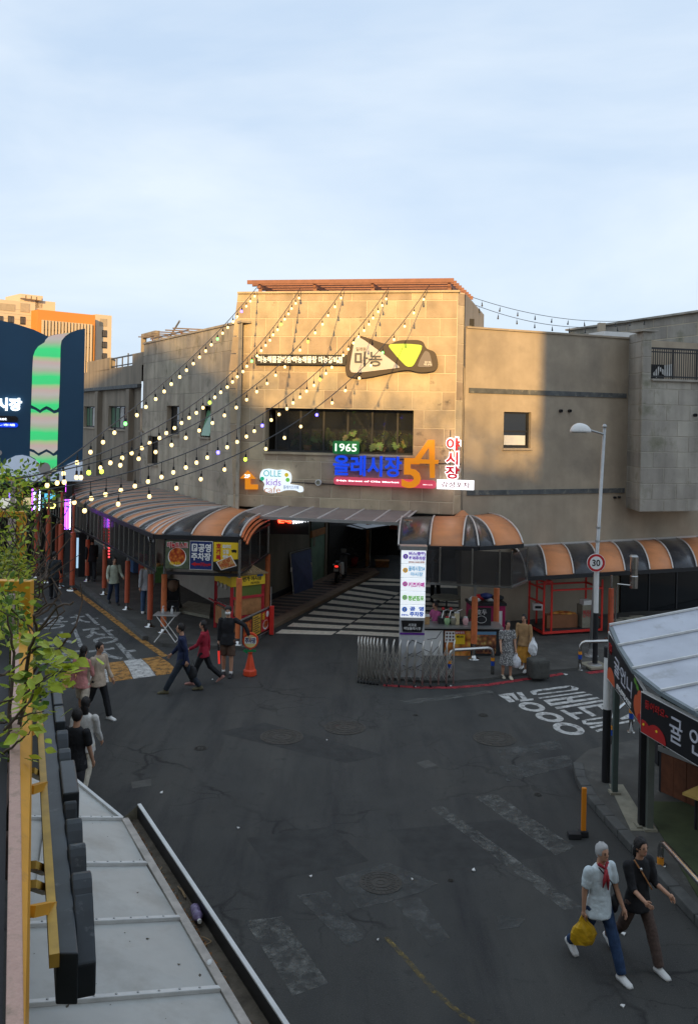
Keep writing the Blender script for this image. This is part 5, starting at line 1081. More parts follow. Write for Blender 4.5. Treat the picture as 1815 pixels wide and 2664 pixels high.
# red market posts below the billboard
for i, (x, y0, y1, Y) in enumerate(((97, 1335, 1470, 35.5), (127, 1346, 1500, 34.5), (160, 1365, 1500, 33.5), (191, 1385, 1500, 33))):
    p, q = P(x, y0, Y), P(x, y1, Y); t = thing('market_post', ['red market post behind the yellow frame', 'thick red post under the food sign', 'red post left of the purple neon box', 'red post right of the purple neon box'][i], 'post', (p.x, Y, 0), 'red posts at the market entrance')
    b = MB(); b.lathe((p.x, Y, 0), [(.095, .2), (.095, p.z), (.045, p.z + .02), (.045, 3.6)], 12); b.build('sleeve', 'red', t); b = MB(); b.lathe((p.x, Y, 0), [(.2, 0), (.18, .05), (.06, .1), (.06, .22)], 12); b.build('base', 'steel', t)
# red lanterns strip in the arcade, lit
t = thing('red_led_strips', 'two vertical strips of red lights hanging in the arcade', 'light strip', (-8.0, 32.2, 2))
for x in (273, 284):
    b = MB()
    for k in range(14): p = P(x, 1345 + k * 8, 32.5); b.ball(p, .035, 6, 4)
    b.build('strip', E('led_red', (1., .05, .06), 2.), t)

# ---- far hotel
HL = 130.
hp = Pl((-60.5, HL - 6), (-29.3, HL + 22)); cream = mat('hotel_cream', (.62, .50, .36), .8, var=.06, vs_=.1); ocl = mat('hotel_orange', (.62, .25, .055), .7, var=.06, vs_=.1)
ht = thing('hotel', 'far cream and orange hotel glowing in the evening sun', 'building', (-48, HL, 0))
def ph(x0, y0, x1, y1, d): return hp.box(x0, y0, x1, y1, d)
def hbox(name, x0, y0, x1, y1, d0, d1, m_):
    s0, s1, z0, z1 = ph(x0, y0, x1, y1, d1); return panel_on(name, hp, s0, s1, max(z0, 0), z1, d0, d1, m_, ht)
hbox('wall', -80, 779, 89, 1150, -12, 0, cream); hbox('upper_storey', 89, 783, 141, 1150, -14, -3, cream); hbox('stair_tower', 53, 767, 112, 800, -9, -3, cream)
hbox('orange_wall', 96, 812, 245, 1150, -10, 2.5, ocl); hbox('end_tower', 247, 819, 288, 1150, -12, 0, cream); hbox('back_wall', 200, 824, 248, 1150, -12, -2, cream)
for k in range(4): hbox('roof_vent', 57 + k * 14, 765 + k * 2, 67 + k * 14, 775 + k * 2, -2.9, -2.0, cream)
s0, s1, z0, z1 = ph(108, 838, 234, 1100, 2.6)
gl = panel_on('glazing', hp, s0, s1, max(z0, 10), z1, 2.5, 2.6, mat('hotel_glass', (.10, .17, .22), .12, var=.2, vs_=.4, spec=.7), ht)
for k in range(16): panel_on('mullion', hp, s0 + (s1 - s0) * k / 15 - .12, s0 + (s1 - s0) * k / 15 + .12, max(z0, 10), z1, 2.6, 2.95, cream, gl)
for k in range(5): panel_on('transom', hp, s0, s1, z1 - 1.5 - 2.2 * k, z1 - 1.35 - 2.2 * k, 2.6, 2.75, 'frame', gl)
for x0, y0, x1, y1 in ((54, 824, 67, 844), (22, 822, 37, 840), (0, 822, 9, 838), (267, 859, 279, 877), (267, 889, 279, 906), (267, 919, 279, 934), (267, 948, 279, 964)):
    s0, s1, z0, z1 = ph(x0, y0, x1, y1, .1); wv = panel_on('window', hp, s0, s1, z0, z1, 0, .1, 'frame', ht)
    for a0, a1 in ((.06, .47), (.53, .94)): panel_on('pane', hp, s0 + (s1 - s0) * a0, s0 + (s1 - s0) * a1, z0 + .15, z1 - .15, .1, .16, mat('hotel_pane', (.09, .08, .07), .2, var=.2), wv)
for x0, y0, x1, y1 in ((54, 789, 78, 812), (0, 790, 40, 808), (261, 829, 279, 848)): hbox('roof_terrace_opening', x0, y0, x1, y1, -.02, .08, mat('terrace_shade', (.42, .34, .24), .8, var=.1)); 
for k in range(9): s0, s1, z0, z1 = ph(-80, 800 + k * 13, 89, 801 + k * 13, .05); panel_on('joint', hp, s0, s1, z0, z0 + .06, 0, .03, 'grout2', ht)

# ================================================================== STRING LIGHTS
warm = E('bulb_warm', (1., .70, .27), 1.9); bulbc = [E('bulb_blue', (.10, .08, 1.), 6.), E('bulb_lime', (.50, .85, .04), 4.), E('bulb_green', (.12, .8, .12), 3.5)]
def bulb_mesh(m):
    b = MB(); b.lathe((0, 0, 0), [(.012, -.10), (.026, -.113), (.035, -.138), (.030, -.162), (.016, -.176), (.004, -.179)], 9); return b.mesh('bulb', m, smooth=True)
b = MB(); b.lathe((0, 0, 0), [(.006, .02), (.006, -.03), (.018, -.035), (.021, -.10), (.014, -.105)], 7); SOCK = b.mesh('socket', 'black')
BM = [bulb_mesh(m_) for m_ in [warm] + bulbc]; BOFF = bulb_mesh(mat('bulb_off', (.06, .06, .06), .2))
def string(p0, p1, sag, n, label, colour={}, unlit=False, drop=.05, group='bulb strings across the street'):
    p0, p1 = V(p0), V(p1); t = thing('string_light', label, 'string lights', p0, group)
    def at(u): q = p0.lerp(p1, u); q.z -= sag * 4 * u * (1 - u); return q
    b = MB(); b.tube([at(k / 40) for k in range(41)], .011, 5); b.build('cable', 'black', t)
    for k in range(n):
        u = (k + .6) / n * .95; q = at(u) - p0; 
        o = inst('bulb', BOFF if unlit else BM[colour.get(k, 0)], t, q + V((0, 0, -drop)), (R.uniform(-.12, .12), R.uniform(-.12, .12), 0))
        s_ = inst('socket', SOCK, o, (0, 0, 0)); 
        if drop > .06: b = MB(); b.bar(q + p0, q + p0 + V((0, 0, -drop)), .008); b.build('drop_cord', 'black', t)
Ys = 27.9
string(P(668, 748, 28.9), P(40, 1290, 12.8), .35, 27, 'leftmost bulb string, running from the pergola\'s left end', {3: 1, 8: 3, 20: 3})
string(P(782, 748, 28.6), P(80, 1240, 12.8), .95, 37, 'second bulb string from the left, densely hung', {5: 2, 12: 3, 20: 2, 34: 2}, drop=.1)
string(P(896, 746, 28.3), P(40, 1245, 12.8), 1.15, 25, 'third bulb string, hung from the middle of the pergola', {5: 2, 22: 2})
string(P(1012, 746, 28.1), P(80, 1280, 12.8), 1.25, 38, 'fourth bulb string, densely hung above the wide window', {13: 2, 21: 1, 26: 1}, drop=.13)
string(P(1116, 742, 27.9), P(80, 1315, 12.8), 1.45, 20, 'rightmost bulb string, crossing in front of the emblem sign', {4: 3, 9: 1, 13: 2})
string(P(1224, 772, 32), P(1712, 826, 37), .45, 11, 'upper unlit bulb string against the sky at right', unlit=True, group='unlit strings at right')
string(P(1216, 786, 31.5), P(1640, 842, 36), .45, 9, 'lower unlit bulb string against the sky at right', unlit=True, group='unlit strings at right')

# ================================================================== STREET FURNITURE AND STALLS
def lump(b, c, r, n=10, m=7, seed=0):                        # an uneven rounded lump (bags, cloth)
    rr_ = random.Random(seed); o = len(b.v); b.ball(c, r, n, m); c = V(c)
    for i in range(o, len(b.v)): p = V(b.v[i]); k = 1 + rr_.uniform(-.12, .12); b.v[i] = tuple(c + (p - c) * k)
# ---- lit direction totem
TPp = G(1074, 1768); TY = TPp.y; TP = Pl((-10, TY), (10, TY))
tt = thing('direction_totem', 'tall white lit direction totem with five coloured arrow panels', 'sign', (TPp.x, TY, 0))
s0, s1 = TP.px(1042, 1520)[0], TP.px(1106, 1520)[0]; zt = TP.px(1074, 1431)[1]
b = MB(); b.prism([TP.pt(x, z, 0) for x, z in ((s0, 0), (s1, 0), (s1, zt), (s0, zt))], -TP.n * .28); b.build('body', mat('totem_body', (.50, .51, .52), .5, var=.15, vs_=3), tt)
b = MB(); b.box(TP.pt((s0 + s1) / 2, zt + .05, -.14), (s1 - s0 + .06, .36, .1)); b.build('cap', 'galv', tt)
rows = [1431, 1467, 1503, 1538, 1573, 1607]
txt = [(('버스(중형)', .30, .58, .98, .92), ('하역주차장', .30, .26, .98, .58), ('(07:00~22:00 운영)', .3, .04, .95, .2)), (('올레시장54', .3, .5, .95, .88), ('야시장', .38, .1, .88, .42)), (('키즈카페', .30, .3, .95, .7),), (('청년점포', .30, .3, .95, .7),), (('공  영', .38, .54, .95, .9), ('주차장', .38, .1, .95, .48), ('전방70m', .04, .14, .34, .28))]
tcol = [(.12, .03, .42), (.02, .30, .55), (.60, .10, .42), (.16, .50, .08), (.01, .10, .50)]; acol = [(.12, .03, .42), (.75, .40, .03), (.60, .10, .42), (.20, .50, .12), (.01, .12, .55)]
for i in range(5):
    z1, z0 = TP.px(1074, rows[i])[1] - .01, TP.px(1074, rows[i + 1])[1] + .01; bx = (s0, s1, z0, z1)
    pn = panel_on('light_panel', TP, s0, s1, z0, z1, .0, .03, E('totem_face', (.86, .90, .93), .42), tt)
    ac, tc_ = mat('totem_ink_a%d' % i, acol[i], .5, emit=.25), mat('totem_ink_t%d' % i, tcol[i], .5, emit=.25)
    c_ = rel(bx, .17, .55 if i < 4 else .66, .17, .55 if i < 4 else .66); disc_on('arrow_disc', TP, c_[0], c_[2], .065, .03, .034, ac, pn, 18)
    if i == 2: text_on('lettering', '2F', TP, c_[0] - .04, c_[0] + .04, c_[2] - .03, c_[2] + .03, .035, white_p, pn, .02, .003)
    else:
        b = MB(); b.prism([TP.pt(c_[0] + x * .04, c_[2] + z * .045, .035) for x, z in ((0, 1), (.9, .1), (.3, .1), (.3, -1), (-.3, -1), (-.3, .1), (-.9, .1))], TP.n * .003); b.build('arrow', white_p, pn)
    for tx_, a0, b0, a1, b1 in txt[i]: text_on('lettering', tx_, TP, *rel(bx, a0, b0, a1, b1), .031, tc_ if not tx_.startswith('(0') else mat('totem_ink_small', (.55, .12, .05), .5), pn, .045 if i != 1 else .02, .004)
z1, z0 = TP.px(1074, 1614)[1], TP.px(1074, 1643)[1]; b = MB(); b.prism([TP.pt(x, z, .01) for x, z in ((s0 + .03, z1), (s1 - .03, z1), (s1 - .07, z0), (s0 + .07, z0))], TP.n * .03); b.build('black_plate', blk_p, tt)
text_on('lettering', '서귀포\n매일올레시장', TP, s0 + .1, s1 - .1, z0 + .05, z1 - .07, .042, white_p, tt, .012, .004)
panel_on('purple_strip', TP, s0, s1, TP.px(1074, 1651)[1], TP.px(1074, 1646)[1], .005, .015, mat('strip_purple', (.14, .03, .30), .5), tt)
b = MB()
for k in range(5): z_ = .2 + k * .17; b.tube([TP.pt(s0 + .05 + .04 * k, z_, .012), TP.pt((s0 + s1) / 2, z_ + .13 * (-1) ** k, .012), TP.pt(s1 - .05, z_ + .03, .012)], .008, 4)
b.build('line_drawing', blk_p, tt)

# ---- walnut cake stall
st = thing('walnut_cake_stall', 'snack stall counter with walnut cake photo panels beside the lit totem', 'stall', (2.8, 24.5, 0))
SP = Pl((G(1100, 1716).x, 24.62), (G(1295, 1716).x + .12, 24.72))
W3 = SP.L; zc = SP.px(1150, 1634)[1]
b = MB(); b.prism([SP.pt(0, .08, 0), SP.pt(W3, .08, 0), SP.pt(W3, zc, 0), SP.pt(0, zc, 0)], -SP.n * .65); b.build('counter_body', 'matte', st)
b = MB(); b.box(SP.pt(W3 / 2, zc + .02, -.3), (W3 + .06, .76, .04), ax=(SP.ex, SP.n, V((0, 0, 1)))); b.build('counter_top', 'galv', st)
bx = SP.box(1101, 1640, 1151, 1708); panel_on('white_panel', SP, *bx, 0, .012, 'white', st)
b = MB(); b.tube([SP.pt(bx[0] + .1, bx[3] - .25, .016), SP.pt(bx[0] + .35, bx[3] - .22, .016), SP.pt(bx[1] - .05, bx[3] - .02, .016)], .008, 4); b.tube([SP.pt(bx[0] + .02, bx[2] + .2, .016), SP.pt(bx[0] + .25, bx[2] + .1, .016), SP.pt(bx[1] - .1, bx[2] + .32, .016)], .008, 4); b.build('line_drawing', blk_p, st)
bx = SP.box(1155, 1641, 1223, 1707); panel_on('photo_panel', SP, *bx, 0, .012, foodw, st); panel_on('menu_sheet', SP, *rel(bx, .02, .55, .4, .98), .0125, .016, white_p, st); panel_on('price_card', SP, *rel(bx, .4, .48, .78, .86), .0125, .016, yel_p, st); panel_on('red_heading', SP, *rel(bx, .4, .87, .78, .99), .0125, .016, red_p, st)
text_on('lettering', '호두과자', SP, *rel(bx, .42, .885, .76, .975), .0165, white_p, st, .03, .003); text_on('price', '₩5,000', SP, *rel(bx, .46, .72, .72, .82), .0165, blk_p, st, .02, .003)
for k in range(9): c_ = rel(bx, .09 + .12 * (k % 3), .90 - .13 * (k // 3), 0, 0); disc_on('menu_dot', SP, c_[0], c_[2], .028, .0165, .019, mat('menu_brown', (.12, .05, .03), .5), st, 10)
bx = SP.box(1237, 1643, 1289, 1700); panel_on('photo_panel', SP, *bx, 0, .012, foodb, st)
for k in range(2):
    for j in range(5): c_ = rel(bx, .1 + .2 * j, .14 + .17 * k, 0, 0); disc_on('mould_cup', SP, c_[0], c_[2], .048, .0125, .02, mat('cup_brown', (.09, .03, .02), .4), st, 12)
panel_on('sky_strip', SP, *rel(bx, 0, .86, 1, 1), .0125, .016, mat('print_sky', (.15, .30, .45), .5), st)
def box_thing(name, label, cat, p, size, m, lid=None, rz=0., group=None):
    t = thing(name, label, cat, p, group); b = MB(); b.box(V(p) + V((0, 0, size[2] / 2)), size, rz=rz); b.build('body', m, t, bevel=.01)
    if lid: b = MB(); b.box(V(p) + V((0, 0, size[2] + .012)), (size[0] * 1.04, size[1] * 1.04, .024), rz=rz); b.build('lid', lid, t)
    return t
zt_ = zc + .041
def on(x, d): s_ = SP.px(x, 1630)[0]; return SP.pt(s_, zt_, d)
box_thing('paper_bag_rack', 'small rack of paper bags on the counter by the vendor', 'rack', on(1110, -.35), (.22, .25, .22), mat('kraft', (.45, .27, .12), .8, var=.3, vs_=20), 'white')
box_thing('cream_carton', 'cream carton standing on the snack counter', 'carton', on(1192, -.3), (.13, .12, .32), mat('cream_card', (.72, .62, .38), .7), 'white')
for i, (x, m_, lb) in enumerate(((1166, mat('cup_green', (.35, .55, .28), .5), 'pale green cup stack on the snack counter'), (1182, 'conc', 'grey tub on the snack counter'), (1214, mat('cup_pink', (.75, .42, .42), .5), 'pink bottle on the snack counter'))):
    p = on(x, -.25); t = thing('counter_tub', lb, 'container', p, 'containers on the snack counter'); b = MB(); b.lathe(p, [(.06, 0), (.085, .12), (.08, .16), (.05, .2)], 12); b.build('tub', m_, t, smooth=True); b = MB(); b.lathe(p + V((0, 0, .2)), [(.055, 0), (.05, .03)], 10); b.build('lid', 'white' if i else red_p, t)
p = on(1245, -.2); t = thing('menu_blackboard', 'small menu blackboard on the snack counter', 'menu board', p); b = MB(); b.box(p + V((.1, 0, .25)), (.55, .03, .5)); b.build('board', 'matte', t); b = MB(); b.tube([p + V((.1 + .14 * math.cos(a), -.02, .17 + .1 * math.sin(a))) for a in [k * .5 for k in range(14)]], .006, 4); b.build('chalk_drawing', white_p, t); text_on('chalk_lettering', '호두', Pl((p.x - .1, p.y - .02), (p.x + .4, p.y - .02)), .06, .35, p.z + .3, p.z + .45, .0, white_p, t, .0, .004)
b = MB(); p = on(1168, -.45); t = thing('cake_griddle', 'griddle with steel handles and red knobs behind the snack counter front', 'griddle', p); b.box(p + V((.1, 0, .08)), (.7, .3, .16)); b.build('plate', 'frame', t)
for k in range(3): b = MB(); b.tube([p + V((-.15 + .2 * k, -.1, .16)), p + V((-.1 + .2 * k, -.05, .36)), p + V((.05 + .2 * k, .1, .38))], .015, 6); b.build('handle', 'steel', t)
for k in range(2): b = MB(); b.ball(p + V((-.12 + .22 * k, -.08, .42)), .045, 8, 6); b.build('knob', red_p, t)
# purple red freezer behind, towels on it
fzp = G(1262, 1680); fz = thing('freezer_box', 'magenta chest freezer behind the snack counter', 'freezer', (fzp.x, 27.0, 0)); c = V((P(1262, 1600, 27.0).x, 27.0, 0)); zf = P(1262, 1570, 27).z
b = MB(); b.box(c + V((0, 0, zf / 2)), (1.05, .7, zf), rz=.1); b.build('cabinet', mat('freezer_magenta', (.36, .012, .085), .4, var=.1), fz, bevel=.02); b = MB(); b.box(c + V((0, 0, zf + .04)), (1.1, .75, .08), rz=.1); b.build('lid', 'black', fz); panel_on('poster', Pl((c.x - .5, c.y - .42), (c.x + .5, c.y - .34)), .72, .95, .3, .9, .0, .01, 'white', fz)
tw = thing('folded_towels', 'heap of striped red, white and blue cloths on the freezer', 'cloth', c + V((0, 0, zf + .08)))
for k, m_ in enumerate(('white', red_p, navy_p, 'white', 'matte')): b = MB(); lump(b, c + V((-.35 + .17 * k, -.1 + .05 * (k % 2), zf + .15 + .05 * (k % 3))), (.2, .16, .09), 9, 6, k); b.build('cloth', m_, tw, smooth=True)
# white umbrella top of a far table in the alley
p = G(1160, 1612); t = thing('round_table', 'small round pale table behind the snack stall', 'table', (p.x, p.y, 0)); b = MB(); b.lathe((p.x, p.y, .72), [(.5, 0), (.52, .02), (.5, .045)], 24); b.build('top', 'conc', t); b = MB(); b.tube([(p.x, p.y, .02), (p.x, p.y, .72)], .03, 8); b.build('stem', 'frame', t); b = MB(); b.lathe((p.x, p.y, 0), [(.25, 0), (.22, .03)], 16); b.build('foot', 'frame', t)

# ---- folding accordion gate
gx = [931, 939, 947, 955, 963, 971, 980, 990, 1004, 1019, 1036, 1055, 1075, 1096, 1117, 1138, 1158, 1176]
gt = thing('folding_gate', 'stainless accordion folding gate, bunched up at its left end', 'gate', G(1050, 1780))
gps = [G(x, 1771 + 13 * math.sin(math.pi * min(1, max(0, (x - 925) / 250.)) * .75)) for x in gx]; hh = 1.12
gm = mat('gate_steel', (.52, .49, .44), .38, metal=.55, var=.15, vs_=7)
nrm = V((.12, .99, 0))
for i, p in enumerate(gps):
    b = MB(); a_, c_ = p - nrm * .16 + V((.02, 0, 0)), p + nrm * .16 - V((-.02, 0, 0)); arc = [a_ + V((0, 0, .06)), a_ + V((0, 0, hh - .2))]
    for k in range(1, 8): t_ = math.pi * k / 8; arc.append(p - nrm * .16 * math.cos(t_) + V((.04 * (i > 8) * math.sin(t_), 0, hh - .2 + .2 * math.sin(t_))))
    arc += [c_ + V((0, 0, hh - .2)), c_ + V((0, 0, .06))]; b.tube(arc, .02, 7); ho = b.build('hoop', gm, gt, smooth=True)
    if i % 2 == 0 or i < 6: b = MB(); b.lathe(a_ + V((0, 0, .045)), [(.015, -.02), (.042, -.02), (.042, .02), (.015, .02)], 10, ax=(V((0, 1, 0)), V((0, 0, 1)), V((1, 0, 0)))); b.build('caster', 'black', ho)
for i in range(len(gps) - 1):
    p, q = gps[i], gps[i + 1]
    for sd_ in (-.13, .13):
        o_ = nrm * sd_
        for z0, z1 in ((.15, .5), (.5, .85)):
            b = MB(); b.bar(p + o_ + V((0, 0, z0)), q + o_ + V((0, 0, z1)), .018, .012); b.bar(p + o_ * 1.06 + V((0, 0, z1)), q + o_ * 1.06 + V((0, 0, z0)), .018, .012); b.build('lattice', gm, gt)

# ---- bow barriers with orange and blue bands
def barrier(p, q, label, hgt=.75, ends=(1, 1)):
    t = thing('bow_barrier', label, 'barrier', p, 'steel bow barriers'); d_ = (q - p).normalized(); b = MB(); pts = []
    if ends[0]: pts += [p + V((0, 0, .0)), p + V((0, 0, hgt - .12)), p + d_ * .04 + V((0, 0, hgt - .04))]
    pts += [p + d_ * .14 + V((0, 0, hgt)), q - d_ * .14 + V((0, 0, hgt))]
    if ends[1]: pts += [q - d_ * .04 + V((0, 0, hgt - .04)), q + V((0, 0, hgt - .12)), q]
    b.tube(pts, .045, 10); b.build('bow', 'steel', t, smooth=True)
    for e_, on_ in ((p, ends[0]), (q, ends[1])):
        if on_:
            for z0, z1, m_ in ((hgt - .34, hgt - .26, mat('band_orange', (.75, .28, .02), .5)), (hgt - .46, hgt - .35, mat('band_blue', (.01, .06, .35), .5))): b = MB(); b.lathe(e_, [(.05, z0), (.05, z1)], 12); b.build('band', m_, t)
            b = MB(); b.lathe(e_, [(.09, 0), (.085, .015), (.055, .02)], 14); b.build('base_plate', 'steel', t)
barrier(G(1168, 1768), G(1280, 1760), 'low steel bow barrier between the folding gate and the two waiting women')
barrier(G(1507, 1742), G(1640, 1738), 'steel bow barrier beside the lamp post, half hidden by the fruit shop roof')
barrier(G(1640, 1904), G(1593, 1950) , 'steel bow barrier behind the green fruit shop post')
barrier(V((4.72, 13.05, .12)), V((5.0, 9.6, .12)), 'low steel rail on the turf beside the walking couple', .36)

# ---- street lamp with speed limit sign
lp0 = G(1536, 1706, .06); tp = P(1571, 1112, 25.2); lam = thing('street_lamp', 'grey street lamp with a half-dome head and a 30 speed sign', 'street lamp', lp0)
b = MB(); b.tube([lp0, lp0.lerp(tp, .35), lp0.lerp(tp, .36), tp], [.075, .07, .055, .048], 12); b.build('pole', 'galv', lam, smooth=True); b = MB(); b.lathe(lp0, [(.2, 0), (.19, .03), (.1, .06), (.085, .2)], 16); b.build('base', 'galv', lam)
b = MB(); b.ball(tp + V((0, 0, .03)), .07, 10, 8); b.build('finial', 'galv', lam, smooth=True)
for k in (.5, .56): q = lp0.lerp(tp, k); b = MB(); b.lathe(q, [(.075, -.02), (.075, .02)], 12); b.build('clamp', 'galv', lam)
hd = P(1506, 1118, 25.0); b = MB(); b.tube([tp + V((0, 0, -.2)), hd + V((.28, 0, -.0))], [.032, .03], 8); b.build('arm', 'galv', lam)
b = MB(); o = len(b.v); b.lathe((0, 0, 0), [(.27 * math.cos(math.pi / 2 * k / 7), .26 * math.sin(math.pi / 2 * k / 7)) for k in range(8)], 20)
b.v = [tuple(hd + V((x * (1.0 if x < 0 else 1.25), y * .8, z - .07))) for x, y, z in b.v]; b.build('lamp_head', 'white', lam, smooth=True); b = MB(); b.lathe(hd + V((0, 0, -.09)), [(.2, 0), (.2, .02)], 18); b.build('lens', 'conc', lam)
sg = thing('speed_limit_sign', 'round red-rimmed speed limit 30 sign on the lamp post', 'road sign', P(1549, 1464, 23.84)); SGp = Pl((-10, 23.84), (20, 23.84)); s_, z_ = SGp.px(1549, 1464); r_ = 23.8 / FL * 23.84
disc_on('edge', SGp, s_, z_, r_, .0, .02, white_p, sg, 36); disc_on('red_ring', SGp, s_, z_, r_ * .95, .02, .024, red_p, sg, 36); disc_on('white_field', SGp, s_, z_, r_ * .70, .024, .028, white_p, sg, 36)
text_on('numerals', '30', SGp, s_ - r_ * .44, s_ + r_ * .44, z_ - r_ * .36, z_ + r_ * .36, .028, blk_p, sg, .02, .004); b = MB(); b.box(SGp.pt(s_, z_, -.05), (.3, .06, .05)); b.build('bracket', 'galv', sg)
def bollard_pole(x, y, ztop, zmid, label, whitetop, cap=True, Y=None, r_=.07):
    p = G(x, y, .06); t = thing('striped_pole', label, 'pole', p, 'black and white poles'); b = MB(); b.lathe(p, [(r_, 0), (r_, zmid)], 14); b.build('black_sleeve', 'black', t); b = MB(); b.lathe(p, [(r_ * .96, zmid), (r_ * .96, ztop)], 14); b.build('white_sleeve', 'white', t)
    if cap: b = MB(); b.lathe(p, [(r_ * 1.05, ztop), (r_ * 1.05, ztop + .18), (r_ * .9, ztop + .2)], 14); b.build('cap', 'black', t)
    b = MB(); b.lathe(p, [(.2, 0), (.18, .03), (.1, .05)], 18); b.build('flange', 'galv', t); b = MB(); b.box(p + V((0, 0, -.01)), (.62, .62, .05), rz=.3); b.build('footing', 'conc', t)
    return t
bollard_pole(1546, 1730, 2.55, 1.42, 'black pole with white top in front of the lamp post', True)
bollard_pole(1574, 2042, 2.32, 1.38, 'black pole with white top at the fruit shop corner', True, r_=.075)

# ---- steel flue
t = thing('flue_pipe', 'stainless steel flue pipe hanging at the low awning', 'flue', P(1647, 1528, 26.9)); p0, p1 = P(1647, 1530, 26.9), P(1647, 1448, 26.9)
b = MB(); b.lathe(p0, [(.12, 0), (.12, (p1 - p0).z * .38), (.11, (p1 - p0).z * .4), (.11, (p1 - p0).z * .58), (.12, (p1 - p0).z * .6), (.12, (p1 - p0).z)], 16); b.build('pipe', 'steel', t); b = MB(); b.lathe(p1, [(.14, 0), (.1, .05)], 16); b.build('cowl', 'galv', t)
b = MB(); b.tube([p0 + V((-.05, 0, .08)), p0 + V((-.5, 0, .12)), p0 + V((-.52, 0, -.1)), V((p0.x - .55, 26.9, .1))], .025, 8); b.build('bracket', 'steel', t)

# ---- red wheeled cart frame
ct = thing('wheeled_cart', 'bright red steel frame cart on casters under the low awning', 'cart', (7, 27.5, 0))
cA, cB, cC = G(1412, 1660), G(1563, 1650), G(1374, 1640); cD = cB + (cC - cA); hC = 1.72
def cb(a_, c_, w_=.055, nm='frame_bar'): b = MB(); b.bar(a_, c_, w_); b.build(nm, 'cartred', ct)
up = lambda p, z: V((p.x, p.y, z))
for p in (cA, cB, cC, cD): cb(up(p, .12), up(p, hC), nm='upright')
cE = cA.lerp(cB, .13); cb(up(cE, .12), up(cE, hC), nm='upright'); cF = cC.lerp(cD, .13); cb(up(cF, .12), up(cF, hC), nm='upright')
for p, q in ((cA, cB), (cB, cD), (cD, cC), (cC, cA)): cb(up(p, .16), up(q, .16), .07, 'base_bar')
for p, q, z in ((cA, cC, hC), (cE, cF, hC), (cA, cE, hC), (cC, cF, hC), (cA, cC, 1.05), (cA, cC, 1.5), (cE, cB, 1.45), (cF, cD, 1.45), (cB, cD, 1.45), (cB, cD, .5)): cb(up(p, z), up(q, z), .05)
b = MB(); b.prism([up(p, .2) for p in (cA, cB, cD, cC)], V((0, 0, .02))); b.build('deck', 'frame', ct)
for p in (cA.lerp(cD, .12), cB.lerp(cC, .1), cC.lerp(cB, .1)): b = MB(); b.lathe(up(p, .07), [(.02, -.025), (.065, -.025), (.065, .025), (.02, .025)], 12, ax=(V((1, 0, 0)), V((0, 0, 1)), V((0, 1, 0)))); b.build('caster', 'black', ct)
c = cA.lerp(cD, .38); t = thing('long_carton', 'long brown carton of food wrap lying on the red cart', 'box', up(c, .22)); b = MB(); b.box(up(c, .42), (1.05, .3, .4), rz=.25); b.build('carton', mat('brown_card', (.24, .10, .045), .8, var=.2), t); b = MB(); lump(b, up(c, .63) + V((.1, .05, 0)), (.4, .13, .07), 10, 6, 3); b.build('wrap', foodw, t)
c = cB.lerp(cC, .22); t = thing('white_crate_stack', 'white printed carton standing on the red cart', 'box', up(c, .22)); b = MB(); b.box(up(c, .57), (.42, .35, .7), rz=.25); b.build('carton', 'conc', t); b = MB(); b.box(up(c, .99), (.3, .25, .14), rz=.3); b.build('top_box', 'white', t); text_on('lettering', '한라봉', Pl((c.x - .2, c.y - .22), (c.x + .22, c.y - .12)), .05, .37, .55, .78, .02, red_p, t, .01, .004)
c = cC + V((.05, -.02, 0)); t = thing('small_white_box', 'small white box hung on the left side of the red cart', 'box', up(c, .8)); b = MB(); b.box(up(c + V((.2, -.06, 0)), .78), (.3, .2, .2)); b.build('carton', 'white', t); b = MB(); b.box(up(c + V((.2, -.165, 0)), .78), (.2, .01, .08)); b.build('print', blk_p, t)
p = G(1398, 1762, .06); t = thing('stone_block', 'dark rough stone block beside the woman in the mustard skirt', 'stone', p); b = MB(); b.box(p + V((0, 0, .24)), (.5, .45, .48), rz=.2); o = b.build('block', mat('rough_stone', (.07, .068, .06), .95, var=.3, vs_=6, bump=.8, bs=12), t, bevel=.06)

# ---- things at the arcade corner
def folding_table():
    c = G(433, 1668, .11); t = thing('folding_table', 'small folding table with white crossed legs at the arcade corner', 'table', c); zt = .78; b = MB(); b.box(c + V((0, 0, zt)), (.68, .5, .03), rz=-.05); b.build('top', 'galv', t, bevel=.008)
    for y in (-.2, .2):
        for a_ in (-1, 1): b = MB(); b.tube([c + V((a_ * .3, y, .02)), c + V((-a_ * .26, y + .01, zt - .02))], .014, 6); b.build('leg', 'white', t)
    for a_ in (-1, 1): b = MB(); b.tube([c + V((a_ * .3, -.2, .02)), c + V((a_ * .3, .2, .02))], .014, 6); b.build('foot_bar', 'white', t)
    for dx, lb in ((-.12, 'left'), (.14, 'right')):
        p = c + V((dx, .02, zt + .016)); h_ = thing('sanitiser_bottle', 'clear pump bottle on the folding table, the %s one' % lb, 'bottle', p, 'bottles on the folding table'); b = MB(); b.lathe(p, [(.035, 0), (.036, .11), (.014, .14), (.014, .16)], 10); b.build('bottle', mat('clear_plastic', (.62, .63, .62), .15, alpha=.75), h_, smooth=True); b = MB(); b.lathe(p, [(.008, .16), (.008, .2)], 6); b.box(p + V((.015, 0, .205)), (.05, .016, .014)); b.build('pump', 'white', h_)
folding_table()
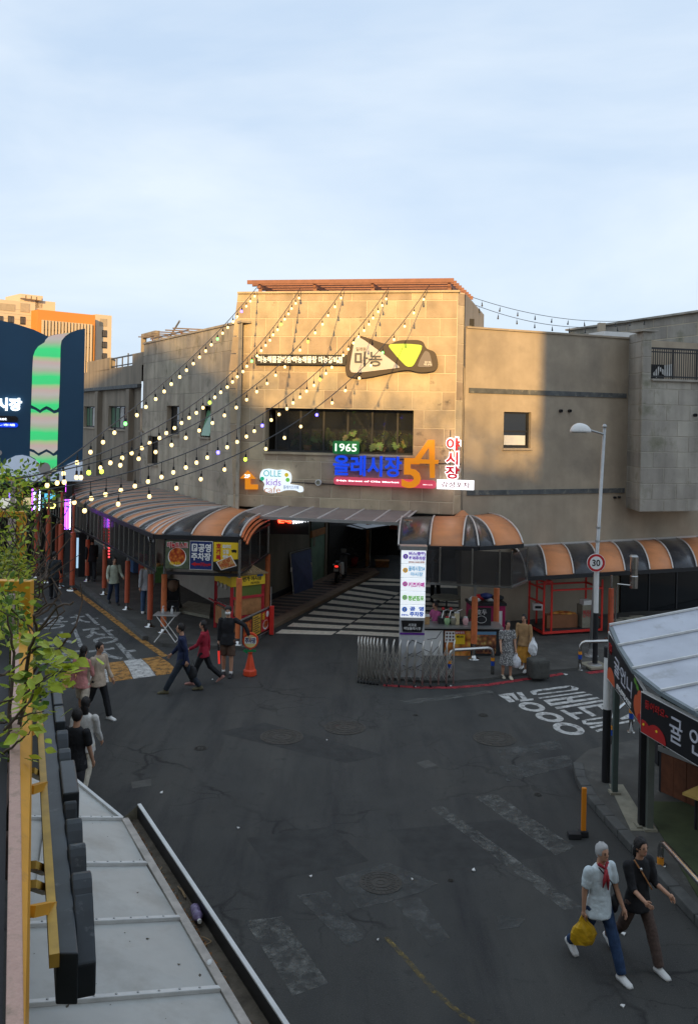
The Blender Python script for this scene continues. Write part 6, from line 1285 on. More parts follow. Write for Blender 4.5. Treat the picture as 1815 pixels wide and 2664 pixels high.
def stroller():
    c = G(450, 1592, .11); t = thing('stroller', 'black stroller with tan hood parked by the wall', 'stroller', c)
    for x, y in ((-.2, -.25), (.2, -.25), (-.2, .3), (.2, .3)): b = MB(); b.lathe(c + V((x, y, .1)), [(.03, -.03), (.1, -.03), (.1, .03), (.03, .03)], 14, ax=(V((0, 1, 0)), V((0, 0, 1)), V((1, 0, 0)))); b.build('wheel', 'matte', t)
    for x in (-.2, .2):
        b = MB(); b.tube([c + V((x, .3, .12)), c + V((x, .0, .55)), c + V((x, -.1, 1.05))], .016, 6); b.tube([c + V((x, -.25, .12)), c + V((x, .05, .6))], .016, 6); b.build('frame_tube', 'black', t)
    b = MB(); b.tube([c + V((-.2, -.1, 1.05)), c + V((-.1, -.14, 1.1)), c + V((.1, -.14, 1.1)), c + V((.2, -.1, 1.05))], .02, 8); b.build('handle', 'matte', t)
    b = MB(); b.loft([[c + V((x, y, z)) for x in (-.18, .18)] + [c + V((x, y + .04, z + .02)) for x in (.18, -.18)] for y, z in ((.35, .42), (.05, .38), (-.08, .8))]); b.build('seat', 'matte', t)
    b = MB(); b.ball(c + V((0, .06, .85)), (.21, .24, .2), 14, 8); b.build('hood', mat('tan_hood', (.22, .13, .08), .8), t, smooth=True); b = MB(); b.box(c + V((0, .05, .25)), (.32, .4, .14)); b.build('basket', 'matte', t)
stroller()
# red food stall with yellow sign
rs = thing('red_food_stall', 'red timber food stall with yellow night market sign at the arcade corner', 'stall', (-3.4, 27, .1))
C0, C1, C2 = V((-3.36, 26.2, 0)), V((-3.98, 27.2, 0)), V((-2.50, 26.85, 0)); C3 = C1 + (C2 - C0)
for p in (C0, C1, C2, C3): b = MB(); b.bar(up(p, .11), up(p, 1.75), .09); b.build('corner_post', 'crimson', rs)
RP = Pl((C0.x, C0.y), (C2.x, C2.y)); LP_ = Pl((C1.x, C1.y), (C0.x, C0.y))
panel_on('green_board', RP, .08, RP.L - .08, 1.25, 1.55, 0, .03, mat('stall_green', (.12, .16, .03), .6, var=.2), rs); panel_on('wood_board', RP, .08, RP.L - .08, .68, 1.18, 0, .03, 'wood', rs); panel_on('wood_board', RP, .08, RP.L - .08, .2, .58, 0, .03, 'wood', rs)
for z in (.62, 1.21): panel_on('cross_bar', RP, 0, RP.L, z - .04, z + .04, 0, .05, 'crimson', rs)
panel_on('sign_board', RP, -.06, RP.L + .02, 1.56, 1.86, .02, .07, yel_p, rs); text_on('lettering', '번가 야시장', RP, RP.L * .30, RP.L * .9, 1.69, 1.83, .07, blk_p, rs, .02, .01); text_on('lettering', '지리도', RP, RP.L * .55, RP.L * .85, 1.585, 1.66, .07, blk_p, rs, .01, .01)
panel_on('blue_print', RP, RP.L * .75, RP.L * .95, 1.8, 1.86, .07, .075, mat('wave_blue', (.05, .15, .4), .5), rs); panel_on('sign_board', LP_, 0, LP_.L + .05, 1.56, 1.80, .02, .06, yel_p, rs)
panel_on('front_wood', LP_, .05, LP_.L - .05, .28, .82, 0, .03, 'wood', rs); panel_on('notice_sheet', LP_, LP_.L * .45, LP_.L * .8, .3, .8, .031, .036, 'conc', rs); b = MB(); b.prism([LP_.pt(0, .86, .0), LP_.pt(LP_.L, .86, .0), LP_.pt(LP_.L, 1.02, .25), LP_.pt(0, 1.02, .25)], V((0, 0, .03))); b.build('tilted_rack', 'crimson', rs)
for k in range(6): b = MB(); s_ = LP_.L * (k + .5) / 6; b.bar(LP_.pt(s_, .88, .02), LP_.pt(s_, 1.06, .26), .03); b.build('rack_rib', 'matte', rs)
b = MB(); b.prism([up(p, .95) for p in (C0, C2, C3, C1)], V((0, 0, .04))); b.build('worktop', 'galv', rs)
cc = (C0 + C1 + C2 + C3) / 4; b = MB()
for p, q in ((C1, C0), (C0, C2), (C2, C3), (C3, C1)): d_ = (lambda v: v + (v - cc) * .25); b.add([up(d_(p), 1.88), up(d_(q), 1.88), up(cc, 2.25)], [(0, 1, 2)])
b.build('roof', mat('thatch', (.20, .14, .07), .9, var=.4, vs_=10, bump=.6, bs=20), rs)
for k in range(14): b = MB(); q = up(C0.lerp(C2, k / 13.), 1.92) + V((.04, -.05, 0)); b.bar(q + V((-.05, -.03, -.03)), q.lerp(up(cc, 2.25), .45) + V((R.uniform(-.1, .1), 0, .04)), .05); b.build('roof_branch', mat('pale_log', (.34, .24, .13), .8, var=.3), rs)
for k in range(3): p = LP_.pt(.4 + .28 * k, 1.5, .1); b = MB(); b.lathe(p, [(.02, .1), (.03, .06), (.045, 0), (.02, -.05)], 9); b.build('hanging_bulb', mat('dead_bulb', (.55, .55, .5), .2), rs, smooth=True)
# menu banner board and red post
BNp = Pl((G(628, 1690).x, G(628, 1690).y), (G(702, 1650).x, G(702, 1650).y)); bn = thing('menu_banner', 'slanting menu banner with food photos on the pavement by the corner post', 'banner', BNp.pt(1, .1))
zb0, zb1 = .12, .85; panel_on('frame', BNp, 0, BNp.L, zb0, zb1, -.05, 0, 'galv', bn); panel_on('black_sheet', BNp, .03, BNp.L - .03, zb0 + .03, zb1 - .03, 0, .008, blk_p, bn)
panel_on('photo', BNp, .08, BNp.L * .32, zb0 + .08, zb1 - .12, .008, .012, food1, bn); panel_on('yellow_sheet', BNp, BNp.L * .36, BNp.L * .64, zb0 + .08, zb1 - .06, .008, .012, mat('menu_yellow', (.68, .38, .05), .5, var=.2, vs_=20), bn); panel_on('red_sheet', BNp, BNp.L * .66, BNp.L - .05, zb0 + .08, zb1 - .06, .008, .012, red_p, bn); disc_on('bowl', BNp, BNp.L * .82, zb0 + .25, .19, .012, .016, white_p, bn, rz=.14); disc_on('stew', BNp, BNp.L * .82, zb0 + .27, .17, .016, .02, food1, bn, rz=.11)
for k in range(8): panel_on('text_line', BNp, BNp.L * .39, BNp.L * (.55 + .06 * (k % 2)), zb1 - .14 - .065 * k, zb1 - .115 - .065 * k, .012, .014, blk_p, bn)
text_on('lettering', '모듬', BNp, BNp.L * .68, BNp.L * .78, zb1 - .3, zb1 - .1, .012, yel_p, bn, .03, .004); disc_on('badge', BNp, BNp.L * .88, zb1 - .18, .09, .012, .015, white_p, bn)
p = G(706, 1652); t = thing('red_bollard', 'short red square post with a thin rod beside the striped alley floor', 'bollard', p); b = MB(); b.box(p + V((0, 0, .45)), (.13, .13, .86)); b.build('post', 'cartred', t, bevel=.01); b = MB(); b.tube([p + V((-.04, .05, .8)), p + V((-.04, .05, 1.45))], .016, 6); b.build('rod', 'galv', t)
b = MB(); b.prism([V((*G(x, y, .11).xy, .112)) for x, y in ((456, 1592), (545, 1610), (548, 1580), (490, 1570))], V((0, 0, .09))); tag(b.build('door_step', 'conc'), kind='structure')
# orange cone sign
c = G(650, 1757); cn = thing('parking_cone_sign', 'orange traffic cone carrying a round parking sign and green arrow', 'traffic cone', c); con = mat('cone_orange', (.72, .075, .025), .45, var=.06, vs_=5)
b = MB(); b.lathe(c, [(.165, 0), (.175, .02), (.17, .13), (.155, .15), (.135, .17), (.055, .52), (.05, .56), (.06, .57), (.06, .6)], 8); b.build('cone', con, cn, bevel=.012); CP = Pl((-10, c.y), (10, c.y)); s_ = c.x + 10
disc_on('sign_ring', CP, s_, .89, .2, -.05, .03, con, cn, 28); disc_on('sign_face', CP, s_, .88, .16, .03, .036, mat('sign_cream', (.75, .60, .25), .5), cn, 24); panel_on('name_panel', CP, s_ - .145, s_ + .145, .82, .98, .036, .04, white_p, cn); text_on('lettering', '주차장', CP, s_ - .135, s_ + .135, .83, .97, .04, navy_p, cn, .03, .004)
b = MB(); b.prism([CP.pt(s_ + x, .64 + z, .05) for x, z in ((-.19, 0), (-.09, .06), (-.09, .025), (.15, .025), (.15, -.02), (-.05, -.025), (-.08, -.07))], CP.n * .02); b.build('arrow', grn_p, cn); b = MB(); b.lathe(c, [(.03, .58), (.03, .72)], 8); b.build('stem', con, cn)

# ================================================================== FRUIT SHOP ON THE RIGHT
fs = thing('fruit_shop', 'mandarin shop stall with pale sheet roof and black sign boards at right', 'stall', (5.2, 14.2, .12))
vA, vB, vC = V((4.78, 15.9, 0)), V((4.86, 14.2, 0)), V((5.42, 12.1, 0))
S1, S2 = Pl((vA.x, vA.y), (vB.x, vB.y)), Pl((vB.x, vB.y), (vC.x, vC.y))
# roof sheets between the battens
rl0 = [(1591, 1628, 2.98), (1614, 1681, 2.78), (1652, 1741, 2.62), (1726, 1799, 2.52), (1815, 1850, 2.46), (1900, 1905, 2.44)]
rr0 = [(1880, 1587), (1880, 1618), (1880, 1679), (1880, 1753), (1900, 1822), (1950, 1890)]
Lp_ = [G(x, y, z) for x, y, z in rl0]
def roofpt(i, l=2.6): p = Lp_[i]; return p + V((l, .18 * l, .16 * l))
for i in range(5): b = MB(); b.prism([Lp_[i], Lp_[i + 1], roofpt(i + 1), roofpt(i)], V((0, 0, -.03))); b.build('roof_sheet', 'roofw', fs)
for i in range(6): b = MB(); b.bar(Lp_[i] + V((-.05, 0, .02)), roofpt(i) + V((0, 0, .02)), .035, .035); b.build('roof_batten', 'batten', fs)
b = MB()
for i in range(5): b.bar(Lp_[i] + V((-.03, -.02, -.03)), Lp_[i + 1] + V((-.03, -.02, -.03)), .07, .06)
b.build('gutter', mat('gutter_grey', (.16, .19, .20), .35, var=.2), fs)
blk = mat('sign_black', (.014, .014, .016), .35, var=.1); cordr = mat('mandarin_red', (.42, .02, .02), .45, var=.05); cordo = mat('mandarin_orange', (.55, .10, .035), .45, var=.05); chr_ = mat('letter_chrome', (.55, .55, .60), .3, var=.05)
sb1 = thing('fruit_shop_side_sign', 'black sign with white letters and phone number, slanting down to the shop corner', 'sign', S1.pt(.8, 2))
def q1(a, c): return (S1.L * a, (2.03 + (1.74 - 2.03) * a) * (1 - c) + (2.88 + (2.34 - 2.88) * a) * c)   # the board narrows towards the corner
b = MB(); b.prism([S1.pt(*q1(a, c), 0) for a, c in ((0, 0), (1, 0), (1, 1), (0, 1))], S1.n * .05); b.build('board', white_p, sb1); b = MB(); b.prism([S1.pt(*q1(a, c), .05) for a, c in ((.015, .02), (.985, .02), (.985, .98), (.015, .98))], S1.n * .006); b.build('face', blk, sb1)
def skew_text(nm, body, f, a0, a1, c0, c1, d, m, parent, pl, bold=.02):
    me = text_mesh(body, .5, bold); xs = [v.co.x for v in me.vertices]; ys = [v.co.y for v in me.vertices]; x0, x1, y0, y1 = min(xs), max(xs), min(ys), max(ys); o0 = origin_of(parent)
    for v in me.vertices: v.co = pl.pt(*f(a0 + (a1 - a0) * (v.co.x - x0) / (x1 - x0), c0 + (c1 - c0) * (v.co.y - y0) / (y1 - y0)), d + (v.co.z + .5) * .012) - o0
    me.materials.clear(); me.materials.append(M[m] if isinstance(m, str) else m); o = bpy.data.objects.new(nm, me); C.objects.link(o); o.parent = parent
skew_text('lettering', '귤언니', q1, .22, .72, .34, .74, .056, chr_, sb1, S1, .0); skew_text('phone_number', '010-8998-0202', q1, .3, .7, .08, .2, .056, white_p, sb1, S1, .0); skew_text('small_lettering', '제주', q1, .05, .14, .62, .84, .056, cordr, sb1, S1, 0)
def fruit(pl, f, a, c, ra, rc, d, m, parent, clip=None):
    pts = []
    for k in range(26):
        t_ = 2 * math.pi * k / 26; x, y = a + ra * math.cos(t_), c + rc * math.sin(t_); pts.append(f(min(max(x, .016), .984), min(max(y, .025), .975)))
    b = MB(); b.prism([pl.pt(*p, d) for p in pts], pl.n * .004); b.build('mandarin', m, parent)
fruit(S1, q1, .12, .05, .12, .28, .057, cordo, sb1); fruit(S1, q1, .95, .62, .09, .25, .057, cordo, sb1); fruit(S1, q1, .88, .35, .1, .3, .062, cordo, sb1); fruit(S1, q1, .97, .1, .08, .2, .067, cordr, sb1)
for a_, c_ in ((.80, .9), (.86, .84)): fruit(S1, q1, a_, c_, .035, .07, .057, mat('leaf_print', (.12, .30, .04), .5), sb1)
sb2 = thing('fruit_shop_front_sign', 'black front sign with red welcome writing and large white letters', 'sign', S2.pt(1, 1.7))
def q2(a, c): return (S2.L * a, 1.68 + .65 * c)
b = MB(); b.prism([S2.pt(*q2(a, c), .0) for a, c in ((0, 0), (1, 0), (1, 1.0), (0, 1.0))], S2.n * .1); b.build('board', white_p, sb2); b = MB(); b.prism([S2.pt(*q2(a, c), .1) for a, c in ((.006, .02), (1, .02), (1, .98), (.006, .98))], S2.n * .006); b.build('face', blk, sb2)
skew_text('red_lettering', '들어와요~', q2, .06, .34, .66, .86, .106, cordr, sb2, S2, .0); skew_text('lettering', '귤', q2, .36, .50, .22, .80, .106, chr_, sb2, S2, .0); skew_text('lettering', '언니', q2, .58, .9, .22, .80, .106, chr_, sb2, S2, .0)
fruit(S2, q2, .04, .06, .10, .28, .107, cordr, sb2); fruit(S2, q2, .20, .05, .12, .32, .112, cordr, sb2)
for a_, c_ in ((.05, .24), (.21, .25)): fruit(S2, q2, a_, c_, .012, .03, .117, yel_p, sb2)
def spost(x, y, ztop, w_, m, nm): p = G(x, y, .12); b = MB(); b.box((p.x, p.y, (.12 + ztop) / 2), (w_, w_, ztop - .12)); o = b.build(nm, m, fs); b = MB(); b.box((p.x, p.y, .14), (w_ * 2, w_ * 2, .04)); b.build('post_foot', 'conc', o)
spost(1597, 2064, 2.2, .09, mat('post_green', (.07, .095, .085), .5, var=.15), 'post'); spost(1667, 2150, 1.7, .1, 'black', 'post'); spost(1687, 2158, 1.7, .1, mat('post_grey_green', (.12, .13, .11), .5, var=.15), 'post'); 
# shop body: counter, boards, green curtain, posters, yellow table
SB = Pl((5.62, 15.6), (7.3, 12.9)); b = MB()
woodr = mat('counter_wood', (.16, .055, .025), .6, var=.25, vs_=7, streak=.2)
for k in range(12): panel_on('wall_board', SB, SB.L * k / 12 + .004, SB.L * (k + 1) / 12 - .004, .14, .85, -.04, R.uniform(0, .006), woodr, fs)
panel_on('counter_edge', SB, -.03, SB.L, .86, .95, -.3, .06, 'galv', fs); panel_on('upper_wall', SB, .75, SB.L, .96, 2.4, -.05, 0, mat('shop_orange_wall', (.36, .12, .045), .6, var=.15), fs); panel_on('dark_opening', SB, 0, .75, .96, 2.3, -.5, -.45, 'matte', fs)
b = MB(); pts = [SB.pt(.05 + .7 * k / 16, 0, .03 + .03 * (k % 2)) for k in range(17)]; b.loft([[V((p.x, p.y, z)) for p in pts] for z in (.92, 2.2)], closed=False); b.build('curtain', mat('curtain_green', (.035, .06, .03), .9, var=.2), fs)
panel_on('poster', SB, 1.15, 1.6, 1.0, 1.62, .002, .012, mat('poster_print', (.62, .45, .36), .5, var=.5, vs_=9), fs); panel_on('poster', SB, 1.3, 1.58, 1.15, 1.6, .013, .02, yel_p, fs); panel_on('poster', SB, 1.66, 2.3, .98, 1.6, .002, .012, foodw, fs)
panel_on('side_wall', Pl((5.62, 15.6), (7.5, 16.3)), 0, 1.9, .13, 2.3, -.05, 0, 'matte', fs)
p = G(1800, 2072, .7); t = thing('yellow_table', 'low yellow table in front of the wooden shop counter', 'table', V((p.x, p.y, .13))); b = MB(); b.box(V((p.x + .35, p.y - .1, .7)), (.9, .5, .04), rz=-.9); b.build('top', mat('table_yellow', (.70, .48, .14), .5), t)
for dx, dy in ((.1, .1), (.6, .1), (.1, -.3), (.6, -.3)): b = MB(); b.bar((p.x + dx, p.y + dy, .13), (p.x + dx, p.y + dy, .68), .04); b.build('leg', 'frame', t)
p = V((6.0, 16.9, .12)); t = thing('white_box_on_stool', 'white basket on a black stool behind the shop posts', 'basket', p); b = MB(); b.box(p + V((.2, .1, .75)), (.4, .35, .22)); b.build('basket', 'white', t); b = MB(); b.box(p + V((.2, .1, .32)), (.42, .4, .62)); b.build('stool', 'matte', t)
# orange marker post on the road
p = G(1516, 2176); t = thing('orange_marker_post', 'thin orange marker post with black base on the road', 'bollard', p); b = MB(); b.box(p + V((.0, 0, .42)), (.075, .05, .72)); b.build('post', mat('marker_orange', (.72, .24, .015), .5, var=.1), t, bevel=.01); b = MB(); b.box(p + V((0, 0, .05)), (.14, .12, .1)); b.box(p + V((-.16, -.06, .045)), (.2, .14, .09)); b.build('base', 'matte', t, bevel=.012)
# litter
LIT = ['white litter scrap between the two faded stripes and the nearest manhole', 'pale scrap right of the nearest manhole cover', 'tiny scrap between the two big manholes', 'white scrap at the feet of the man in shorts',
       'pale scrap below the asphalt patch at left', 'white scrap left of the nearest manhole, mid road', 'scrap in front of the folding gate', 'white scrap at the right foot of the folding gate', 'tiny scrap left of the white road letters',
       'white crumpled scrap at the end of the red line', 'scrap below the walking couple', 'scrap beside the brown trousers', 'scrap just left of the nearest manhole rim', 'tiny scrap below the nearest manhole']
for i, (x, y, s_) in enumerate(((1231, 2266, .09), (1072, 2290, .05), (850, 1927, .035), (553, 1769, .07), (420, 2064, .09), (620, 2156, .05), (1080, 1788, .06), (1172, 1786, .08), (1410, 1856, .05), (1470, 1756, .12), (1618, 2620, .06), (1620, 2432, .07), (808, 2282, .05), (982, 2448, .04))):
    p = G(x, y); t = thing('litter_scrap', LIT[i], 'litter', p, 'litter scraps on the road'); b = MB(); a_ = R.uniform(0, 3); q = [p + V((s_ * .5 * math.cos(a_ + k * 1.57) * (1 if k % 2 else .55), s_ * .5 * math.sin(a_ + k * 1.57), .006 + .012 * (k % 2))) for k in range(4)]; b.prism(q, V((0, 0, .012))); b.build('scrap', 'white', t)

# ================================================================== TERRACE IN THE FOREGROUND LEFT
tr = thing('terrace_rail', 'weathered pink and yellow steel rail in the left foreground', 'railing', G(60, 2400, 4.9))
def line(xa, ya, xb, yb, z): return G(xa, ya, z), G(xb, yb, z)
a0, a1 = line(31, 1640, 14, 2760, 4.9); b0, b1 = line(49, 1640, 64, 2760, 4.9); c0, c1 = line(88, 1640, 75, 2760, 4.78)
b = MB(); b.hexa([a1 + V((0, 0, -.06)), b1 + V((0, 0, -.06)), b0 + V((0, 0, -.06)), a0 + V((0, 0, -.06)), a1, b1, b0, a0]); b.build('top_rail', 'pink', tr, bevel=.004)
b = MB(); b.hexa([b1 + V((0, 0, -.14)), c1 + V((0, 0, -.05)), c0 + V((0, 0, -.05)), b0 + V((0, 0, -.14)), b1 + V((0, 0, -.012)), c1, c0, b0 + V((0, 0, -.012))]); b.build('side_rail', 'yellow', tr, bevel=.003)
s0_, s1_ = line(101, 1835, 142, 2500, 4.62)
b = MB(); b.bar(s0_, s1_, .035, .05); b.build('outer_rail', mat('dull_yellow', (.52, .33, .06), .5, var=.2, vs_=8), tr)
for y in (1905, 2056, 2372):
    k = (y - 1835) / 665.; 
    # find the rail points at that picture height
    pa_, pb_ = G(78, y, 4.74), G(101 + 41 * k, y - 12, 4.62); b = MB(); b.bar(pa_, pb_, .04, .04); b.build('bracket', 'yellow', tr)
for y in (2005, 2250, 2300): pa_, pb_ = G(78, y, 4.7), G(112 + 14 * (y - 2000) / 300., y + 18, 4.4); b = MB(); b.bar(pa_, pb_, .05, .03); b.build('strut', mat('dull_yellow', (.52, .33, .06)), tr)
# frame posts with cross beams (trellis)
for i, (xr, yt, Y) in enumerate(((85, 1510, 7.7), (68, 1330, 12.8), (60, 1240, 19.0))):
    q = P(xr, yt, Y); t = thing('trellis_frame', ['nearest yellow steel trellis frame with its top beam', 'middle yellow trellis frame among the leaves', 'farthest yellow trellis frame below the billboard'][i], 'trellis', (q.x, Y, 3), 'yellow trellis frames')
    w_ = .095; b = MB(); b.box((q.x - w_ / 2, Y, (q.z + 2.9) / 2), (w_, w_, q.z - 2.9)); b.build('post', 'yellow', t, bevel=.006); b = MB(); b.box((q.x - .65, Y - .001, q.z - .045), (1.12, .1, .09)); b.build('beam', 'yellow', t, bevel=.006)
    b = MB(); b.box((q.x - w_ - .06, Y - .12, (q.z + 2.5) / 2), (.09, .05, q.z - 2.7)); b.build('back_post', mat('pale_pink_post', (.50, .38, .36), .8, var=.25, vs_=10), t)
    if i > 0: b = MB(); b.box((q.x - .6, Y, q.z - .75), (1.0, .08, .08)); b.build('lower_beam', 'yellow', t)
tb = thing('terrace_house', 'dark terrace wall below the pink rail at the left edge', 'building', (-2.5, 5, 0))
b = MB(); g0, g1 = G(26, 1640, 4.84), G(6, 2760, 4.84); b.prism([g0, g1, g1 + V((-1.5, 0, 0)), g0 + V((-3, 0, 0))], V((0, 0, -.1))); b.build('ledge', 'matte', tb)
b = MB(); b.quad(V((g0.x - .1, g0.y, 0)), V((g1.x - .1, g1.y, 0)), V((g1.x - .1, g1.y, 4.75)), V((g0.x - .1, g0.y, 4.75))); p_ = V((-8.2, 21.0, 0)); b.quad(V((g0.x - .1, g0.y, 0)), p_, p_ + V((0, 0, 3.0)), V((g0.x - .1, g0.y, 3.0))); b.build('wall', 'darkwall', tb)
# dark channel letter sign seen from behind and above
cs = thing('channel_letter_sign', 'dark raised letter sign seen edge-on from above, beside the yellow rail', 'sign', G(150, 2300, 4.6))
q = [G(104, 1775, 4.62), G(148, 2480, 4.62), G(205, 2480, 4.62), G(132, 1775, 4.62)]
b = MB(); b.prism(q, V((0, 0, -.19))); b.build('tray', 'letter', cs, bevel=.006)
ax_ = (q[1] - q[0]).normalized(); nx_ = (q[2] - q[1]); nx_ -= ax_ * nx_.dot(ax_); nx_.normalize()
if nx_.x < 0: nx_ = -nx_
Lt = (q[1] - q[0]).length; edge0 = q[3]; ax_ = (q[2] - q[3]).normalized()
t_ = .02
shapes = [(.30, 0, .10), (.26, 0, .1), (.30, 0, .1), (.26, 1, .11), (.26, 1, .11), (.42, 0, .13), (.12, 1, .1), (.22, 1, .12), (.20, 1, .12), (.24, 1, .13), (.20, 2, .12)]
tot = sum(x[0] for x in shapes) + .03 * len(shapes); sc_ = (Lt * .97) / tot; u_ = 0.
for ln, kind_, pr in shapes:
    l_ = ln * sc_; a_ = edge0 + ax_ * (u_ + .015) - V((0, 0, .02)); pts = []
    for k in range(9):
        f_ = k / 8.; dz = (0 if kind_ == 0 else .10 * (math.sin(math.pi * f_) - 1) if kind_ == 1 else -.16 * f_); pts.append(a_ + ax_ * l_ * f_ + V((0, 0, .06 + dz)))
    b = MB(); low = [V((p.x, p.y, 4.37)) for p in reversed(pts)]; b.prism(pts + low, nx_ * pr * .62); b.build('letter', 'letter', cs, bevel=.008)
    u_ += (ln + .03) * sc_
# lean-to roof of grey sheets with white battens, gutter and fascia
lr = thing('lean_to_roof', 'grey sheet lean-to roof with white battens in the left foreground', 'roof', G(300, 2400, 3.0))
bt = [((60, 2131), (318, 2133)), ((60, 2253), (380, 2250)), ((60, 2411), (466, 2392)), ((60, 2618), (570, 2577)), ((60, 2900), (712, 2815))]
Bl = [(G(*l_, 3.32), G(*r_, 3.0)) for l_, r_ in bt]
apex = G(193, 2030, 3.18); b = MB(); b.prism([G(60, 2020, 3.33), apex, Bl[0][1], Bl[0][0]], V((0, 0, -.015))); b.build('roof_sheet', 'roof', lr)
for i in range(4): b = MB(); b.prism([Bl[i][0], Bl[i][1], Bl[i + 1][1], Bl[i + 1][0]], V((0, 0, -.015))); b.build('roof_sheet', 'roof', lr)
for l_, r_ in Bl: b = MB(); b.bar(l_ + V((0, 0, .012)), r_ + V((0, 0, .012)), .04, .03); b.build('batten', 'batten', lr, bevel=.005)
b = MB(); b.bar(apex + V((0, 0, .01)), Bl[0][1] + V((0, 0, .01)), .03, .03); b.build('hip_trim', 'batten', lr)
e0, e1 = Bl[0][1], Bl[4][1]; dv = (e1 - e0).normalized(); nv = V((-dv.y, dv.x, 0))
if nv.x < 0: nv = -nv
b = MB(); b.bar(e0 + nv * .025, e1 + nv * .025, .06, .03); b.build('eave_trim', mat('eave_trim', (.50, .45, .40), .7, var=.25, vs_=9), lr, bevel=.004)
f0, f1 = G(358, 2095, 3.1), G(790, 2747, 3.1); 
b = MB(); b.prism([e0 + nv * .05 + V((0, 0, -.03)), e1 + nv * .05 + V((0, 0, -.03)), V((f1.x, f1.y, 2.985)), V((f0.x, f0.y, 2.985))], V((0, 0, -.04))); b.build('gutter_floor', 'gutter', lr)
b = MB(); fn = V((-(f1 - f0).y, (f1 - f0).x, 0)).normalized(); fn = fn if fn.x > 0 else -fn
b.hexa([V((f0.x, f0.y, 2.7)), V((f1.x, f1.y, 2.7)), V((f1.x, f1.y, 2.7)) + fn * .03, V((f0.x, f0.y, 2.7)) + fn * .03, f0, f1, f1 + fn * .03, f0 + fn * .03]); b.build('fascia', 'black', lr)
b = MB(); b.bar(f0 + fn * .015 + V((0, 0, .006)), f1 + fn * .015 + V((0, 0, .006)), .03, .012); b.build('fascia_cap', 'batten', lr)
b = MB(); b.quad(e0 + nv * .03 + V((0, 0, -.1)), f0 + V((0, 0, -.25)), f0, e0 + nv * .03 + V((0, 0, .03))); b.build('end_cap', 'conc', lr)
b = MB(); wl = V((-1.6, -1.1, 0)); b.quad(V((Bl[0][0].x - .1, Bl[0][0].y + 1.0, 0)), V((Bl[4][0].x - .1, Bl[4][0].y, 0)), V((Bl[4][0].x - .1, Bl[4][0].y, 3.3)), V((Bl[0][0].x - .1, Bl[0][0].y + 1.0, 3.3))); b.quad(V((e0.x, e0.y, 0)), V((e1.x, e1.y, 0)), V((e1.x, e1.y, 2.85)), V((e0.x, e0.y, 2.85))); b.build('shop_wall', 'darkwall', lr)
# debris in the gutter: dead leaves and grit, a drinks bottle, sticks
dl = thing('gutter_debris', 'dead leaves and grit lying in the lean-to gutter', 'debris', e0 + nv * .2); b = MB(); b2 = MB()
Lg = (e1 - e0).length; wg = (f0 - e0).dot(nv) - .06
for k in range(1500):
    u = R.random(); dens = max(0, math.sin(u * 15 + .4)) ** 2 ; 
    if R.random() > dens * .9 + .1: continue
    p = e0 + dv * (u * Lg * .98 + .15) + nv * (.06 + R.random() ** 1.4 * (wg - .08)) + V((0, 0, -.018)); s_ = R.uniform(.010, .030); a_ = R.uniform(0, 6.28); tq = [p + V((s_ * math.cos(a_ + k2 * 1.57) * (.5 if k2 % 2 else 1), s_ * math.sin(a_ + k2 * 1.57) * (.5 if k2 % 2 else 1), R.uniform(0, .035))) for k2 in range(4)]
    (b if R.random() < .6 else b2).quad(*tq)
o = b.build('dead_leaves', mat('dead_leaf', (.22, .10, .035), .8, var=.4, vs_=20), dl); o['kind'] = 'stuff'; o = b2.build('grit', mat('grit', (.16, .14, .11), .9, var=.4, vs_=20), dl); o['kind'] = 'stuff'
p = G(512, 2388, 3.0); t = thing('drink_bottle', 'crumpled purple drinks bottle with white cap in the gutter', 'bottle', p); dr = V((.35, -.93, 0)); b = MB(); b.lathe(p + V((0, 0, .03)), [(.02, -.09), (.036, -.08), (.036, -.02), (.030, -.01), (.036, 0), (.036, .05), (.014, .08), (.012, .09)], 12, ax=(V((.93, .35, 0)), V((0, 0, 1)), dr)); b.build('body', mat('purple_label', (.22, .17, .30), .25, var=.5, vs_=30), t, smooth=True); b = MB(); b.lathe(p + V((0, 0, .03)) + dr * .09, [(.015, 0), (.015, .02)], 10, ax=(V((.93, .35, 0)), V((0, 0, 1)), dr)); b.build('cap', 'white', t)
p = G(545, 2510, 3.0); t = thing('paper_scrap', 'white paper scrap beside the gutter trim', 'litter', p); b = MB(); b.ball(p + V((0, 0, .015)), (.02, .035, .012), 8, 5); b.build('scrap', 'white', t)
for i, (x, y, x2, y2) in enumerate(((515, 2435, 550, 2448), (520, 2472, 550, 2450), (405, 2285, 422, 2255), (463, 2305, 482, 2335), (470, 2310, 484, 2335))):
    p, q_ = G(x, y, 3.0), G(x2, y2, 3.0); t = thing('dry_stick', ['dry stick below the purple bottle, upper of the V', 'dry stick below the purple bottle, lower of the V', 'dry stick in the upper gutter near the end cap', 'dry stick above the purple bottle by the fascia', 'short stick beside the fascia above the bottle'][i], 'stick', p, 'sticks in the gutter'); b = MB(); b.tube([p, (p + q_) / 2 + V((0, 0, .008)), q_], .004, 5); b.build('stick', mat('dry_stick', (.35, .24, .13), .8), t)
p = G(406, 2488, 3.04); t = thing('fallen_leaf', 'single yellow green leaf on the grey lean-to roof', 'leaf', p); b = MB(); b.add([p + V(x) for x in ((-.01, -.03, .01), (.02, -.01, .012), (.012, .02, .015), (-.01, .035, .02), (-.02, .0, .01))], [(0, 1, 2, 4), (4, 2, 3)]); b.build('blade', mat('yellow_leaf', (.40, .38, .10), .6, var=.2), t)

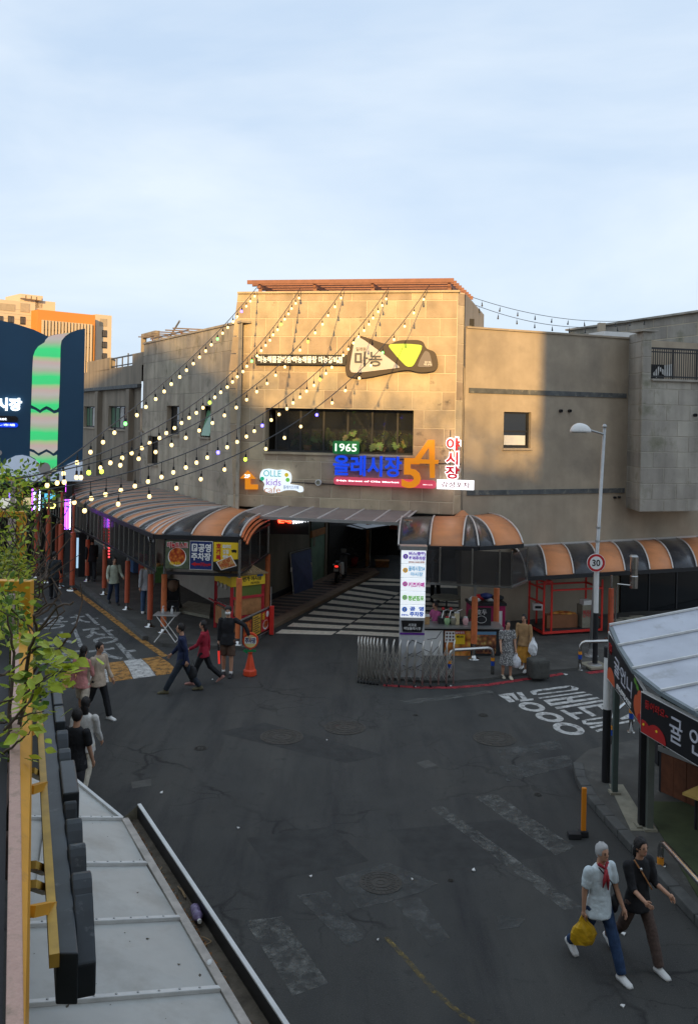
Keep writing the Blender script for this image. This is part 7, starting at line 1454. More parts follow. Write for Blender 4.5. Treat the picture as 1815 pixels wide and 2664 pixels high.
# ---- foliage on the trellis
leafg = [mat('vine_leaf_light', (.48, .56, .055), .45, var=.25, vs_=12, rnd=.25, spec=.4), mat('vine_leaf_dark', (.11, .20, .03), .5, var=.25, vs_=12, rnd=.3)]
for m_ in leafg:                                             # thin leaves let light through
    N_, L_ = m_.node_tree.nodes, m_.node_tree.links; tl = N_.new('ShaderNodeBsdfTranslucent'); ms = N_.new('ShaderNodeMixShader'); ms.inputs['Fac'].default_value = .35
    src = N_['Principled BSDF'].inputs['Base Color'].links[0].from_socket; L_.new(src, tl.inputs['Color']); L_.new(N_['Principled BSDF'].outputs[0], ms.inputs[1]); L_.new(tl.outputs[0], ms.inputs[2]); L_.new(ms.outputs[0], N_['Material Output'].inputs['Surface'])
def leafm(ln, wd, m): 
    b = MB(); n = 5; pr = [0, .72, 1., .8, .42, .0]
    for sg_ in (-1, 1):
        for i in range(n): b.quad((0, ln * i / n, -.06 * ln * (i / n) ** 2 * 4 * .3), (sg_ * wd * pr[i], ln * i / n, .10 * wd - .3 * ln * .06 * (i / n) ** 2 * 4), (sg_ * wd * pr[i + 1], ln * (i + 1) / n, .10 * wd - .3 * ln * .06 * ((i + 1) / n) ** 2 * 4), (0, ln * (i + 1) / n, -.06 * ln * ((i + 1) / n) ** 2 * 4 * .3))
    return b.mesh('leaf', m, smooth=True)
LV = [leafm(.075, .024, leafg[0]), leafm(.068, .022, leafg[1]), leafm(.055, .019, leafg[0])]
wood_v = mat('vine_bark', (.10, .07, .05), .8, var=.3, vs_=30)
vn = thing('shrub', 'leafy light green shrub branch nearest the viewer at left', 'shrub', P(30, 2100, 5.0))
stems = [[(20, 2160), (45, 1960), (60, 1840), (75, 1700), (95, 1645), (150, 1580), (192, 1565)], [(0, 1830), (60, 1810), (110, 1770), (150, 1745), (188, 1742)], [(10, 1900), (60, 1850), (90, 1795), (130, 1755), (190, 1738)], [(5, 2050), (25, 1900), (35, 1700), (20, 1600)],
         [(70, 1700), (110, 1680), (150, 1690)], [(100, 1640), (85, 1600), (140, 1570), (155, 1600), (130, 1640)], [(0, 1760), (40, 1740), (85, 1690), (125, 1690)], [(0, 1880), (40, 1870), (85, 1855), (115, 1850)], [(10, 1960), (50, 1930), (80, 1900)]]
b = MB(); tips = []
for si, sp in enumerate(stems):
    pts = [P(x, y, 4.6 + .25 * math.sin(si * 2 + k * .8)) for k, (x, y) in enumerate(sp)]; fine = []
    for i in range(len(pts) - 1):
        for j in range(4): fine.append(pts[i].lerp(pts[i + 1], j / 4) + V((R.uniform(-1, 1), R.uniform(-1, 1), R.uniform(-1, 1))) * .008)
    fine.append(pts[-1]); b.tube(fine, [.011 * (1 - .75 * k / len(fine)) * (1.4 if si in (0, 3) else .7) for k in range(len(fine))], 6)
    if si not in (5,): tips += [(p, si) for k, p in enumerate(fine) if k > 1]
b.build('branch', wood_v, vn)
def leafat(parent, p, near, k):
    o = inst('leaf', LV[k], parent, p - origin_of(parent), (R.uniform(-.9, .7), R.uniform(-.8, .8), R.uniform(0, 6.28))); s_ = R.uniform(.75, 1.25) * near; o.scale = (s_, s_, s_); return o
cnt = 0
for n_ in range(420):
    p, si = R.choice(tips); 
    px_ = PX + (p.x / p.y) * FL
    if si == 0 and px_ > 110 and R.random() < .93: continue
    if (HC - p.z) / p.y * FL + PY < 1690 and R.random() < .85: continue
    if 46 < px_ < 94 and R.random() < .78: continue
    leafat(vn, p + V((R.gauss(0, .05), R.gauss(0, .06), R.gauss(0, .045))), 1.0, 0 if R.random() < .7 else R.choice((1, 2)))
def bush(name, label, xs, Y, n, size, seed, dens=None, m=(0, 1), stemn=16):
    rr_ = random.Random(seed); c = P((xs[0] + xs[1]) / 2, xs[3], Y); t = thing(name, label, 'shrub', c); b = MB(); b2 = MB(); sb = MB()
    for k in range(stemn):
        p = P(rr_.uniform(xs[0], xs[1]), xs[3], Y + rr_.uniform(-.6, .6)); pts = [p]
        for j in range(5): pts.append(pts[-1] + V((rr_.uniform(-.2, .25), rr_.uniform(-.2, .2), (P(0, xs[2], Y).z - P(0, xs[3], Y).z) / 5.5 * rr_.uniform(.6, 1.2))))
        sb.tube(pts, [.014, .012, .01, .008, .006, .003], 5)
    for k in range(n):
        cx, cy = rr_.uniform(xs[0], xs[1]), rr_.uniform(xs[2], xs[3])
        if dens and rr_.random() > dens((cx - xs[0]) / (xs[1] - xs[0]), (cy - xs[2]) / (xs[3] - xs[2])): continue
        p = P(cx, cy, Y + rr_.uniform(-.8, .8)); cl_ = rr_.random(); 
        for j in range(7):
            d_ = V((rr_.gauss(0, 1), rr_.gauss(0, 1), rr_.gauss(-.2, .7))).normalized(); u_ = d_.cross(V((rr_.random(), rr_.random(), rr_.random()))).normalized(); s_ = size * rr_.uniform(.6, 1.3); o_ = p + d_ * s_ * rr_.uniform(.3, 2.2)
            tgt = b if (cl_ < .5) == (rr_.random() < .8) else b2; tgt.add([o_, o_ + d_ * s_ * .5 + u_ * s_ * .28, o_ + d_ * s_, o_ + d_ * s_ * .5 - u_ * s_ * .28], [(0, 1, 2, 3)])
    o = b.build('foliage_light', leafg[0], t); o['kind'] = 'stuff'; o = b2.build('foliage_dark', leafg[1], t); o['kind'] = 'stuff'; sb.build('stems', wood_v, t)
def dn(x, y): return max(0, 1 - x * .8) * (1 if x < .72 or .2 < y < .5 else .3) * (.65 + .35 * math.sin(y * 11 + x * 5))
bush('climbing_shrub', 'small-leaved climber covering the middle trellis frame', (-25, 112, 1255, 1560), 11.2, 170, .085, 5, dn, stemn=26)
bush('far_climber', 'feathery green climber in front of the market entrance', (-20, 130, 1215, 1330), 17.0, 110, .12, 8, lambda x, y: 1 - x * .75, stemn=10)
bush('shaded_climber', 'shaded dark climber between the near frame posts', (-15, 52, 1520, 1850), 7.2, 240, .07, 13, lambda x, y: .9 - .5 * y, stemn=10)
bush('lower_climber', 'grey green tangle of stems behind the yellow post', (-10, 66, 1430, 1620), 9.0, 200, .06, 17, lambda x, y: .8, stemn=22)

# ---- goods and fittings under the arcade
fr_ = thing('drinks_fridge', 'glowing white blue drinks fridge under the left arcade', 'fridge', G(216, 1470, .11)); q = G(214, 1500, .11); b = MB(); b.box(q + V((0, .3, .85)), (.6, .6, 1.7), rz=.5); b.build('cabinet', 'matte', fr_); b = MB(); b.box(q + V((-.08, -.02, .95)), (.3, .04, 1.2), rz=.5); b.build('glass_door', E('fridge_light', (.45, .68, .9), .5), fr_)
gc = [(.50, .33, .12), (.12, .25, .5), (.55, .1, .06), (.6, .58, .5), (.15, .35, .12), (.55, .4, .1)]
for i in range(5):
    c = LW.pt(1.2 + i * .82, .11, .55 + .15 * (i % 2)); t = thing('goods_crate', '%s goods crate from the far end of the arcade wall' % ['first', 'second', 'third', 'fourth', 'fifth'][i], 'crate', c, 'crates along the arcade wall'); hgt_ = .35 + .25 * (i % 3)
    b = MB(); b.box(c + V((0, 0, hgt_ / 2)), (.6, .45, hgt_), rz=-1.06); b.build('crate', mat('crate_%d' % (i % 6), gc[i % 6], .7, var=.2), t, bevel=.01); b = MB()
    for k in range(7): b.ball(c + V((R.uniform(-.18, .18), R.uniform(-.18, .18), hgt_ + .03)), .075, 8, 6)
    b.build('goods', mat('goods_%d' % (i % 6), gc[(i + 2) % 6], .5, var=.2), t, smooth=True)
for i in range(3):
    s_ = .8 + i * 1.9; t = thing('arcade_shop_sign', 'shop sign on the arcade wall, %s from the far end' % ['first', 'second', 'third', 'fourth', 'fifth'][i], 'sign', LW.pt(s_, 2.3), 'shop signs inside the arcade'); panel_on('board', LW, s_, s_ + 1.4, 2.25, 2.7, .02, .1, mat('arc_sign_%d' % i, gc[(i * 2 + 1) % 6], .4, emit=.35), t); text_on('lettering', ['감성', '시장', '주차', '공영', '호두'][i], LW, s_ + .25, s_ + 1.15, 2.31, 2.64, .1, E('sign_white', (.95, .93, .9), .9), t, .02, .01)
for i, (x, y, c_) in enumerate(((1620, 1655, 0), (1640, 1650, 3), (1668, 1645, 2))):
    p = G(x, y, .06); t = thing('goods_box', ['tan box by the low awning post', 'pale box in front of the dark shop front', 'red box in front of the dark shop front'][i], 'box', p, 'boxes by the dark shop front'); b = MB(); b.box(p + V((0, .3, .2)), (.45, .35, .4), rz=.3); b.build('body', mat('crate_%d' % c_, gc[c_], .7), t); b = MB(); b.box(p + V((0, .3, .41)), (.47, .37, .03), rz=.3); b.build('lid', 'conc', t)
# fixing screws, grit and twigs on the lean-to roof
scw = MB(); gr_ = MB()
for l_, r_ in Bl:
    for k in range(1, 9): scw.lathe(l_.lerp(r_, k / 9.) + V((0, 0, .027)), [(.008, 0), (.008, .005), (.003, .007)], 6)
scw.build('screw', 'galv', lr)
for k in range(70):
    i = R.randrange(4); u, v_ = R.random(), R.random(); p = Bl[i][0].lerp(Bl[i][1], u).lerp(Bl[i + 1][0].lerp(Bl[i + 1][1], u), v_) + V((0, 0, .003)); s_ = R.uniform(.003, .009) if R.random() < .93 else .02; a_ = R.uniform(0, 3); gr_.quad(p + V((s_ * math.cos(a_), s_ * math.sin(a_), 0)), p + V((-s_ * .5 * math.sin(a_), s_ * .5 * math.cos(a_), .002)), p - V((s_ * math.cos(a_), s_ * math.sin(a_), 0)), p + V((s_ * .5 * math.sin(a_), -s_ * .5 * math.cos(a_), .002)))
o = gr_.build('roof_grit', mat('roof_grit', (.10, .085, .06), .9, var=.4, vs_=20), lr); o['kind'] = 'stuff'

# ================================================================== PEOPLE
FOLD = bpy.data.textures.new('folds', 'CLOUDS'); FOLD.noise_scale = .16; FOLD.noise_depth = 2
def remesh(b, vox, smooth=3, fold=0.):
    me = b.mesh('figure', 'skin'); o = bpy.data.objects.new('figure', me)
    md = o.modifiers.new('r', 'REMESH'); md.mode = 'VOXEL'; md.voxel_size = vox; md.use_smooth_shade = True
    ms = o.modifiers.new('s', 'SMOOTH'); ms.iterations = smooth; ms.factor = .5
    if fold: dm = o.modifiers.new('d', 'DISPLACE'); dm.texture = FOLD; dm.strength = fold; dm.mid_level = .45
    return bake(o)
def ell(b, c, rx, ry, rz, n=14, m=10): b.ball(c, (rx, ry, rz), n, m)
def limb(b, pts, rs):
    b.tube(pts, rs, 12)
    for p, r_ in zip(pts, rs): b.ball(p, r_ * .99, 10, 8)
cloth_n = [0]
def cloth(name, col, var=.22, vs_=9, **k): return mat(name, col, .82, var=var, vs_=vs_, bump=1.0, bs=11, **k)
def person(label, loc, H, rz, top, bottom, legs=((18, 8), (-16, 14)), arms=((-14, 6, 18), (16, 6, 18)), sleeve='long', lower='trousers', shoe='white', hair='hair', hairlen=0, lean=0., sit=False, cap=None, mask=False, skin='skin', headturn=0., wrist=None, group='people in the street', sock=None):
    k = H / 1.72; t = thing('person', label, 'person', loc, group, rz)
    hipz = .90 if not sit else .50; J = {}
    def rot(a): a = rad(a); return math.sin(a), math.cos(a)
    foot = []
    for i, sd_ in enumerate((-1, 1)):
        a, kb = legs[i]; hip = V((sd_ * .092, 0, hipz)); s_, c_ = rot(a); knee = hip + V((sd_ * .012, s_ * .43, -c_ * .43)); s2, c2 = rot(a - kb); ank = knee + V((0, s2 * .41, -c2 * .41)); foot.append((hip, knee, ank, a - kb))
    dz = .065 - min(f[2].z for f in foot)
    foot = [(a + V((0, 0, dz)), b_ + V((0, 0, dz)), c_ + V((0, 0, dz)), d_) for a, b_, c_, d_ in foot]
    hz = hipz + dz; ln = lambda z: V((0, lean * (z - hz), 0))
    def up_(x, y, z): return V((x, y, z)) + ln(z)
    sh = [up_(-.185, -.01, hz + .50), up_(.185, -.01, hz + .50)]; armp = []
    for i, sd_ in enumerate((-1, 1)):
        a, ab, eb = arms[i]; s_, c_ = rot(a); sa, ca = rot(ab); el_ = sh[i] + V((sd_ * sa * .28, s_ * ca * .28, -c_ * ca * .28)); s2, c2 = rot(a + eb); wr = el_ + V((sd_ * sa * .12, s2 * .25, -c2 * .25))
        if wrist and wrist[i] is not None: wr = V(wrist[i]) / k; mid = (sh[i] + wr) / 2; el_ = mid + V((sd_ * .05, -.06, -.05)) if (wr - sh[i]).length < .5 else mid
        armp.append((sh[i], el_, wr))
    hc = up_(0, .025, hz + .735)
    S = lambda p: p * k
    # skin: head, neck, arms, legs as one surface
    b = MB(); ell(b, S(hc), .073 * k, .092 * k, .112 * k); ell(b, S(hc + V((0, .03, -.06))), .05 * k, .06 * k, .055 * k); b.tube([S(up_(0, -.01, hz + .50)), S(hc + V((0, -.015, -.06)))], [.06 * k, .052 * k], 12)
    b.tube([S(hc + V((0, .085, .02))), S(hc + V((0, .108, -.022)))], [.010 * k, .016 * k], 8)
    for sd_ in (-1, 1): ell(b, S(hc + V((sd_ * .074, -.005, -.005))), .012 * k, .02 * k, .03 * k, 8, 6)
    ell(b, S(up_(0, 0, hz + .3)), .13 * k, .085 * k, .22 * k); ell(b, S(up_(0, 0, hz + .02)), .13 * k, .09 * k, .1 * k)
    for (s0, e0_, w0) in armp:
        limb(b, [S(s0), S(e0_), S(w0)], [.05 * k, .040 * k, .027 * k]); d_ = (w0 - e0_).normalized(); ell(b, S(w0 + d_ * .045), .034 * k, .034 * k, .045 * k, 10, 8)
    for (h0, kn, an, fa) in foot: limb(b, [S(h0), S(kn), S(kn.lerp(an, .35) + V((0, -.012, 0))), S(an)], [.082 * k, .055 * k, .054 * k, .036 * k])
    me = remesh(b, .0145 * k, 2); me.materials.clear(); me.materials.append(M[skin]); 
    o = bpy.data.objects.new('body', me); C.objects.link(o); o.parent = t
    # fingers: four of unequal length, bent, and a thumb from the side of each palm
    for i, (s0, e0_, w0) in enumerate(armp):
        d_ = (w0 - e0_).normalized(); sd_ = (-1, 1)[i]; side = d_.cross(V((sd_, 0, 0))).normalized(); inn_ = V((-sd_, 0, 0)); b = MB(); pc = w0 + d_ * .075
        for j, fl in enumerate((.065, .075, .07, .055)):
            r0 = pc + side * (j - 1.5) * .017; b.tube([S(r0 - d_ * .02), S(r0 + d_ * fl * .5 + inn_ * .008), S(r0 + d_ * fl * .9 + inn_ * .03)], [.0085 * k, .008 * k, .006 * k], 6)
        b.tube([S(w0 + d_ * .03 - side * .03), S(w0 + d_ * .065 - side * .048 + inn_ * .012), S(w0 + d_ * .09 - side * .045 + inn_ * .025)], [.011 * k, .0095 * k, .007 * k], 6)
        b.build('fingers', skin, t, smooth=True, local=True)
    # face
    b = MB()
    for sd_ in (-1, 1): ell(b, S(hc + V((sd_ * .03, .083, .008))), .012 * k, .008 * k, .007 * k, 8, 5); b.bar(S(hc + V((sd_ * .03 - .014, .088, .027))), S(hc + V((sd_ * .03 + .014, .088, .028))), .006 * k)
    b.build('eyes', 'hair', t, local=True); b = MB(); ell(b, S(hc + V((0, .084, -.056))), .022 * k, .01 * k, .006 * k, 8, 5); b.build('mouth', mat('lips', (.36, .11, .09), .5), t, local=True)
    if mask: b = MB(); ell(b, S(hc + V((0, .045, -.04))), .07 * k, .07 * k, .052 * k); b.build('face_mask', 'white', t, smooth=True, local=True)
    # hair
    b = MB(); o0 = len(b.v); ell(b, S(hc + V((0, -.014, .018))), .083 * k, .098 * k, .112 * k, 16, 12)
    cz = S(hc).z
    b.v = [(x, min(y, S(hc).y + .055 * k) if z < cz + .05 * k else y, max(z, cz + (-.01 if y > S(hc).y + .02 * k else -.08 - hairlen) * k)) for x, y, z in b.v]
    if hairlen: ell(b, S(hc + V((0, -.065, -.06 - hairlen / 2))), .08 * k, .045 * k, (.08 + hairlen / 2) * k)
    rh = random.Random(int(H * 1000) + len(label)); hc_ = S(hc); b.v = [tuple(hc_ + (V(p) - hc_) * (1 + rh.uniform(-.06, .07))) for p in b.v]
    b.build('hair', hair, t, smooth=True, local=True)
    if cap: b = MB(); ell(b, S(hc + V((0, -.015, .06))), .088 * k, .098 * k, .075 * k, 16, 10); b.build('cap', cap, t, smooth=True, local=True)
    # top
    b = MB(); g = .016
    rings = []
    for z, rx, ry in ((hz - .11, .202, .165), (hz + .05, .178, .138), (hz + .18, .152, .108), (hz + .33, .168, .115), (hz + .44, .170, .108), (hz + .52, .145, .088), (hz + .565, .08, .068)):
        rings.append([S(up_(rx * math.cos(a_), ry * math.sin(a_) - .004, z)) for a_ in [2 * math.pi * q / 18 for q in range(18)]])
    b.loft(rings)
    for (s0, e0_, w0) in armp:
        if sleeve == 'none': continue
        if sleeve == 'short': pts, rs = [s0, s0.lerp(e0_, .78)], [.068, .066]
        elif sleeve == 'elbow': pts, rs = [s0, e0_, e0_.lerp(w0, .25)], [.068, .056, .052]
        else: pts, rs = [s0, e0_, e0_.lerp(w0, .96)], [.068, .055, .042]
        b.tube([S(p) for p in pts], [r_ * k for r_ in rs], 12); b.ball(S(s0), .067 * k, 10, 8)
        if len(pts) == 3: b.ball(S(e0_), .055 * k, 10, 8)
    me = remesh(b, .0155 * k, 2, .026); me.materials.clear(); me.materials.append(top); o = bpy.data.objects.new('top', me); C.objects.link(o); o.parent = t
    # lower garment
    b = MB()
    if lower in ('trousers', 'shorts'):
        ell(b, S(V((0, 0, hz + .01))), .158 * k, .118 * k, .125 * k)
        for (h0, kn, an, fa) in foot:
            if lower == 'trousers': pts, rs = [h0, kn, an + V((0, 0, .02))], [.098, .076, .066]
            else: pts, rs = [h0, h0.lerp(kn, .9)], [.1, .098]
            b.tube([S(p) for p in pts], [r_ * k for r_ in rs], 14); b.ball(S(h0), .098 * k, 10, 8)
            if lower == 'trousers': b.ball(S(kn), .075 * k, 10, 8)
        me = remesh(b, .0165 * k, 2, .024)
    else:
        zl = {'skirt': .30, 'dress': .42}[lower]; rings = []
        for z, rx, ry in ((zl, .25, .22), ((zl + hz) / 2, .21, .17), (hz, .165, .125), (hz + .12, .15, .11)):
            rings.append([S(V((rx * (1 + .06 * math.sin(7 * a_) * (z < hz - .1)) * math.cos(a_), ry * (1 + .06 * math.sin(7 * a_) * (z < hz - .1)) * math.sin(a_), z))) for a_ in [2 * math.pi * q / 28 for q in range(28)]])
        b.loft(rings); me = remesh(b, .016 * k, 2)
    me.materials.clear(); me.materials.append(bottom); o = bpy.data.objects.new({'trousers': 'trousers', 'shorts': 'shorts', 'skirt': 'skirt', 'dress': 'skirt'}[lower], me); C.objects.link(o); o.parent = t
    # shoes: sole and upper following the foot
    for (h0, kn, an, fa) in foot:
        b = MB(); tl_ = rad(-fa) * .7 if an.z > .1 else 0.; cs_, sn = math.cos(tl_), math.sin(tl_)
        rings = []
        for y, w_, h_ in ((-.095, .030, .065), (-.065, .046, .098), (0, .048, .108), (.075, .054, .074), (.14, .052, .054), (.178, .032, .036)):
            ring_ = []
            for a_ in [2 * math.pi * q / 12 for q in range(12)]:
                x_, z_ = w_ * math.cos(a_), max(-.5, math.sin(a_)) * h_ * .62 + h_ * .31; yy, zz = y * cs_ + (z_ - .05) * sn, -y * sn + (z_ - .05) * cs_; ring_.append(S(V((an.x + x_, an.y + yy + .01, max(.002, an.z - .015 + zz)))))
            rings.append(ring_)
        b.loft(rings); b.build('shoe', shoe, t, smooth=True, local=True)
        if sock: b = MB(); b.tube([S(an + V((0, 0, .0))), S(an.lerp(kn, .18))], .043 * k, 10); b.build('sock', sock, t, smooth=True, local=True)
    t['_hands'] = [list(S(a[2] + (a[2] - a[1]).normalized() * .1)) for a in armp]
    return t
def hand(t, i):
    p = V(t['_hands'][i]); return t.location + Matrix.Rotation(t.rotation_euler.z, 3, 'Z') @ p
jean = cloth('denim_dark', (.020, .035, .075), vs_=14); blackc = cloth('cloth_black', (.012, .012, .014)); charc = cloth('cloth_charcoal', (.028, .033, .038))
def Gp_(x, y, z=0.): p = G(x, y, z); return (p.x, p.y, p.z)
pw = [None, None]
man = person('man in black sweater and brown shorts with his hand on the cone sign', Gp_(591, 1758), 1.74, math.pi - .05, blackc, cloth('shorts_brown', (.10, .06, .04)), legs=((6, 3), (-4, 2)), arms=((4, 62, 0), (2, 6, 4)), lower='shorts', shoe=cloth('shoe_black', (.03, .03, .032)), cap='hair', mask=True, sock='white', headturn=0)
p = hand(man, 1); t = thing('light_baton', 'red traffic baton with black grip in the man\'s lowered hand', 'baton', p); b = MB(); b.tube([p + V((.0, -.02, .06)), p + V((.015, -.03, -.14))], .022, 10); b.build('grip', 'black', t); b = MB(); b.tube([p + V((.015, -.03, -.14)), p + V((.04, -.06, -.46))], [.028, .026], 10); b.build('red_tube', mat('baton_red', (.75, .04, .03), .3, emit=.35), t)
nav = person('man in navy jacket and dark jeans striding left across the junction', Gp_(474, 1800), 1.70, math.pi / 2 + .15, cloth('jacket_navy', (.012, .02, .06)), cloth('jeans_slate', (.022, .030, .042)), legs=((30, 4), (-24, 12)), arms=((-22, 6, 20), (18, 6, 25)), shoe=cloth('shoe_olive', (.10, .085, .045)), lean=.06)
person('person in red jacket and dark trousers walking behind the navy jacket', Gp_(528, 1780), 1.58, math.pi / 2 - .1, cloth('jacket_red', (.30, .012, .03)), blackc, legs=((22, 5), (-22, 28)), arms=((25, 6, 35), (-15, 6, 15)), shoe=cloth('shoe_rose', (.42, .20, .16)), hairlen=.05)
p = V((G(498, 1800).x, G(498, 1800).y + .1, .42)); t = thing('carrier_bag', 'black carrier bag carried between the navy and red jackets', 'bag', p); b = MB(); lump(b, p, (.12, .09, .17), 10, 8, 4); b.build('sack', 'matte', t, smooth=True); b = MB(); b.tube([p + V((-.05, 0, .14)), p + V((0, 0, .33)), p + V((.05, 0, .14))], .008, 5); b.build('handles', 'matte', t)
person('person in beige top and black wide trousers walking right on the left street', Gp_(255, 1870), 1.66, -math.pi / 2 - .5, cloth('top_beige', (.46, .36, .27)), blackc, legs=((18, 2), (-20, 14)), arms=((12, 8, 20), (-14, 8, 12)), shoe='white', sleeve='long')
sk = person('woman in pink top and cream shorts beside the beige top', Gp_(214, 1874), 1.58, -.3, cloth('top_pink', (.62, .26, .24)), cloth('shorts_cream', (.66, .56, .44)), legs=((12, 5), (-10, 12)), lower='shorts', shoe='white', hairlen=.12, arms=((-10, 8, 12), (10, 8, 30)))
p = hand(sk, 1); t = thing('pink_pouch', 'small pink pouch bag held by the woman in cream shorts', 'bag', p); b = MB(); lump(b, p + V((0, -.02, -.06)), (.09, .07, .07), 10, 7, 9); b.build('pouch', cloth('pouch_pink', (.55, .28, .32)), t, smooth=True); b = MB(); b.tube([p + V((-.04, 0, 0)), p + V((0, 0, .05)), p + V((.04, 0, 0))], .008, 5); b.build('strap', cloth('pouch_pink', (.55, .28, .32)), t)
blk_m = person('man in black T-shirt and striped track trousers seen from behind, nearest at left', (-4.36, 14.5, 0), 1.74, -.25, blackc, cloth('track_charcoal', (.03, .03, .034)), legs=((14, 4), (-14, 12)), arms=((-8, 7, 8), (10, 7, 10)), sleeve='short', shoe='white')
person('person in cream trousers walking ahead of the black T-shirt', (-4.47, 15.35, 0), 1.66, -.1, cloth('top_white', (.60, .58, .54)), cloth('trousers_cream', (.60, .54, .43)), legs=((14, 4), (-16, 14)), shoe='white', hairlen=.1)
person('woman in sage top and dark jeans walking under the arcade', Gp_(296, 1572, .11), 1.58, math.pi + .5, cloth('top_sage', (.42, .46, .36)), jean, legs=((10, 4), (-14, 18)), arms=((12, 12, 55), (6, 14, 45)), shoe='black', hairlen=.08)
person('man in grey shirt and jeans half hidden by the red post', Gp_(381, 1597, .11), 1.70, .3, cloth('shirt_grey', (.40, .40, .41)), cloth('denim_mid', (.05, .09, .17)), legs=((8, 4), (-12, 14)), shoe='white')
person('person in black jacket standing behind the far red arcade post', Gp_(238, 1512, .11), 1.66, .4, blackc, charc, legs=((3, 2), (-3, 2)), shoe='black')
person('person in dark clothes on the far left street', Gp_(140, 1560), 1.68, .2, charc, blackc, legs=((12, 4), (-12, 12)), shoe='black')
person('vendor in pink cardigan and dark apron behind the snack counter', (P(1133, 1600, 25.7).x, 25.75, .06), 1.5, math.pi / 2 + .5, cloth('cardigan_pink', (.42, .09, .22)), blackc, legs=((78, 80), (72, 78)), arms=((35, 6, 30), (30, 8, 40)), sit=True, shoe='black')
person('person in olive brown jacket sitting behind the orange awning post', (P(1236, 1600, 26.0).x, 26.0, .06), 1.52, math.pi - .6, cloth('jacket_olive', (.085, .075, .045)), charc, legs=((80, 82), (76, 78)), arms=((25, 6, 30), (20, 8, 40)), sit=True, shoe='black', cap='matte')
for x, lb in ((1133, 'small stool under the seated vendor'), (1236, 'white chair under the person in the olive jacket')):
    q = P(x, 1600, 25.75 if x < 1200 else 26.0); q = V((q.x, q.y, .06)); t = thing('stool', lb, 'stool', q); b = MB(); b.lathe(q, [(.17, .36), (.18, .38), (.17, .40)], 14); b.build('seat', 'white', t)
    for dx, dy in ((-.11, -.11), (.11, -.11), (-.11, .11), (.11, .11)): b = MB(); b.bar(q + V((dx * 1.2, dy * 1.2, 0)), q + V((dx, dy, .37)), .025); b.build('leg', 'galv', t)
person('person in black coat and trousers standing in the alley behind the totem', Gp_(1131, 1566), 1.70, .2, blackc, blackc, legs=((4, 2), (-4, 2)), shoe='black')
speck = mat('speckled_print', (.10, .10, .10), .8, var=.9, vs_=60, dirt=((.55, .53, .5), 45, .52, .56))
dw = person('woman in speckled dress with a white carrier bag by the barrier', Gp_(1317, 1764, .0), 1.46, math.pi + .1, speck, speck, legs=((4, 2), (-4, 3)), arms=((4, 8, 10), (10, 8, 20)), lower='dress', shoe=cloth('shoe_cream', (.62, .55, .42)), hairlen=.12, sleeve='short')
ms_ = person('woman in mustard skirt with a white bag beside the stone block', Gp_(1360, 1745, .06), 1.46, math.pi - .5, cloth('blouse_tan', (.34, .20, .09)), cloth('skirt_mustard', (.50, .23, .03)), legs=((8, 4), (-10, 8)), arms=((6, 10, 12), (10, 8, 10)), lower='skirt', shoe='white', hairlen=.1)
def sack(b, c, size, seed):                                  # a hanging plastic bag: gathered neck, creased sides, slumped foot
    rr_ = random.Random(seed); rings = []
    for z, r_ in ((0, .16), (-.25, .34), (-.7, .8), (-1.2, 1.0), (-1.7, .96), (-2.05, .72), (-2.1, .3)):
        rings.append([c + V((size[0] * r_ * (1 + rr_.uniform(-.14, .14)) * math.cos(a_), size[1] * r_ * (1 + rr_.uniform(-.2, .2)) * math.sin(a_), size[2] * (z + rr_.uniform(-.07, .07)))) for a_ in [2 * math.pi * q / 14 for q in range(14)]])
    b.loft(rings)
def bag(t, i, label, m, size, off=(0, 0, 0), seed=1):
    p = hand(t, i) + V(off); g_ = thing('carrier_bag', label, 'bag', p); b = MB(); sack(b, p + V((0, 0, -.03)), size, seed); b.build('sack', m, g_, smooth=False); b = MB()
    for s_ in (-1, 1): b.tube([p + V((s_ * size[0] * .3, 0, -size[2] * .35)), p + V((s_ * .01, 0, .01))], .01, 5)
    b.build('handles', m, g_); return g_
bag(dw, 0, 'white printed carrier bag held by the woman in the speckled dress', cloth('bag_white', (.66, .66, .68)), (.13, .08, .16))
bag(ms_, 0, 'bulging white bag held by the woman in the mustard skirt', cloth('bag_white2', (.70, .70, .70)), (.12, .12, .2), (.06, 0, .26), 6)
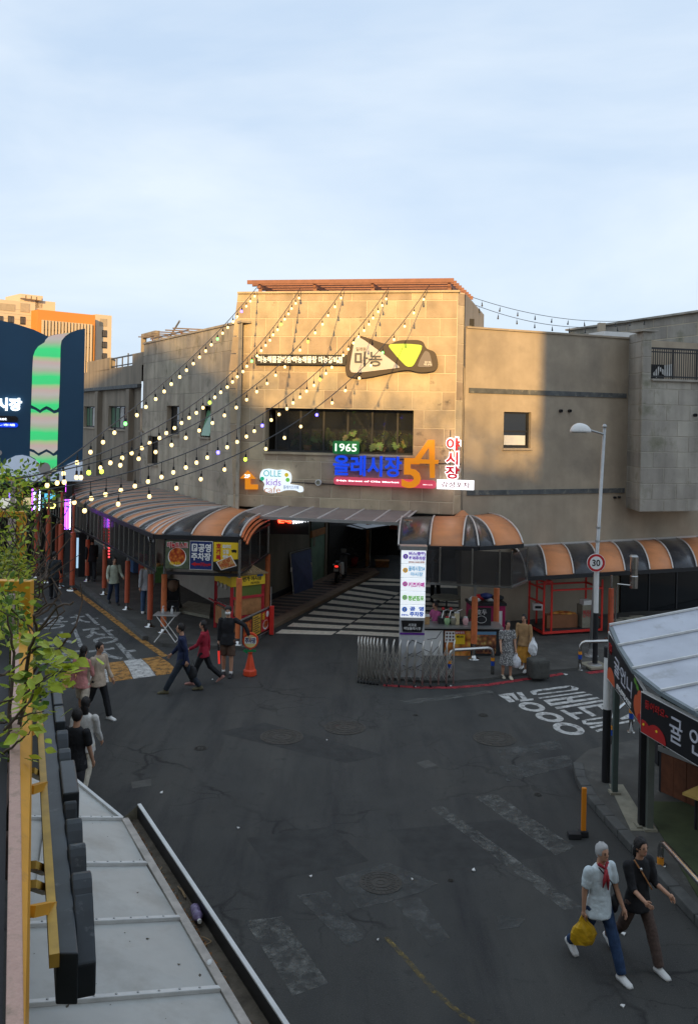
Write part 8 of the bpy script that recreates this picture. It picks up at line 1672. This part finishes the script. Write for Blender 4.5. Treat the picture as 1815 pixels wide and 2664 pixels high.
# the couple walking in the right foreground
wc = person('older person in pale blue T-shirt and jeans carrying a yellow bag, right foreground', Gp_(1554, 2518), 1.56, math.pi + .42, cloth('tee_pale_blue', (.62, .70, .72), var=.08), cloth('denim_blue', (.022, .05, .115), vs_=14), legs=((26, 4), (-22, 22)), arms=((10, 9, 22), (-8, 7, 10)), sleeve='short', shoe='white', hair=mat('grey_hair', (.45, .44, .43), .6), lean=.03, skin='skin')
bag(wc, 1, 'crumpled yellow carrier bag in the hand of the person in pale blue', mat('bag_yellow', (.62, .36, .015), .4, var=.2, vs_=14, bump=.5, bs=14), (.155, .05, .155), (0, 0, .03), 21)
bc = person('person in black shirt and brown trousers with forearms crossed, right foreground', Gp_(1654, 2502), 1.56, math.pi + .42, blackc, cloth('trousers_brown', (.095, .062, .05), var=.3, vs_=30), legs=((24, 4), (-22, 20)), arms=((20, 4, 60), (24, 4, 55)), sleeve='elbow', shoe='white', hair='hair', hairlen=.05, lean=.03)
def front(t, x, y, z): return t.location + Matrix.Rotation(t.rotation_euler.z, 3, 'Z') @ (V((x, y, z)))
g_ = thing('neck_scarf', 'red patterned neck scarf of the person in pale blue', 'scarf', front(wc, 0, .1, 1.25)); b = MB(); b.tube([front(wc, -.07, .05, 1.30), front(wc, 0, .1, 1.25), front(wc, .07, .05, 1.30)], .02, 8); b.tube([front(wc, 0, .11, 1.25), front(wc, -.02, .125, 1.12), front(wc, -.03, .12, 1.0)], [.018, .022, .008], 8); b.tube([front(wc, 0, .11, 1.25), front(wc, .03, .125, 1.13), front(wc, .05, .12, 1.04)], [.018, .022, .008], 8); b.build('scarf', mat('scarf_red', (.36, .03, .04), .7, var=.6, vs_=60), g_, smooth=True)
g_ = thing('shoulder_bag', 'small black shoulder bag on the side of the person in pale blue', 'bag', front(wc, -.2, .02, .8)); b = MB(); b.tube([front(wc, .1, .1, 1.28), front(wc, -.08, .125, 1.08), front(wc, -.2, .07, .85)], .008, 5); b.build('strap', 'black', g_); b = MB(); lump(b, front(wc, -.21, .03, .76), (.05, .08, .1), 9, 7, 2); b.build('pouch', 'matte', g_, smooth=True)
g_ = thing('shoulder_strap', 'brown shoulder strap across the black shirt', 'strap', front(bc, 0, .1, 1.1)); b = MB(); b.tube([front(bc, .12, .06, 1.30), front(bc, .02, .125, 1.12), front(bc, -.12, .11, .92)], .010, 6); b.build('strap', 'wood', g_); b = MB(); b.ball(front(bc, .06, .11, 1.2), .022, 8, 6); b.build('buckle', 'steel', g_)
bpy.data.scenes.remove(TMP)
